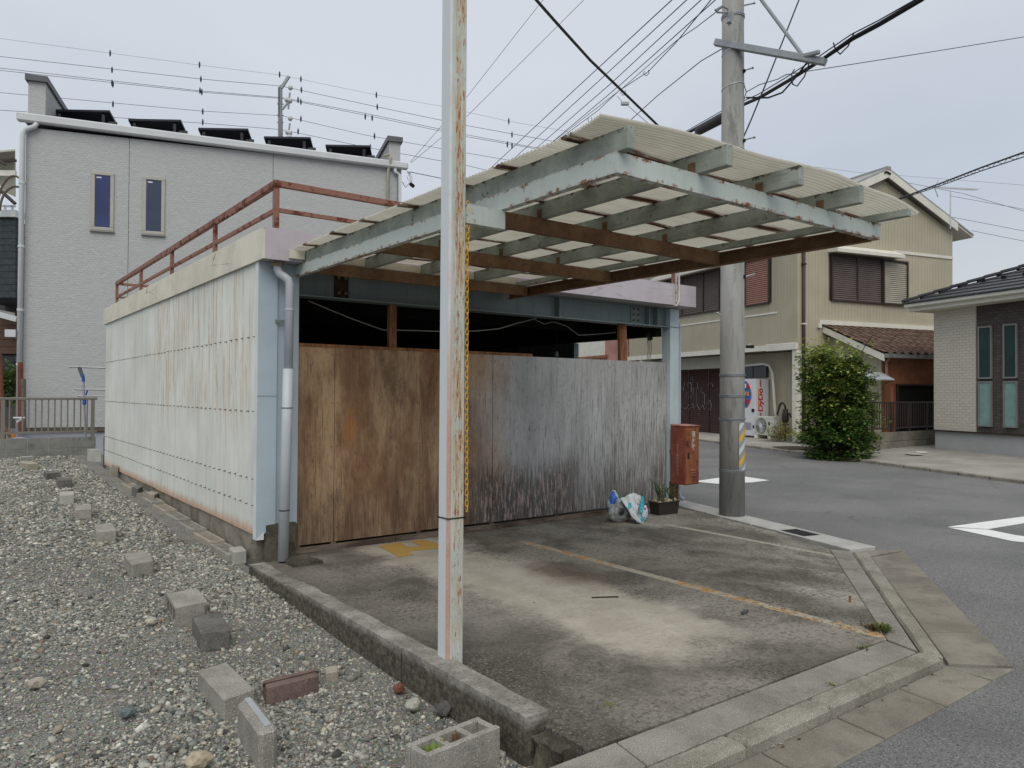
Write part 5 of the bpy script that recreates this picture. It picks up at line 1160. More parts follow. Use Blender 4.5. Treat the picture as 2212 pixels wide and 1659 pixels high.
# side print: P = near side face (normal -u), reading upward
def side(vv, z): return T.P(a0 - .007, vv, z)
MB().prism([side(.235, 1.62), side(.265, 1.62), side(.265, 1.845), side(.235, 1.845)], -T.u * .002).build('stripe', MVR, vm)
MB().prism([side(.27, 1.62), side(.30, 1.62), side(.30, 1.845), side(.27, 1.845)], -T.u * .002).build('stripe', MVG, vm)
MB().prism([side(.235, .45), side(.265, .45), side(.265, .80), side(.235, .80)], -T.u * .002).build('stripe', MVR, vm)
MB().prism([side(.27, .45), side(.30, .45), side(.30, .80), side(.27, .80)], -T.u * .002).build('stripe', MVG, vm)
for z0, z1 in ((.95, 1.20), (1.27, 1.58)): MB().prism([side(.165, z0 + .04), side(.215, z0), side(.215, z1), side(.165, z1 - .02)], -T.u * .002).build('orange_bar', MVO, vm)
text_mesh('DyDo', (.30, .24), side(.345, 1.21), (0, 0, 1), -T.v, 0, 'lettering', MVR, vm, .035)

# ------------------------------------------------------------------ air conditioner outdoor unit
ac = thing('outdoor_unit', T.P(1.35, .1, 0), 'white air conditioner outdoor unit with round fan grille beside the vending machine', 'air conditioner')
a0, a1, v0, v1, z0, z1 = .98, 1.80, -.03, .26, .115, .70
MB().box((a0, v0, z0), (a1, v1, z1), T).build('casing', plain('off_white_casing', (.55, .55, .50), .5, .05), ac, bevel=.012)
fc = T.P(a1 - .31, v0 - .004, .405); MG = plain('grille_dark', (.09, .09, .085), .5)
pts = [fc + T.u * math.cos(k * math.pi / 12) * .245 + V((0, 0, math.sin(k * math.pi / 12) * .245)) for k in range(24)]
MB().prism(pts, -T.v * .003).build('fan_opening', MG, ac)
m = MB()
for k in range(28):
    a = k * 2 * math.pi / 28; m.beam(fc - T.v * .012 + (T.u * math.cos(a) + V((0, 0, math.sin(a)))) * .05, fc - T.v * .012 + (T.u * math.cos(a + .25) + V((0, 0, math.sin(a + .25)))) * .24, .006, .006, T.v)
m.build('grille', MVW, ac); MB().tube([fc - T.v * .005, fc - T.v * .02], .055, 14).build('fan_hub', MVW, ac)
for k in range(3):
    a = k * 2.094 + .5; m = MB(); m.prism([fc - T.v * .006 + (T.u * math.cos(a + d) + V((0, 0, math.sin(a + d)))) * r for d, r in ((-.1, .06), (-.5, .22), (.35, .23), (.3, .06))], -T.v * .003); m.build('fan_blade', plain('fan_blade', (.22, .22, .21), .5), ac)
MB().box((a0 + .12, v0 - .004, .43), (a0 + .19, v0 - .001, .53), T).build('badge', MBLACK, ac)
MB().box((a0 - .02, v0 + .03, .38), (a0 - .001, v0 + .16, .58), T).build('valve_cover', MVW, ac)
for a in (a0 + .08, a1 - .14): MB().box((a, v0 - .06, .0), (a + .09, v1 + .05, .11), T).build('foot_block', MCRM, ac, bevel=.015)
# ------------------------------------------------------------------ hand pump
hp = thing('water_pump', T.P(.55, .05, 0), 'old black cast iron hand pump on a pipe against the tan wall', 'pump')
MIR = plain('black_cast_iron', (.025, .022, .018), .6, .3, 20)
pc = T.P(.50, .02, 0)
MB().tube([pc, pc + V((0, 0, .48))], .03, 8).build('riser_pipe', MIR, hp)
MB().tube([pc + V((0, 0, z)) for z in (.46, .49, .50, .55, .60, .80, .84, .93, .95)], [.10, .10, .07, .075, .10, .10, .075, .08, .05], 12).build('pump_barrel', MIR, hp, smooth=True)
MB().tube([pc + V((0, 0, .93)), pc - T.v * .02 + V((0, 0, 1.06)), pc + T.u * .12 + V((0, 0, 1.13)), pc + T.u * .22 + V((0, 0, 1.08)), pc + T.u * .3 + V((0, 0, .88)), pc + T.u * .34 + V((0, 0, .78))], [.03, .03, .03, .035, .022, .03], 7).build('handle', MIR, hp, smooth=True)
MB().tube([pc + V((0, 0, .80)) - T.u * .05, pc + V((0, 0, .82)) - T.u * .18, pc + V((0, 0, .70)) - T.u * .22], .028, 7).build('spout', MIR, hp)

# ------------------------------------------------------------------ shrubs
def foliage(c, rad, n, leaf, seed, cols, layers=True, parent=None, name='foliage', flat=.35, shape=None, mat=None):
    r = random.Random(seed); m = MB(); c = V(c)
    for i in range(n):
        while True:
            d = V((r.gauss(0, 1), r.gauss(0, 1), r.gauss(0, 1))).normalized(); k = r.random() ** .45
            mxd = max(abs(d.x), abs(d.y), abs(d.z)); bx_ = .5 + .5 * .86 / mxd if rad[0] > .5 else 1; p = V((d.x * rad[0] * k, d.y * rad[1] * k, d.z * rad[2] * k)) * min(bx_, 1.3)
            s_ = 1 + .30 * MN.noise(V((d.x * 2.2 + seed, d.y * 2.2, d.z * 3.2))) + .12 * MN.noise(d * 6)
            p = p * s_
            if MN.noise(V((p.x * 2.2 + seed, p.y * 2.2, p.z * 4.5))) < -.22 and k > .55: continue
            break
        out = V((p.x, p.y, 0)); out = out.normalized() if out.length > .01 else V((1, 0, 0))
        tip = (out * r.uniform(.5, 1) + V((r.uniform(-.5, .5), r.uniform(-.5, .5), r.uniform(-.45, .35)))).normalized()
        L = leaf * r.uniform(.6, 1.4); sd = tip.cross(V((r.uniform(-.4, .4), r.uniform(-.4, .4), 1))).normalized() * L * flat
        q = c + p; col = cols[0] if r.random() < .72 else cols[1] if r.random() < .75 else cols[2]
        top = max(0, p.z / rad[2]); f_ = r.uniform(.7, 1.2); young = r.random() < .85 and (top > .8 or MN.noise(V((q.x * 2.6, q.y * 2.6, q.z * 4.2))) + top * .5 > .28)
        if young: col = cols[3]
        col = tuple(x * f_ for x in col)
        m.add([q, q + tip * L * .5 + sd, q + tip * L, q + tip * L * .5 - sd], [(0, 1, 2, 3)], col)
    return m.build(name, mat or MLEAF, parent, fix=False)
MLEAF = M('leaves', .5, .3); a_ = MLEAF.t.nodes.new('ShaderNodeVertexColor'); a_.layer_name = 'tint'
tr = MLEAF.t.nodes.new('ShaderNodeBsdfTranslucent'); ms = MLEAF.t.nodes.new('ShaderNodeMixShader'); ms.inputs[0].default_value = .3
MLEAF.color(a_.outputs[0]); MLEAF.t.links.new(a_.outputs[0], tr.inputs[0]); MLEAF.t.links.new(MLEAF.b.outputs[0], ms.inputs[1]); MLEAF.t.links.new(tr.outputs[0], ms.inputs[2]); MLEAF.t.links.new(ms.outputs[0], MLEAF.t.nodes['Material Output'].inputs[0]); MLEAF = MLEAF.done()
GC = [(.13, .21, .045), (.08, .15, .035), (.24, .20, .06), (.31, .37, .07)]
sb = thing('shrub', (16.1, 9.3, .05), 'big dense nandina bush with yellow-green tips in front of the tan house', 'bush')
foliage((16.15, 9.25, 1.75), (.70, .72, .92), 19000, .07, 11, GC, parent=sb)
foliage((16.3, 9.15, .60), (.88, .8, .72), 19000, .07, 12, [GC[1], GC[1], GC[2], GC[0]], parent=sb)
foliage((16.6, 9.05, 1.5), (.58, .6, .85), 9000, .07, 13, [GC[1], GC[1], GC[2], GC[0]], parent=sb)
foliage((16.15, 9.2, 1.9), (.92, .85, 1.02), 1100, .085, 17, [GC[3], GC[0], GC[2], GC[3]], parent=sb)
foliage((16.3, 9.1, .9), (1.02, .9, .85), 700, .08, 18, [GC[0], GC[1], GC[2], GC[3]], parent=sb)
for cx_s, cy_s, rs in ((16.55, 9.35, .75), (17.75, 11.0, .75)):
    rr_ = random.Random(int(rs * 100)); MB().prism([(cx_s + math.cos(k * .3927) * rs * rr_.uniform(.85, 1.1), cy_s + math.sin(k * .3927) * rs * rr_.uniform(.7, 1.) , .03) for k in range(16)], (0, 0, .05)).build('soil_bed', plain('soil_litter_%d' % int(rs * 100), (.075, .06, .04), .95, .5, 12, bump=.8, bscale=30), kind='structure')
MBRK = plain('shrub_stem', (.06, .045, .03), .9, .3, 12); rr = random.Random(5); m = MB()
for k in range(22):
    a = rr.uniform(0, 6.28); p0 = V((16.35 + math.cos(a) * .25, 9.2 + math.sin(a) * .25, .02)); p1 = V((16.35 + math.cos(a) * .6, 9.2 + math.sin(a) * .6, rr.uniform(1.2, 2.6))); m.tube([p0, p0.lerp(p1, .5) + V((rr.uniform(-.1, .1), 0, .1)), p1], [.018, .014, .006], 5)
m.build('stems', MBRK, sb, kind='stuff')
t = thing('shrub', (17.9, 10.3, .1), 'low dark green bush growing behind the brown fence', 'bush')
foliage((18.1, 10.25, 1.0), (.95, .35, .42), 3800, .075, 14, [GC[0], GC[1], GC[2], GC[0]], parent=t)
t = thing('weeds', (17.6, 11.0, .1), 'yellow-brown ferny weeds at the foot of the hand pump', 'weeds')
q = T.P(.35, -.35, .25); foliage(q, (.42, .42, .32), 900, .06, 15, [(.18, .19, .05), (.25, .13, .05), (.1, .13, .03), (.25, .25, .06)], parent=t)
foliage(q + V((-.2, -.9, -.1)), (.35, .5, .18), 900, .06, 16, [GC[0], GC[1], GC[2], GC[3]], parent=t)

# ------------------------------------------------------------------ brown fence on a low block wall
FY = 9.66
wl = thing('block_wall', (20, FY, 0), 'low dark stained block wall under the brown fence', 'wall')
xa = ony(1845, 938, FY).x; xb = 23.2; zb, zt_ = .02, ony(1845, 938, FY).z
for row in range(2):
    h = (zt_ - zb) / 2; n = int((xb - xa) / .8)
    for k in range(n + 1):
        x0 = xa + k * .8 - (.4 if row else 0); x1 = min(xb, x0 + .792); x0 = max(xa, x0)
        if x1 - x0 > .05: MB().box((x0, FY, zb + row * h), (x1, FY + .15, zb + (row + 1) * h - .008)).build('block', MGUT, wl)
fn = thing('fence', (20, FY, .5), 'dark brown metal railing fence on the low block wall', 'fence')
zf0, zf1 = zt_ + .08, ony(1845, 868, FY).z
MB().box((xa, FY + .05, zf1 - .04), (xb, FY + .09, zf1)).build('top_rail', MBRW, fn); MB().box((xa, FY + .05, zf0), (xb, FY + .09, zf0 + .04)).build('bottom_rail', MBRW, fn)
x = xa + .02; k = 0
while x < xb:
    if k % 8 == 0: MB().box((x - .025, FY + .045, zt_), (x + .025, FY + .095, zf1 - .041)).build('post', MBRW, fn)
    else: MB().box((x - .011, FY + .06, zf0 + .041), (x + .011, FY + .08, zf1 - .041)).build('baluster', MBRW, fn)
    x += .125; k += 1

# ------------------------------------------------------------------ cream and dark brick house on the right
Q = Fr((20.603, 8.942, .075), 19)
def brickmat(name, a, b_, mortar, rw, rh, bias=.0):
    m = M(name, .85, .2); n = m.t.nodes.new('ShaderNodeTexBrick')
    cb_ = m.t.nodes.new('ShaderNodeCombineXYZ')
    dot = m.t.nodes.new('ShaderNodeVectorMath'); dot.operation = 'DOT_PRODUCT'; m.t.links.new(m.pos, dot.inputs[0]); return m, n, cb_, dot
def brick_done(t4, dirv, a, b_, mortar, rw, rh):
    m, n, cb_, dot = t4; dot.inputs[1].default_value = dirv; m.t.links.new(dot.outputs['Value'], cb_.inputs[0]); m.t.links.new(m.z, cb_.inputs[1]); m.t.links.new(cb_.outputs[0], n.inputs[0])
    n.inputs['Color1'].default_value = (*a, 1); n.inputs['Color2'].default_value = (*b_, 1); n.inputs['Mortar'].default_value = (*mortar, 1); n.inputs['Scale'].default_value = 1; n.inputs['Brick Width'].default_value = rw; n.inputs['Row Height'].default_value = rh; n.inputs['Mortar Size'].default_value = rh * .07; n.inputs['Mortar Smooth'].default_value = .4
    m.color(m.mix(m.mul(m.noise(1.2, 5), .3), n.outputs[0], tuple(x * .8 for x in a))).bump(m.math('ADD', m.math('SUBTRACT', 1, n.outputs[1]), m.mul(m.noise(30, 4), .5)), .8, .012); return m.done()
MCBK = brick_done(brickmat('c', 0, 0, 0, 0, 0), Q.u, (.56, .52, .44), (.60, .56, .475), (.49, .455, .38), .18, .07)
MDBK = brick_done(brickmat('d', 0, 0, 0, 0, 0), Q.u, (.085, .072, .068), (.115, .098, .092), (.05, .045, .042), .18, .07)
rh = thing('brick_house', Q.P(-3, 2, 0), 'single-storey house with cream and dark brown brick cladding and a black tiled roof', 'house')
def qbox(a, b_, nm, mat, par=rh, bev=0): return MB().box(a, b_, Q).build(nm, mat, par, bevel=bev)
qbox((-7, .04, -.1), (-.0, 6, .47), 'foundation', plain('foundation_grey', (.37, .385, .38), .8, .06, 2, bump=.2))
qbox((-1.22, .0, .50), (.0, 6, 3.62), 'cream_wall', MCBK); qbox((-7, .03, .50), (-1.221, 6, 3.62), 'dark_wall', MDBK)
qbox((-7.02, -.03, .46), (.02, .0305, .498), 'base_flashing', MBRW)
MWF = plain('bronze_window_frame', (.27, .25, .24), .4, .05, metal=.3); MWG = plain('dark_green_glass', (.018, .05, .045), .08, .3, 1.2, .6); MWL = plain('pale_frosted_glass', (.20, .34, .32), .25, .15, 6, .5)
for (x0, x1) in ((-1.66, -1.29), (-2.30, -1.95), (-2.95, -2.6), (-3.6, -3.25)):
    for z0, z1, gm in ((1.80, 3.08, MWG), (.64, 1.74, MWL)):
        m = MB(); t_ = .035
        m.box((x0, -.03, z0), (x1, .02, z0 + t_), Q).box((x0, -.03, z1 - t_), (x1, .02, z1), Q).box((x0, -.03, z0 + t_), (x0 + t_, .02, z1 - t_), Q).box((x1 - t_, -.03, z0 + t_), (x1, .02, z1 - t_), Q)
        w_ = m.build('window', MWF, rh); MB().box((x0 + t_, -.008, z0 + t_), (x1 - t_, .006, z1 - t_), Q).build('pane', gm, w_)
qbox((-7.5, -.58, 3.70), (.42, -.46, 3.80), 'gutter', MCRM, bev=.02); qbox((-7.5, -.459, 3.60), (.40, 6.4, 3.74), 'eave_board', MCRM)
MSLT = plain('black_flat_tile', (.045, .046, .052), .45, .25, 8, .4)
E0u, E0v, E0z, sl_ = .44, -.62, 3.80, .40
for r_i in range(10):
    u_r = E0u - .0; off = r_i * .30
    z0 = E0z + off * sl_
    MB().hexa([Q.P(-7.5, E0v + off, z0), Q.P(E0u - off, E0v + off, z0), Q.P(E0u - off - .33, E0v + off + .33, z0 + .33 * sl_ - .03), Q.P(-7.5, E0v + off + .33, z0 + .33 * sl_ - .03),
               Q.P(-7.5, E0v + off, z0 + .035), Q.P(E0u - off, E0v + off, z0 + .035), Q.P(E0u - off - .33, E0v + off + .33, z0 + .33 * sl_ + .0), Q.P(-7.5, E0v + off + .33, z0 + .33 * sl_ + .0)]).build('tile_course', MSLT, rh)
    MB().hexa([Q.P(E0u - off, E0v + off, z0 - .002), Q.P(E0u - off, 8, z0 - .002), Q.P(E0u - off - .33, 8, z0 + .33 * sl_ - .03), Q.P(E0u - off - .33, E0v + off + .33, z0 + .33 * sl_ - .03),
               Q.P(E0u - off, E0v + off, z0 + .03), Q.P(E0u - off, 8, z0 + .03), Q.P(E0u - off - .33, 8, z0 + .33 * sl_ - .005), Q.P(E0u - off - .33, E0v + off + .33, z0 + .33 * sl_ - .005)]).build('tile_course', MSLT, rh)
for k in range(11):
    o0 = k * .26; p0 = Q.P(E0u - o0, E0v + o0, E0z + o0 * sl_ + .06); p1 = Q.P(E0u - o0 - .29, E0v + o0 + .29, E0z + (o0 + .29) * sl_ + .06)
    MB().beam(p0 + V((0, 0, .02)), p1, .17, .07).build('ridge_tile', MSLT, rh, bevel=.015)
for k in range(7): MB().box((-1.1 - k * .55, E0v + 1.02, E0z + 1.05 * sl_ + .02), (-1.02 - k * .55, E0v + 1.1, E0z + 1.05 * sl_ + .09), Q).build('snow_guard', MBLACK, rh)
hs = thing('hose', Q.P(.12, .3, .5), 'blue garden hose hanging at the corner of the brick house', 'hose'); MHS = plain('blue_hose', (.02, .10, .42), .4)
c = Q.P(.06, .25, .45)
for k in range(4): MB().tube([c + Q.v * (.0 + .03 * k) + Q.u * (math.cos(a * math.pi / 8) * (.10 + .01 * k)) + V((0, 0, math.sin(a * math.pi / 8) * (.30 - .02 * k))) for a in range(17)], .014, 6, cap=False).build('coil', MHS, hs)

# ------------------------------------------------------------------ pink building behind the shed, beyond the tan house
pb = thing('pink_building', T.P(13, 0, 0), 'faded pink corrugated building glimpsed through the shed opening', 'building')
MPNK = M('faded_pink_sheet', .8, .2); MPNK.color(MPNK.mix(MPNK.ramp(MPNK.noise(1.5, 6, .7), .35, .7), (.38, .19, .155), (.50, .28, .235))); MPNK = MPNK.done()
corr(T.P(9.5, -.02, .0), T.u, 7.6, (0, 0, 1), 4.2, -T.v, pitch=.15, amp=.012, name='pink_wall', mat=MPNK, parent=pb)
MB().box((9.45, .0, 0), (17.2, 5, 4.4), T).build('building_core', MPNK, pb)
MB().box((11.2, -.06, 3.05), (13.8, -.035, 3.75), T).build('window_panel', MCRM, pb); MB().box((11.0, -.10, 2.93), (14.6, -.035, 3.04), T).build('window_sill', MORG, pb)
MB().box((14.0, -.1, 3.05), (14.6, -.035, 3.6), T).build('rusty_vent', MORG, pb); MB().tube([T.P(10.0, -.1, 4.3), T.P(10.0, -.1, .2)], .05, 8).build('drainpipe', MVG, pb)
print('right side ok')
# ------------------------------------------------------------------ white house on the left
HF = Fr((1.309, 19.71, 0), 107.3, -90)           # u to the right along the facade, v away
def m_stonesiding():
    m = M('pale_stone_pattern_siding', .85, .2)
    dot = m.t.nodes.new('ShaderNodeVectorMath'); dot.operation = 'DOT_PRODUCT'; m.t.links.new(m.pos, dot.inputs[0]); dot.inputs[1].default_value = HF.u
    c3 = m.t.nodes.new('ShaderNodeCombineXYZ'); m.t.links.new(dot.outputs['Value'], c3.inputs[0]); m.t.links.new(m.z, c3.inputs[1])
    n = m.t.nodes.new('ShaderNodeTexBrick'); dv = m.t.nodes.new('ShaderNodeVectorMath'); dv.operation = 'MULTIPLY_ADD'; nn = m.t.nodes.new('ShaderNodeTexNoise'); nn.inputs['Scale'].default_value = 7; nn.inputs['Detail'].default_value = 3; m.t.links.new(c3.outputs[0], nn.inputs['Vector']); m.t.links.new(nn.outputs['Color'], dv.inputs[0]); dv.inputs[1].default_value = (.16, .07, 0); m.t.links.new(c3.outputs[0], dv.inputs[2]); m.t.links.new(dv.outputs[0], n.inputs[0]); n.inputs['Scale'].default_value = 1; n.inputs['Brick Width'].default_value = .11; n.inputs['Row Height'].default_value = .052; n.inputs['Mortar Size'].default_value = .005; n.inputs['Mortar Smooth'].default_value = .5
    n.inputs['Color1'].default_value = (.44, .45, .44, 1); n.inputs['Color2'].default_value = (.485, .495, .485, 1); n.inputs['Mortar'].default_value = (.415, .425, .415, 1)
    v = m.voro(9, vec=m.map((1, 1, 1.9), vec=c3.outputs[0]) if False else c3.outputs[0])
    m.color(m.mix(.35, n.outputs[0], (.465, .475, .465))).bump(m.math('ADD', m.mul(m.math('SUBTRACT', 1, n.outputs[1]), .8), m.mul(m.noise(11, 5, .7), 2.)), .45, .02); return m.done()
MSTS = m_stonesiding(); MGUTW = plain('white_gutter_plastic', (.56, .58, .58), .4, .04, 2, .4); MCAP = plain('dark_grey_capping', (.11, .115, .12), .5, .08, 3)
hs = thing('white_house', HF.P(4.2, 3, 0), 'tall pale grey house clad in stone-patterned siding with solar panels on the roof', 'house')
def hbox(a, b_, nm, mat, par=hs, bev=0): return MB().box(a, b_, HF).build(nm, mat, par, bevel=bev)
hbox((.0, .05, .0), (8.45, 8, .52), 'foundation', plain('grey_blue_foundation', (.36, .39, .43), .8, .06))
hbox((-.01, .0, .53), (8.46, 8, .62), 'base_flashing', plain('brown_flashing', (.10, .085, .06), .5))
for a0, a1 in ((.02, 2.075), (2.085, 5.245), (5.255, 8.43)): hbox((a0, .0, .63), (a1, .3, 7.30), 'siding_panel', MSTS)
hbox((.03, .31, .63), (8.42, 8, 7.30), 'house_core', MSTS)
MB().hexa([HF.P(-.14, -.16, 7.39), HF.P(8.58, -.16, 7.24), HF.P(8.58, .0, 7.24), HF.P(-.14, .0, 7.39), HF.P(-.14, -.16, 7.585), HF.P(8.58, -.16, 7.42), HF.P(8.58, .0, 7.42), HF.P(-.14, .0, 7.585)]).build('gutter', MGUTW, hs, bevel=.03); hbox((.37, .301, 7.20), (8.09, .6, 7.42), 'eave', MCAP)
MB().prism([HF.P(0, .02, 7.40), HF.P(8.45, .02, 7.32), HF.P(8.45, 8, 7.5), HF.P(0, 8, 7.5)], (0, 0, .04)).build('roof', MCAP, hs)
for a0, a1, zt_ in ((.02, .36, 8.38), (8.12, 8.42, 7.99)):
    MB().prism([HF.P(a0, .32, 7.4), HF.P(a0, 4, 7.4), HF.P(a0, 4, zt_), HF.P(a0, .12, zt_), HF.P(a0, .12, 7.45)], HF.u * (a1 - a0)).build('parapet', MSTS, hs)
    hbox((a0 - .05, .04, zt_ + .001), (a1 + .05, 4.1, zt_ + .13), 'parapet_cap', MCAP)
def facade_px(px, py, b_=0.): return HF.hit(px, py, b_)
for (x0, y0), (x1, y1), nm in (((198, 369.5), (245.5, 500), 0), ((309, 380), (355.5, 508.6), 1)):
    a0, z1 = facade_px(x0, y0 + .5); a1, z0 = facade_px(x1, y1); t_ = .075
    m = MB(); m.box((a0, -.04, z0), (a1, .0, z0 + t_), HF).box((a0, -.04, z1 - t_), (a1, .0, z1), HF).box((a0, -.04, z0 + t_), (a0 + t_, .0, z1 - t_), HF).box((a1 - t_, -.04, z0 + t_), (a1, .0, z1 - t_), HF)
    w_ = m.build('window', plain('champagne_frame_%d' % nm, (.42, .40, .35), .4, .04), hs, bevel=.008)
    MB().box((a0 + t_, -.022, z0 + t_), (a1 - t_, -.004, z1 - t_), HF).build('pane', plain('blue_film_glass_%d' % nm, (.035, .045, .13) if nm == 0 else (.045, .06, .10), .08, .2, .8, .5), w_)
    MB().box((a0 + t_ + .03, -.026, z1 - t_ - .07), (a0 + t_ + .13, -.0225, z1 - t_ - .04), HF).build('sticker', MVW, w_)
    MB().box((a0 - .02, -.06, z0 - .035), (a1 + .02, .0, z0 - .002), HF).build('sill', MWF, w_)
MB().tube([HF.P(.25, -.1, 7.39), HF.P(.20, -.1, 7.30), HF.P(.03, -.1, 7.22), HF.P(-.02, -.1, 7.10), HF.P(-.02, -.1, .1)], .055, 10).build('drainpipe', MGUTW, hs, smooth=True)
for z in (6.0, 4.6, 3.2, 2.0): MB().tube([HF.P(-.02, -.1, z), HF.P(-.02, -.1, z + .05)], .065, 10).build('pipe_joint', MGUTW, hs)
MB().tube([HF.P(8.25, -.08, 7.24), HF.P(8.25, -.08, 7.15), HF.P(8.36, -.08, 7.1), HF.P(8.36, -.08, .1)], .05, 10).build('drainpipe', MGUTW, hs, smooth=True)
MB().tube([HF.P(7.98, -.06, 7.55), HF.P(8.1, -.2, 7.56), HF.P(8.12, -.2, 7.45), HF.P(8.07, -.07, 7.2), HF.P(8.07, -.07, 4)], .035, 8).build('cable_duct', plain('beige_duct', (.45, .42, .33), .5), hs, smooth=True)
hbox((-.28, -.2, 2.62), (-.08, -.05, 2.78), 'rain_head', MGUTW)
# solar panels tilted on frames
MPV = plain('solar_panel_dark', (.012, .014, .02), .25, .2, 4, .5); MPVF = plain('panel_frame', (.05, .05, .055), .4)
for i, (xa, xb, y0) in enumerate(((114, 237, 237.5), (277, 391, 258), (428, 536, 277.4), (570, 671, 296), (703, 800, 313.8))):
    b_ = 1.1; a0, zt_ = HF.hit(xa, y0 - 1, b_); G = Fr(HF.P(a0, b_, 0), 125, -90); Lp, _ = G.hit(xb, y0, 0)
    t = thing('solar_panel', G.P(Lp / 2, .3, 7.6), ('leftmost', 'second from the left', 'middle', 'second from the right', 'rightmost')[i] + ' black tilted solar panel on the pale grey house', 'solar panel', 'solar panels in a row on the pale grey house')
    MB().prism([G.P(0, 0, zt_ - .04), G.P(0, 1.1, zt_ - .62), G.P(0, 1.1, zt_ - .57), G.P(0, 0, zt_ + .01)], G.u * Lp).build('panel', MPV, t)
    for a in (.12, Lp - .18): MB().beam(G.P(a, .06, 7.5), G.P(a, .06, zt_ - .08), .06, .05).build('leg', MPVF, t)
    MB().box((Lp - .10, .12, 7.5), (Lp + .10, .17, zt_ - .22), G).build('side_bracket', MPVF, t)

# ------------------------------------------------------------------ neighbour's balcony and carport at the far left edge
nb = thing('neighbour_house', at(0, 700, 24) * 1.0, 'dark brick house with a white-edged balcony at the left edge', 'house')
def vquad(px, d, th_, nm, mat, par):               # an upright slab seen between pixels, at depth d, square to the view of the street
    p = [at(x, y, d) for x, y in px]; return MB().prism(p, Fv * th_).build(nm, mat, par)
MDBR = plain('dark_blue_grey_brick', (.045, .055, .06), .8, .25, 8)
for r_i in range(12):
    y = 473 + r_i * 14.2; vquad([(-120, y), (33, y), (33, y + 13.4), (-120, y + 13.4)], 24, .4, 'brick_course', MDBR, nb)
vquad([(-120, 453), (32, 453), (33, 468), (-120, 468)], 23.9, .5, 'balcony_ledge', MGUTW, nb)
vquad([(-120, 440), (32, 443), (32, 447), (-120, 444)], 23.9, .06, 'balcony_rail', MALU, nb)
for x in (8, 24): vquad([(x, 444), (x + 4, 444), (x + 4, 453), (x, 453)], 23.9, .05, 'rail_post', MALU, nb)
vquad([(-120, 476), (30, 476), (30, 640), (-120, 640)], 24.5, 3, 'wall', MDBR, nb)
MCANP = plain('beige_awning_sheet', (.48, .45, .37), .5, .1, 2)
def arch(cx, cy, rx, ry, r, a0=180, a1=290, d=23.6):
    return MB().tube([at(cx + rx * math.cos(math.radians(a)), cy + ry * math.sin(math.radians(a)), d) for a in range(a0, a1 + 1, 10)], r, 6)
bc = thing('balcony_awning', at(10, 400, 25), 'beige curved balcony awning with brown ribs at the left edge', 'awning')
m = MB()
pts = [at(-130, 338, 25), at(33, 322, 25), at(33, 345, 26.2), at(-130, 360, 26.2)]; m.prism(pts, V((0, 0, -.06))); m.build('awning_top', MCANP, bc)
vquad([(-120, 345), (32, 345), (32, 425), (10, 415), (0, 400), (-120, 400)], 26, .05, 'awning_sheet', MCANP, bc)
vquad([(-120, 349), (32, 343), (32, 348), (-120, 354)], 24.6, .1, 'awning_beam', MBRW, bc); vquad([(-120, 366), (32, 368), (32, 380), (-120, 376)], 24.2, .1, 'awning_beam', MCRM, bc)
for cx, cy, rx, ry in ((30, 470, 38, 90), (34, 455, 34, 52)): arch(cx, cy, rx, ry, .035).build('awning_rib', plain('brown_rib', (.13, .10, .07)), bc)
MB().tube([at(-5, 345, 24), at(12, 356, 24)], .035, 5).build('awning_strut', MBRW, bc)
MB().tube([at(-5, 405, 24), at(33, 440, 24)], .06, 5).build('awning_strut', MBRW, bc)
cpt = thing('carport', at(0, 690, 21), 'white carport roof edge with gutter left of the pale grey house', 'carport')
m = MB(); a_, b_ = at(-140, 642, 21), at(38, 690, 20.6); m.beam(a_, b_, .12, .14); m.build('roof_edge', MGUTW, cpt)
m = MB().prism([at(-140, 648, 21.2), at(32, 684, 20.9), at(32, 676, 22.8), at(-140, 640, 22.8)], V((0, 0, -.04))); m.build('roof_sheet', plain('grey_carport_sheet', (.2, .2, .19)), cpt)
bw = thing('brown_house', at(0, 740, 27), 'brown wooden-walled house seen through the gap at the left edge', 'house')
for r_i in range(6): y = 672 + r_i * 15.5; vquad([(-140, y), (34, y), (34, y + 14.8), (-140, y + 14.8)], 27, .2, 'wall_board', plain('brown_wall_board', (.17, .10, .07)) if r_i == 0 else bpy.data.materials['brown_wall_board'], bw)
vquad([(-140, 645), (36, 645), (36, 960), (-140, 960)], 27.4, 2, 'wall', plain('dim_wall', (.09, .085, .08)), bw)
vquad([(-30, 768), (33, 768), (33, 800), (-30, 800)], 27.1, .2, 'window', plain('dim_glass', (.05, .055, .06), .15), bw)
t = thing('shrub', at(10, 840, 24.5), 'dark green hedge bush at the left edge behind the fence', 'bush')
c = at(8, 828, 24.5); foliage(c, (1.1, .6, .8), 2600, .13, 31, [GC[0], GC[1], GC[2], GC[0]], parent=t)

# ------------------------------------------------------------------ block wall with aluminium fence behind the gravel
FY2 = 16.0
bw_ = thing('block_wall', (.5, FY2, .2), 'low grey concrete block wall with white joints at the back of the gravel lot', 'wall')
zt0 = ony(100, 946, FY2).z; zj = ony(100, 977, FY2).z - .01; xr_ = ony(207, 950, FY2).x
MBW = concrete('stained_wall_block', (.20, .205, .19), (.29, .29, .265), dark=(.08, .08, .065), dk=.6, dlo=.48, dhi=.68, spk=.35, sc=3); MJ = plain('pale_mortar', (.42, .42, .38), .9, .1)
zj = zt0 - .20
MB().box((-6, FY2 + .008, -.3), (xr_, FY2 + .11, zt0 - .003)).build('mortar', MJ, bw_)
jx = [ony(x * .12206, 950, FY2).x for x in (107, 484, 858, 1238, 1338, 1490, 1700)]
xs_ = [jx[0] - .39 * k for k in range(15, 0, -1)] + jx[:4] + [jx[4]] + [xr_]
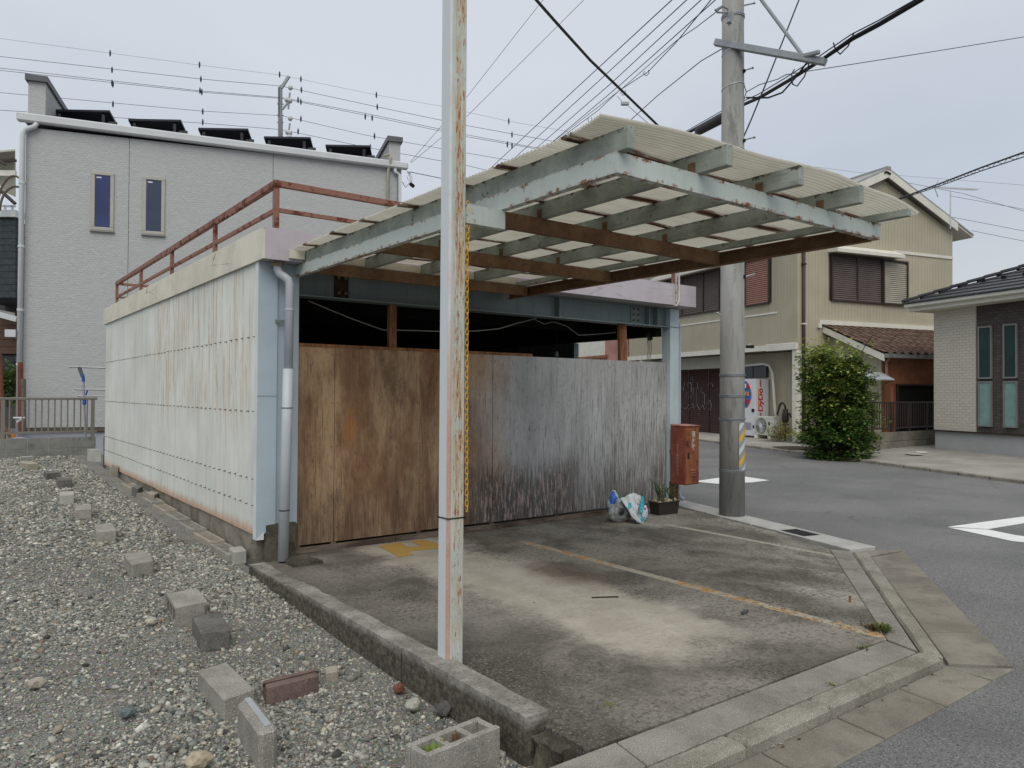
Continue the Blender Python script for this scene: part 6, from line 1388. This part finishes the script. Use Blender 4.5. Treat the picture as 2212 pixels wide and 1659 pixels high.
for r_i, (z0, z1) in enumerate(((-.05, zj - .006), (zj + .006, zt0))):
    for x0, x1 in zip(xs_[:-1], xs_[1:]): MB().box((x0 + .006, FY2, z0), (x1 - .006, FY2 + .12, z1)).build('block', MBW, bw_)
afn = thing('fence', (.5, FY2, .6), 'grey-brown aluminium railing fence on the block wall by the pale grey house', 'fence')
MAF = plain('bronze_aluminium', (.21, .195, .17), .45, .06, 3, .4)
zr1 = ony(100, 858.5, FY2).z; zr0 = ony(100, 934, FY2).z
xe = ony(211, 860, FY2).x
MB().box((-6, FY2 + .03, zr1 - .045), (xe, FY2 + .09, zr1)).build('top_rail', MAF, afn, bevel=.006); MB().box((-6, FY2 + .035, zr0 - .02), (xe, FY2 + .085, zr0 + .02)).build('bottom_rail', MAF, afn)
sp_ = [ony(x * .1709, 870, FY2).x for x in (125, 290, 370, 455, 535, 618, 700, 780, 862, 945, 1027, 1110)]
d_ = sp_[4] - sp_[3]
for x in sp_ + [sp_[0] - d_ * k for k in range(2, 30)]: MB().box((x - .011, FY2 + .045, zr0 + .021), (x + .011, FY2 + .07, zr1 - .046)).build('baluster', MAF, afn)
for x in (ony(1180 * .1709, 870, FY2).x, ony(7, 870, FY2).x, ony(7, 870, FY2).x - 2): MB().box((x - .03, FY2 + .032, zt0 + .001), (x + .03, FY2 + .088, zr1 - .046)).build('post', MAF, afn)
t = roughbox((xr_ + .03, 15.2, -.1), (xr_ + .22, 15.35, .62), (3, 3, 8), .01, 4); t.build('broken_wall_end', MBLKD, label='narrow broken end of wall between block wall and shed', cat='wall stub')
# laundry pole stand
lp = thing('laundry_stand', at(183, 900, 15.6), 'steel laundry pole stand with blue joints and horizontal drying poles', 'laundry stand')
MSS = plain('stainless_pole', (.42, .43, .44), .3, .05, metal=.5); MBJ = plain('blue_plastic_joint', (.03, .09, .35), .4); dL = 15.2
K = lambda x, y: at(x * .1709, 756 + y * .1709, dL)
MB().tube([K(1085, 1200), K(1065, 690), K(1055, 380)], .022, 8).build('pole', MSS, lp); MB().tube([K(1055, 400), K(1050, 330), K(1035, 300)], .03, 8).build('joint', MBJ, lp); MB().tube([K(1067, 690), K(1066, 630)], .035, 8).build('joint', MBJ, lp)
MB().tube([K(1045, 340), K(1000, 215)], .035, 6).build('arm', plain('grey_arm', (.10, .11, .12)), lp)
for x0, y0, x1, y1 in ((870, 212, 1500, 232), (950, 498, 1500, 506), (985, 583, 1500, 588)): MB().tube([K(x0, y0), K(x1, y1)], .018, 8).build('drying_pole', MSS, lp)
MB().tube([K(1080, 590), K(1105, 510)], .015, 6).build('hook', MBJ, lp)
# brown poles leaning by the downpipe
for i, (x0, y0, x1, y1, c_, r, lb) in enumerate(((265, 1060, 258, 155, (.16, .05, .035), .05, 'thick red-brown pipe standing by the white drainpipe behind the fence'), (300, 1060, 292, 365, (.14, .12, .10), .05, 'shorter grey-brown pipe standing beside the red-brown pipe'), (40, 1140, -10, 30, (.17, .06, .04), .05, 'rusty pole leaning at the left edge, tied to the fence'), (130, 1100, 20, 900, (.16, .07, .05), .035, 'rusty diagonal brace at the left edge behind the fence'))):
    MB().tube([at(x0 * .1709, 756 + y0 * .1709, 15.8), at(x1 * .1709, 756 + y1 * .1709, 15.8)], r, 8).build('pipe', plain('pole_paint_%d' % i, c_, .7, .2, 8), label=lb, cat='pipe')
MB().tube([at(x * .1709, 756 + y * .1709, 15.5) for x, y in ((172, 858), (318, 858), (275, 870), (215, 915))], .022, 6).build('wall_bracket', MGUTW, label='white bracket fixed behind the fence by the drainpipe', cat='bracket')
q = at(42, 951, 16.4); MB().tube([q + V((0, 0, -.3)), q + V((0, 0, -.08)), q + V((0, 0, .03)), q + V((0, 0, .08))], [.30, .28, .18, .02], 16).build('basin', plain('lilac_plastic', (.42, .38, .50), .4), smooth=True, label='upturned lilac plastic basin behind the block wall', cat='basin')
vquad([(25, 949), (30, 949), (30, 941), (25, 941)], 16.2, .1, 'can', MVO, None).location = at(0, 0, 1) * 0 + at(28, 945, 16.2)
bpy.data.objects['can']['label'] = 'small orange-banded can on the block wall'; bpy.data.objects['can']['category'] = 'can'

# ------------------------------------------------------------------ utility pole
MPOLE = concrete('pole_concrete', (.25, .25, .235), (.345, .34, .32), dark=(.10, .10, .09), dk=.6, dlo=.48, dhi=.66, spk=.2, sc=1.6, bump=.25)
nd = MPOLE.node_tree
for n_ in nd.nodes:
    if n_.type == 'TEX_NOISE' and n_.inputs['Scale'].default_value < 10:
        mpn = nd.nodes.new('ShaderNodeMapping'); mpn.inputs['Scale'].default_value = (2.2, 2.2, .35); g_ = nd.nodes.new('ShaderNodeNewGeometry'); nd.links.new(g_.outputs['Position'], mpn.inputs[0]); nd.links.new(mpn.outputs[0], n_.inputs['Vector'])
UX, UY = 7.57, 5.60
up_ = thing('utility_pole', (UX, UY, 0), 'concrete utility pole with perforated straps and a yellow striped guard', 'utility pole')
rad = lambda z: .151 - .0035 * z
MB().tube([(UX, UY, -.1), (UX, UY, 2.45), (UX, UY, 2.452), (UX, UY, 9)], [rad(0), rad(2.45), rad(2.45) - .002, rad(9)], 40).build('shaft', MPOLE, up_, smooth=True)
for o_ in up_.children: o_.data.polygons.foreach_set('use_smooth', [True] * len(o_.data.polygons))
def ucirc(z, r, tt=.012, hh=.02, tilt=0., nm='strap', mat=None, holes=True):
    m = MB(); n = 36
    for zz in (0, hh):
        for rr_ in (r, r + tt):
            for k in range(n):
                a = 2 * math.pi * k / n; m.v.append((UX + math.cos(a) * rr_, UY + math.sin(a) * rr_, z + zz + tilt * math.cos(a + .9)))
    for k in range(n):
        k2 = (k + 1) % n
        m.f += [(k, k2, n + k2, n + k), (2 * n + k, 3 * n + k, 3 * n + k2, 2 * n + k2), (n + k, n + k2, 3 * n + k2, 3 * n + k), (k, 2 * n + k, 2 * n + k2, k2)]
    o_ = m.build(nm, mat, up_)
    if holes:
        m = MB()
        for k in range(0, 36):
            a = 2 * math.pi * (k + .5) / n; c = V((UX + math.cos(a) * (r + tt + .0005), UY + math.sin(a) * (r + tt + .0005), z + hh / 2 + tilt * math.cos(a + .9))); t_ = V((-math.sin(a), math.cos(a), 0))
            m.beam(c - t_ * .006, c + t_ * .006, .001, .010)
        m.build('strap_holes', MBLACK, o_, kind='stuff')
    return o_
MGAL = plain('galvanised_steel', (.30, .32, .33), .45, .12, 10, metal=.4)
pz = lambda y: ony(1585, y, UY - .1).z
for y in (812, 857, 908, 1020): ucirc(pz(y), rad(1) + .001, .006, .026, mat=MGAL)
ucirc(6.02, rad(6) + .001, .007, .035, mat=MGAL)
for z, t_ in ((5.62, .05), (5.18, .03), (4.40, .02)): ucirc(z, rad(z) - .001, .005, .007, t_, 'wire_band', MALU, False)
def sleeve_panel(z0, z1, a0, a1, mat, nm, off=.004, skew=0.):
    m = MB(); n = 10
    for j, z in enumerate((z0, z1)):
        for k in range(n + 1):
            a = math.radians(a0 + (a1 - a0) * k / n); r = rad(z) + off; m.v.append((UX + math.cos(a) * r, UY + math.sin(a) * r, z + skew * k / n))
    m.f = [(k, k + 1, n + 2 + k, n + 1 + k) for k in range(n)]; return m.build(nm, mat, up_, smooth=True, fix=False)
az0 = -78
ga, gb = -72, 75
def m_guard():
    m = M('striped_guard_sheet', .45, .4)
    a = m.math('ARCTAN2', m.math('SUBTRACT', m.y, UY), m.math('SUBTRACT', m.x, UX))
    s_ = m.math('FRACT', m.math('ADD', m.mul(m.z, 7.), m.mul(a, -1.1)))
    s2 = m.math('FRACT', m.mul(m.math('ADD', m.mul(m.z, 7.), m.mul(a, -1.1)), .5))
    stripe = m.band(s_, .5, .24, .01); alt = m.ramp(s2, .495, .505)
    m.color(m.mix(stripe, (.29, .30, .31), m.mix(alt, (.72, .42, .02), (.58, .60, .58)))); return m.done()
sleeve_panel(pz(1018), pz(913), -112, 40, m_guard(), 'striped_guard', .006)
for z, sd in ((.0, 0),): pass
def peg(x, y, dx, nm='step_bolt'):
    p = ony(x, y, UY - .06); q = p + Rv * dx + V((0, 0, .03)); MB().tube([p, q], .009, 6).tube([q - Rv * .008, q + Rv * .012], .014, 6).build(nm, MGAL, up_)
for x, y, dx in ((1608, 598, .11), (1608, 1e3 * 0 + 562 * 0 + 302 - 0, .12), (1608, 290 * 0 + 152, .1), (1608, 750, .07), (1606, 12, .13)): peg(x, y, dx)
for x, y in ((1606, 598), (1606, 305), (1606, 155)): p = ony(x, y, UY - .12); MB().tube([p, p - Fv * .03], .022, 10).build('step_socket', MBLACK, up_)
peg(1558, 682, -.05)
q = ony(1612, 749, UY - .1); MB().beam(q, q + Rv * .09, .04, .035).build('cable_clamp', MBLACK, up_)
# bracket near the top
MB().tube([ony(x, y, UY - .16) for x, y in ((1575, 55), (1572, 20), (1560, 13), (1545, 22), (1551, 27), (1572, 27))], .012, 6).build('wire_bracket', MGAL, up_)
MB().beam(ony(1575, 50, UY - .17), ony(1580, 28, UY - .17), .05, .05).build('bracket_clamp', MGAL, up_)
# cross arm with strut
dA = 9.0; p0, p1 = at(1545, 91.5, 9.1), at(1784, 134, 8.35)
ca = MB().beam(p0, p1, .075, .075).build('cross_arm', MGAL, up_, bevel=.004)
MB().beam(p0 - (p1 - p0).normalized() * .002, p0 + (p1 - p0).normalized() * .001, .06, .06).build('arm_end', MBLACK, ca)
for t_ in (.12, .30, .42, .55, .68, .82, .95):
    c = p0.lerp(p1, t_) - Fv * .039; MB().beam(c - Rv * .009, c + Rv * .009, .004, .016).build('bolt_hole', MBLACK, ca)
MB().tube([at(1642, -4, 9.05), at(1737, 124, 8.5)], .022, 8).build('arm_strut', MGAL, up_)
MB().tube([V((UX + .115, UY - .05, z)) for z in (6.4, 5.9, 5.5, 5.3)] + [V((UX + .17, UY - .07, 5.15)), V((UX + .12, UY - .06, 5.0)), V((UX + .13, UY - .06, 4.85))], .006, 5).build('earth_wire', plain('dark_wire', (.08, .08, .08)), up_)

# ------------------------------------------------------------------ wires (each strung at its own distance)
MWD = plain('wire_dark', (.03, .035, .06), .5, .1); MWB_ = plain('wire_blue', (.03, .07, .20), .4, .1); MWG_ = plain('wire_grey', (.16, .17, .19), .5, .1); MWK = plain('cable_black', (.012, .012, .014), .5, .1)
def wire(pts, r, mat, label, cat='cable', group=None, name='cable', n=5, sag=0., parts=(), hid=0.):
    q = [at(*p) for p in pts]
    def ext(a, b_, p_, k):                       # strung on beyond the frame, or on behind the roof that hides it
        out = p_[0] < 3 or p_[0] > 2209 or p_[1] < 3
        return (a - b_).normalized() * (18 if out else (hid[k] if isinstance(hid, tuple) else hid))
    if ext(q[0], q[1], pts[0], 0).length > .01: q = [q[0] + ext(q[0], q[1], pts[0], 0)] + q
    if ext(q[-1], q[-2], pts[-1], 1).length > .01: q = q + [q[-1] + ext(q[-1], q[-2], pts[-1], 1)]
    return MB().tube(q, r, n).build(name, mat, label=label, cat=cat, group=group, fix=False)
GF = 'feeder wires running behind the pale grey house'
# railway-style wires with vibration dampers
FW = [([(-60, 75, 36), (188, 108, 37), (434, 141, 38), (605, 162, 39), (812, 205, 38.5), (957, 230, 38), (1012, 243, 38), (1100, 262, 38), (1270, 292, 38)], .007, [(238, 115), (431, 140), (604, 161), (650, 171), (813, 205), (1099, 262)], 'highest thin grey wire passing the far pole'),
      ([(-60, 112, 36), (0, 122, 36), (437, 171, 38), (608, 186, 39), (815, 231, 38.5), (1012, 272, 38), (1226, 311, 38), (1500, 350, 38)], .012, [(242, 151), (434, 171), (651, 194), (815, 231), (1106, 291)], 'second wire from the top passing the far pole'),
      ([(-60, 138, 36), (0, 147, 36), (430, 196, 38), (610, 211, 39), (800, 247, 38.5), (1012, 292, 38), (1190, 325, 38), (1500, 370, 38)], .012, [(242, 179), (432, 196), (644, 216), (789, 252), (1096, 312)], 'upper wire of the close pair passing the far pole'),
      ([(-60, 143, 36.2), (0, 152, 36.2), (434, 199, 38.2), (610, 213, 39.2), (800, 251, 38.7), (1012, 296, 38.2), (1190, 327, 38.2), (1500, 374, 38)], .012, [(244, 182), (436, 199), (650, 220), (804, 255), (1106, 315)], 'lower wire of the close pair passing the far pole'),
      ([(-60, 192, 36), (0, 200, 36), (437, 240, 38), (608, 250, 39), (790, 292, 38.5), (1010, 331, 38), (1123, 350, 38), (1500, 410, 38)], .011, [(244, 225), (438, 241), (650, 257), (809, 294), (1123, 349)], 'wire passing the far pole below the close pair'),
      ([(-60, 228, 36), (0, 238, 36), (437, 266, 38), (608, 280, 39), (800, 320, 38.5), (1010, 358, 38), (1076, 374, 38), (1500, 450, 38)], .012, [(438, 264), (644, 284), (800, 318)], 'lowest wire passing just over the solar panels')]
for pts, r, dm, lb in FW:
    o_ = wire(pts, r, MWD if r > .008 else MWG_, lb, 'wire', GF, 'overhead_wire')
    for x, y in dm:
        q = at(x, y, np.interp(x, [-60, 605, 1500], [36, 39, 38])); MB().tube([q + V((0, 0, .17)), q + V((0, 0, .06)), q - V((0, 0, .06)), q - V((0, 0, .17))], [.015, .045, .045, .015], 6).build('damper', MWD, o_)
BL = [([(1030, 391, 26), (1240, 195, 18), (1451, 0, 12), (1500, -46, 11)], 'leftmost of the parallel blue wires rising to the utility pole'), ([(1076, 374, 26), (1290, 178, 18), (1483, 0, 12), (1530, -44, 11)], 'second from the left of the parallel blue wires'),
      ([(1110, 362, 26), (1320, 180, 18), (1514, 0, 12), (1550, -34, 11)], 'third from the left of the parallel blue wires'), ([(1150, 343, 26), (1340, 183, 18), (1545, 0, 12), (1570, -22, 11)], 'rightmost of the parallel blue wires')]
for pts, lb in BL: wire(pts, .010, MWB_, lb, 'wire', 'parallel blue wires rising to the utility pole', 'overhead_wire', hid=(6., 0.))
wire([(1147, 345, 26), (1290, 240, 20), (1337, 196, 18), (1400, 155, 15.5), (1460, 92, 13), (1560, -30, 10)], .009, MWD, 'dark messenger wire with loops joining the blue wires near the pole', 'wire', None, 'overhead_wire', hid=(5., 0.))
wire([(1150, 341, 26), (1345, 190, 18), (1461, 88, 13), (1504, 59, 11.5), (1565, 12, 9.3)], .008, MWG_, 'thin grey wire with clamps ending at the pole bracket', 'wire', None, 'overhead_wire', hid=0.)
for i, (x, y) in enumerate([(1190, 317), (1231, 290), (1274, 258), (1396, 157), (1346, 200)]):
    d_ = np.interp(x, [1150, 1565], [26, 10]); q = at(x, y, d_); MB().tube([q + Rv * .05 + V((0, 0, .06)), q + Rv * .06 - V((0, 0, .02)), q - V((0, 0, .07)), q - Rv * .06 - V((0, 0, .02)), q - Rv * .04 + V((0, 0, .04))], .009, 5).build('cable_hook', MWD, label=('lowest', 'second lowest', 'middle', 'highest', 'second highest')[i] + ' small hanger loop on the messenger wire', cat='cable hook', group='hanger loops on the messenger wire')
wire([(1333, 207, 14), (1345, 222, 13.5), (1352, 224, 13.3), (1375, 245, 12.5), (1428, 290, 11.3), (1440, 300, 11)], .006, MWG_, 'thin wire dropping from the clamp towards the canopy', 'wire', None, 'overhead_wire')
q = at(1350, 224, 13.3); MB().beam(q - Rv * .07, q + Rv * .07, .06, .06).build('wire_clamp', MGAL, bevel=.01, label='small grey clamp box on the wires above the canopy', cat='clamp')
wire([(1175, -3, 20), (1012, 205, 22), (886, 350, 24)], .007, MWG_, 'thin grey wire going steeply from the pale grey house to the top', 'wire', None, 'overhead_wire')
wire([(1263, -2, 20), (1012, 248, 22), (888, 352, 24)], .007, MWG_, 'second thin grey wire from the pale grey house, less steep', 'wire', None, 'overhead_wire')
wire([(1156, -3, 6.2), (1200, 47, 6.6), (1275, 130, 7.3), (1360, 212, 8.2), (1443, 292, 9)], .014, MWK, 'thick twisted black cable crossing the blue wires', n=6, hid=(0., 2.))
wire([(1562, 104, 9.1), (1514, 132, 9.6), (1420, 207, 11), (1344, 276, 12.5)], .007, MWG_, 'thin wire from below the cross arm down to the canopy corner', 'wire', None, 'overhead_wire', hid=(0., 2.))
wire([(1727, -3, 9.2), (1660, 167, 9.15), (1622, 260, 9.1), (1594, 324, 9.1)], .009, MWD, 'stay wire crossing in front of the cross arm to the pole step', 'wire', None, 'overhead_wire')
q0 = [(2040, -40, 6.4), (1990, -3, 6.8), (1900, 50, 7.4), (1840, 82, 7.8), (1775, 128, 8.4), (1700, 175, 9.2), (1640, 210, 10), (1560, 245, 11.4), (1465, 297, 13.5)]
wire(q0, .016, MWK, 'thickest black street cable passing the end of the cross arm', n=6)
wire([(x - 2, y - 9 * (1 - abs(x - 1760) / 420), d_) for x, y, d_ in q0], .007, MWD, 'thin support wire just above the thickest street cable', 'cable')
wire([(x + 3, y + (4 if x > 1800 else 2), d_) for x, y, d_ in q0], .010, MWK, 'second black street cable lashed under the thickest one', 'cable')
wire([(1745, 133, 8.6), (1720, 166, 8.8), (1690, 200, 8.9), (1660, 211, 9), (1612, 211, 9.2)], .011, MWK, 'black cable drooping from the bundle to the pole')
wire([(1748, 136, 8.6), (1738, 165, 8.6), (1722, 186, 8.6), (1712, 182, 8.6), (1710, 160, 8.7), (1716, 150, 8.8)], .008, MWD, 'small looped cable hanging below the cross arm end')
wire([(1845, 70, 8), (1832, 100, 8), (1815, 117, 8.1), (1805, 108, 8.2), (1800, 92, 8.2)], .008, MWK, 'short drooping cable loop right of the cross arm')
q = [at(1747, 122, 8.5), at(1763, 112, 8.3)]; MB().beam(q[0] - Rv * .08, q[1] + Rv * .04, .045, .05).build('cable_clamp_box', MGAL, bevel=.012, label='ribbed grey clamp where the bundle crosses the cross arm', cat='clamp')
m = MB().tube([at(1508, 283, 10.6), at(1513, 281, 10.5), at(1563, 255, 9.9), at(1590, 240, 9.7)], [.055, .062, .062, .05], 10); m.build('cable_closure', plain('black_closure', (.03, .027, .025), .6, .2, 8), smooth=True, label='black cylindrical cable closure hanging left of the utility pole', cat='cable closure')
wire([(1465, 300, 13.5), (1500, 289, 11.5), (1512, 284, 10.8)], .008, MWD, 'thin lead running into the black cable closure')
wire([(1700, 161, 8.9), (1756, 152, 8.9), (2000, 114, 9.6), (2260, 72, 10.5)], .006, MWG_, 'thin line running right from the bundle across the sky', 'wire', None, 'overhead_wire')
wire([(1700, 160, 8.9), (1680, 171, 9), (1640, 183, 9.2), (1612, 199, 9.3)], .006, MWG_, 'thin line continuing left from the bundle to the pole', 'wire', None, 'overhead_wire')
# laced pair over the right house
zz = [(1940, 430, 13), (2040, 393, 11.5), (2120, 362, 10.5), (2260, 312, 9.3)]
wire(zz, .013, MWK, 'black cable over the brick house, upper one of the laced pair'); z2 = [(x + 3, y + 9 * (x - 1930) / 330 + 1, d_) for x, y, d_ in zz]
wire(z2, .008, MWD, 'lower support wire of the laced pair over the brick house', 'wire', None, 'overhead_wire')
m = MB()
def zzp(L, t_): i = min(2, int(t_ * 3)); f_ = t_ * 3 - i; return at(*L[i]).lerp(at(*L[i + 1]), f_)
for k in range(16): m.tube([zzp(zz, k / 16), zzp(z2, (k + .5) / 16), zzp(zz, (k + 1) / 16)], .004, 4)
m.build('lacing_wire', MWD, label='zigzag lacing between the laced pair of cables', cat='wire')
for i, (pts, lb) in enumerate((([(1640, 345, 30), (1850, 372, 30), (2212, 400, 30), (2260, 404, 30)], 'faint topmost wire behind the tan house roof'), ([(1946, 392, 28), (2080, 418, 28), (2260, 470, 28)], 'upper wire right of the tan house roof'), ([(2052, 423, 29), (2212, 452, 29), (2260, 460, 29)], 'wire starting at the aerial and running right'),
                              ([(2052, 468, 27), (2212, 499, 27), (2260, 508, 27)], 'third wire leaving the tan house roof to the right'), ([(2098, 498, 27), (2212, 521, 27), (2260, 531, 27)], 'lowest wire leaving the eave of the tan house'))):
    wire(pts, .009 if i else .006, MWG_, lb, 'wire', None, 'overhead_wire')
wire([(1885, 725, 20), (1870, 745, 20), (1848, 785, 20), (1838, 800, 20)], .012, MWK, 'black cable running down from the brown tiles into the bush')
# knot of fittings by the pale grey house corner
t = thing('wire_fitting', at(884, 385, 23.5), 'dangling black cable end with wires at the corner of the pale grey house', 'cable fitting')
MB().beam(at(888, 403, 23.5), at(892, 397, 23.5), .13, .16).build('cable_end', MBLACK, t, bevel=.02); MB().tube([at(x, y, 23.5) for x, y in ((869, 393), (876, 405), (884, 396), (890, 398))], .012, 5).build('lead', MWD, t)
for x in (880, 886, 890): MB().tube([at(884, 371, 23.5), at(x, 385, 23.5), at(889, 397, 23.5)], .007, 4).build('lead', MWG_, t)
MB().beam(at(879, 370, 23.5), at(888, 372, 23.5), .08, .08).build('insulator', MVW, t, bevel=.02)
wire([(888, 372, 23.5), (957, 386, 24), (1026, 395, 25), (1160, 405, 26)], .012, MWB_, 'blue service wire from the pale grey house corner behind the post', 'wire', None, 'overhead_wire')

# ------------------------------------------------------------------ far pole behind the pale grey house
fp = thing('utility_pole', at(608, 250, 39), 'distant pole with tilted top arm and white insulators behind the solar panels', 'utility pole')
D = 39; MFP = plain('far_pole_concrete', (.17, .175, .18), .8, .1)
Kk = lambda x, y: at(567 + x * .17, 145.8 + y * .17, D)
MB().tube([Kk(228, 1200), Kk(228, 640)], .12, 12).build('shaft', MFP, fp, smooth=True); MB().tube([Kk(208, 640), Kk(209, 250)], .05, 8).build('upper_shaft', MFP, fp); MB().beam(Kk(236, 700), Kk(236, 225), .10, .10).build('steel_post', MGAL, fp)
MB().beam(Kk(240, 260), Kk(338, 110), .13, .13).build('top_arm', MGAL, fp); MB().beam(Kk(250, 535), Kk(330, 440), .09, .09).build('middle_arm', MGAL, fp)
MB().beam(Kk(328, 530), Kk(348, 320), .07, .07).build('insulator_arm', MGAL, fp); MB().beam(Kk(330, 850), Kk(348, 710), .07, .07).build('insulator_arm', MGAL, fp)
MINS = plain('white_porcelain', (.55, .55, .55), .3, .1)
for x, y in ((355, 225), (352, 390), (310, 380), (353, 615), (350, 800), (318, 790), (345, 850)): MB().tube([Kk(x, y), Kk(x, y + 15), Kk(x, y + 35), Kk(x, y + 60)], [.06, .11, .13, .08], 10).build('insulator', MINS, fp, smooth=True)
for y in (460, 605, 695): MB().tube([Kk(185, y), Kk(268, y + 4)], .03, 6).build('collar', MGAL, fp)
r_ = random.Random(12); m = MB()
for k in range(260):                             # bits of leaf and grit gathered along the plywood foot, the planter and the kerb
    c = r_.choice([0, 0, 1, 2, 3])
    if c == 0: x, y, z = r_.uniform(2.6, 7.3), 6.49 - abs(r_.gauss(0, .06)), .003
    elif c == 1: x, y, z = 7.0 + r_.gauss(0, .3), 6.05 + r_.gauss(0, .15), .003
    elif c == 2: x = r_.uniform(1.0, 4.3); y, z = 1.90 - abs(r_.gauss(0, .05)) * .8, -.049
    else: x, y, z = r_.uniform(2.14, 6.6), r_.uniform(2.4, 6.3), .003
    if c == 3 and r_.random() < .5: continue
    a = r_.uniform(0, 6.28); l = r_.uniform(.006, .018); u_ = V((math.cos(a), math.sin(a), r_.uniform(0, .3))) * l; v_ = V((-math.sin(a), math.cos(a), 0)) * l * .5
    q = V((x, y, z)); cc = r_.choice([(.12, .08, .04), (.06, .05, .035), (.2, .16, .08), (.35, .33, .28)]); m.add([q - u_, q + v_, q + u_, q - v_], [(0, 1, 2, 3)], cc)
m.build('litter', MSTONE, label='dry leaf bits and grit scattered along the plywood foot and the kerb', cat='litter', kind='stuff', fix=False)
print('all ok')
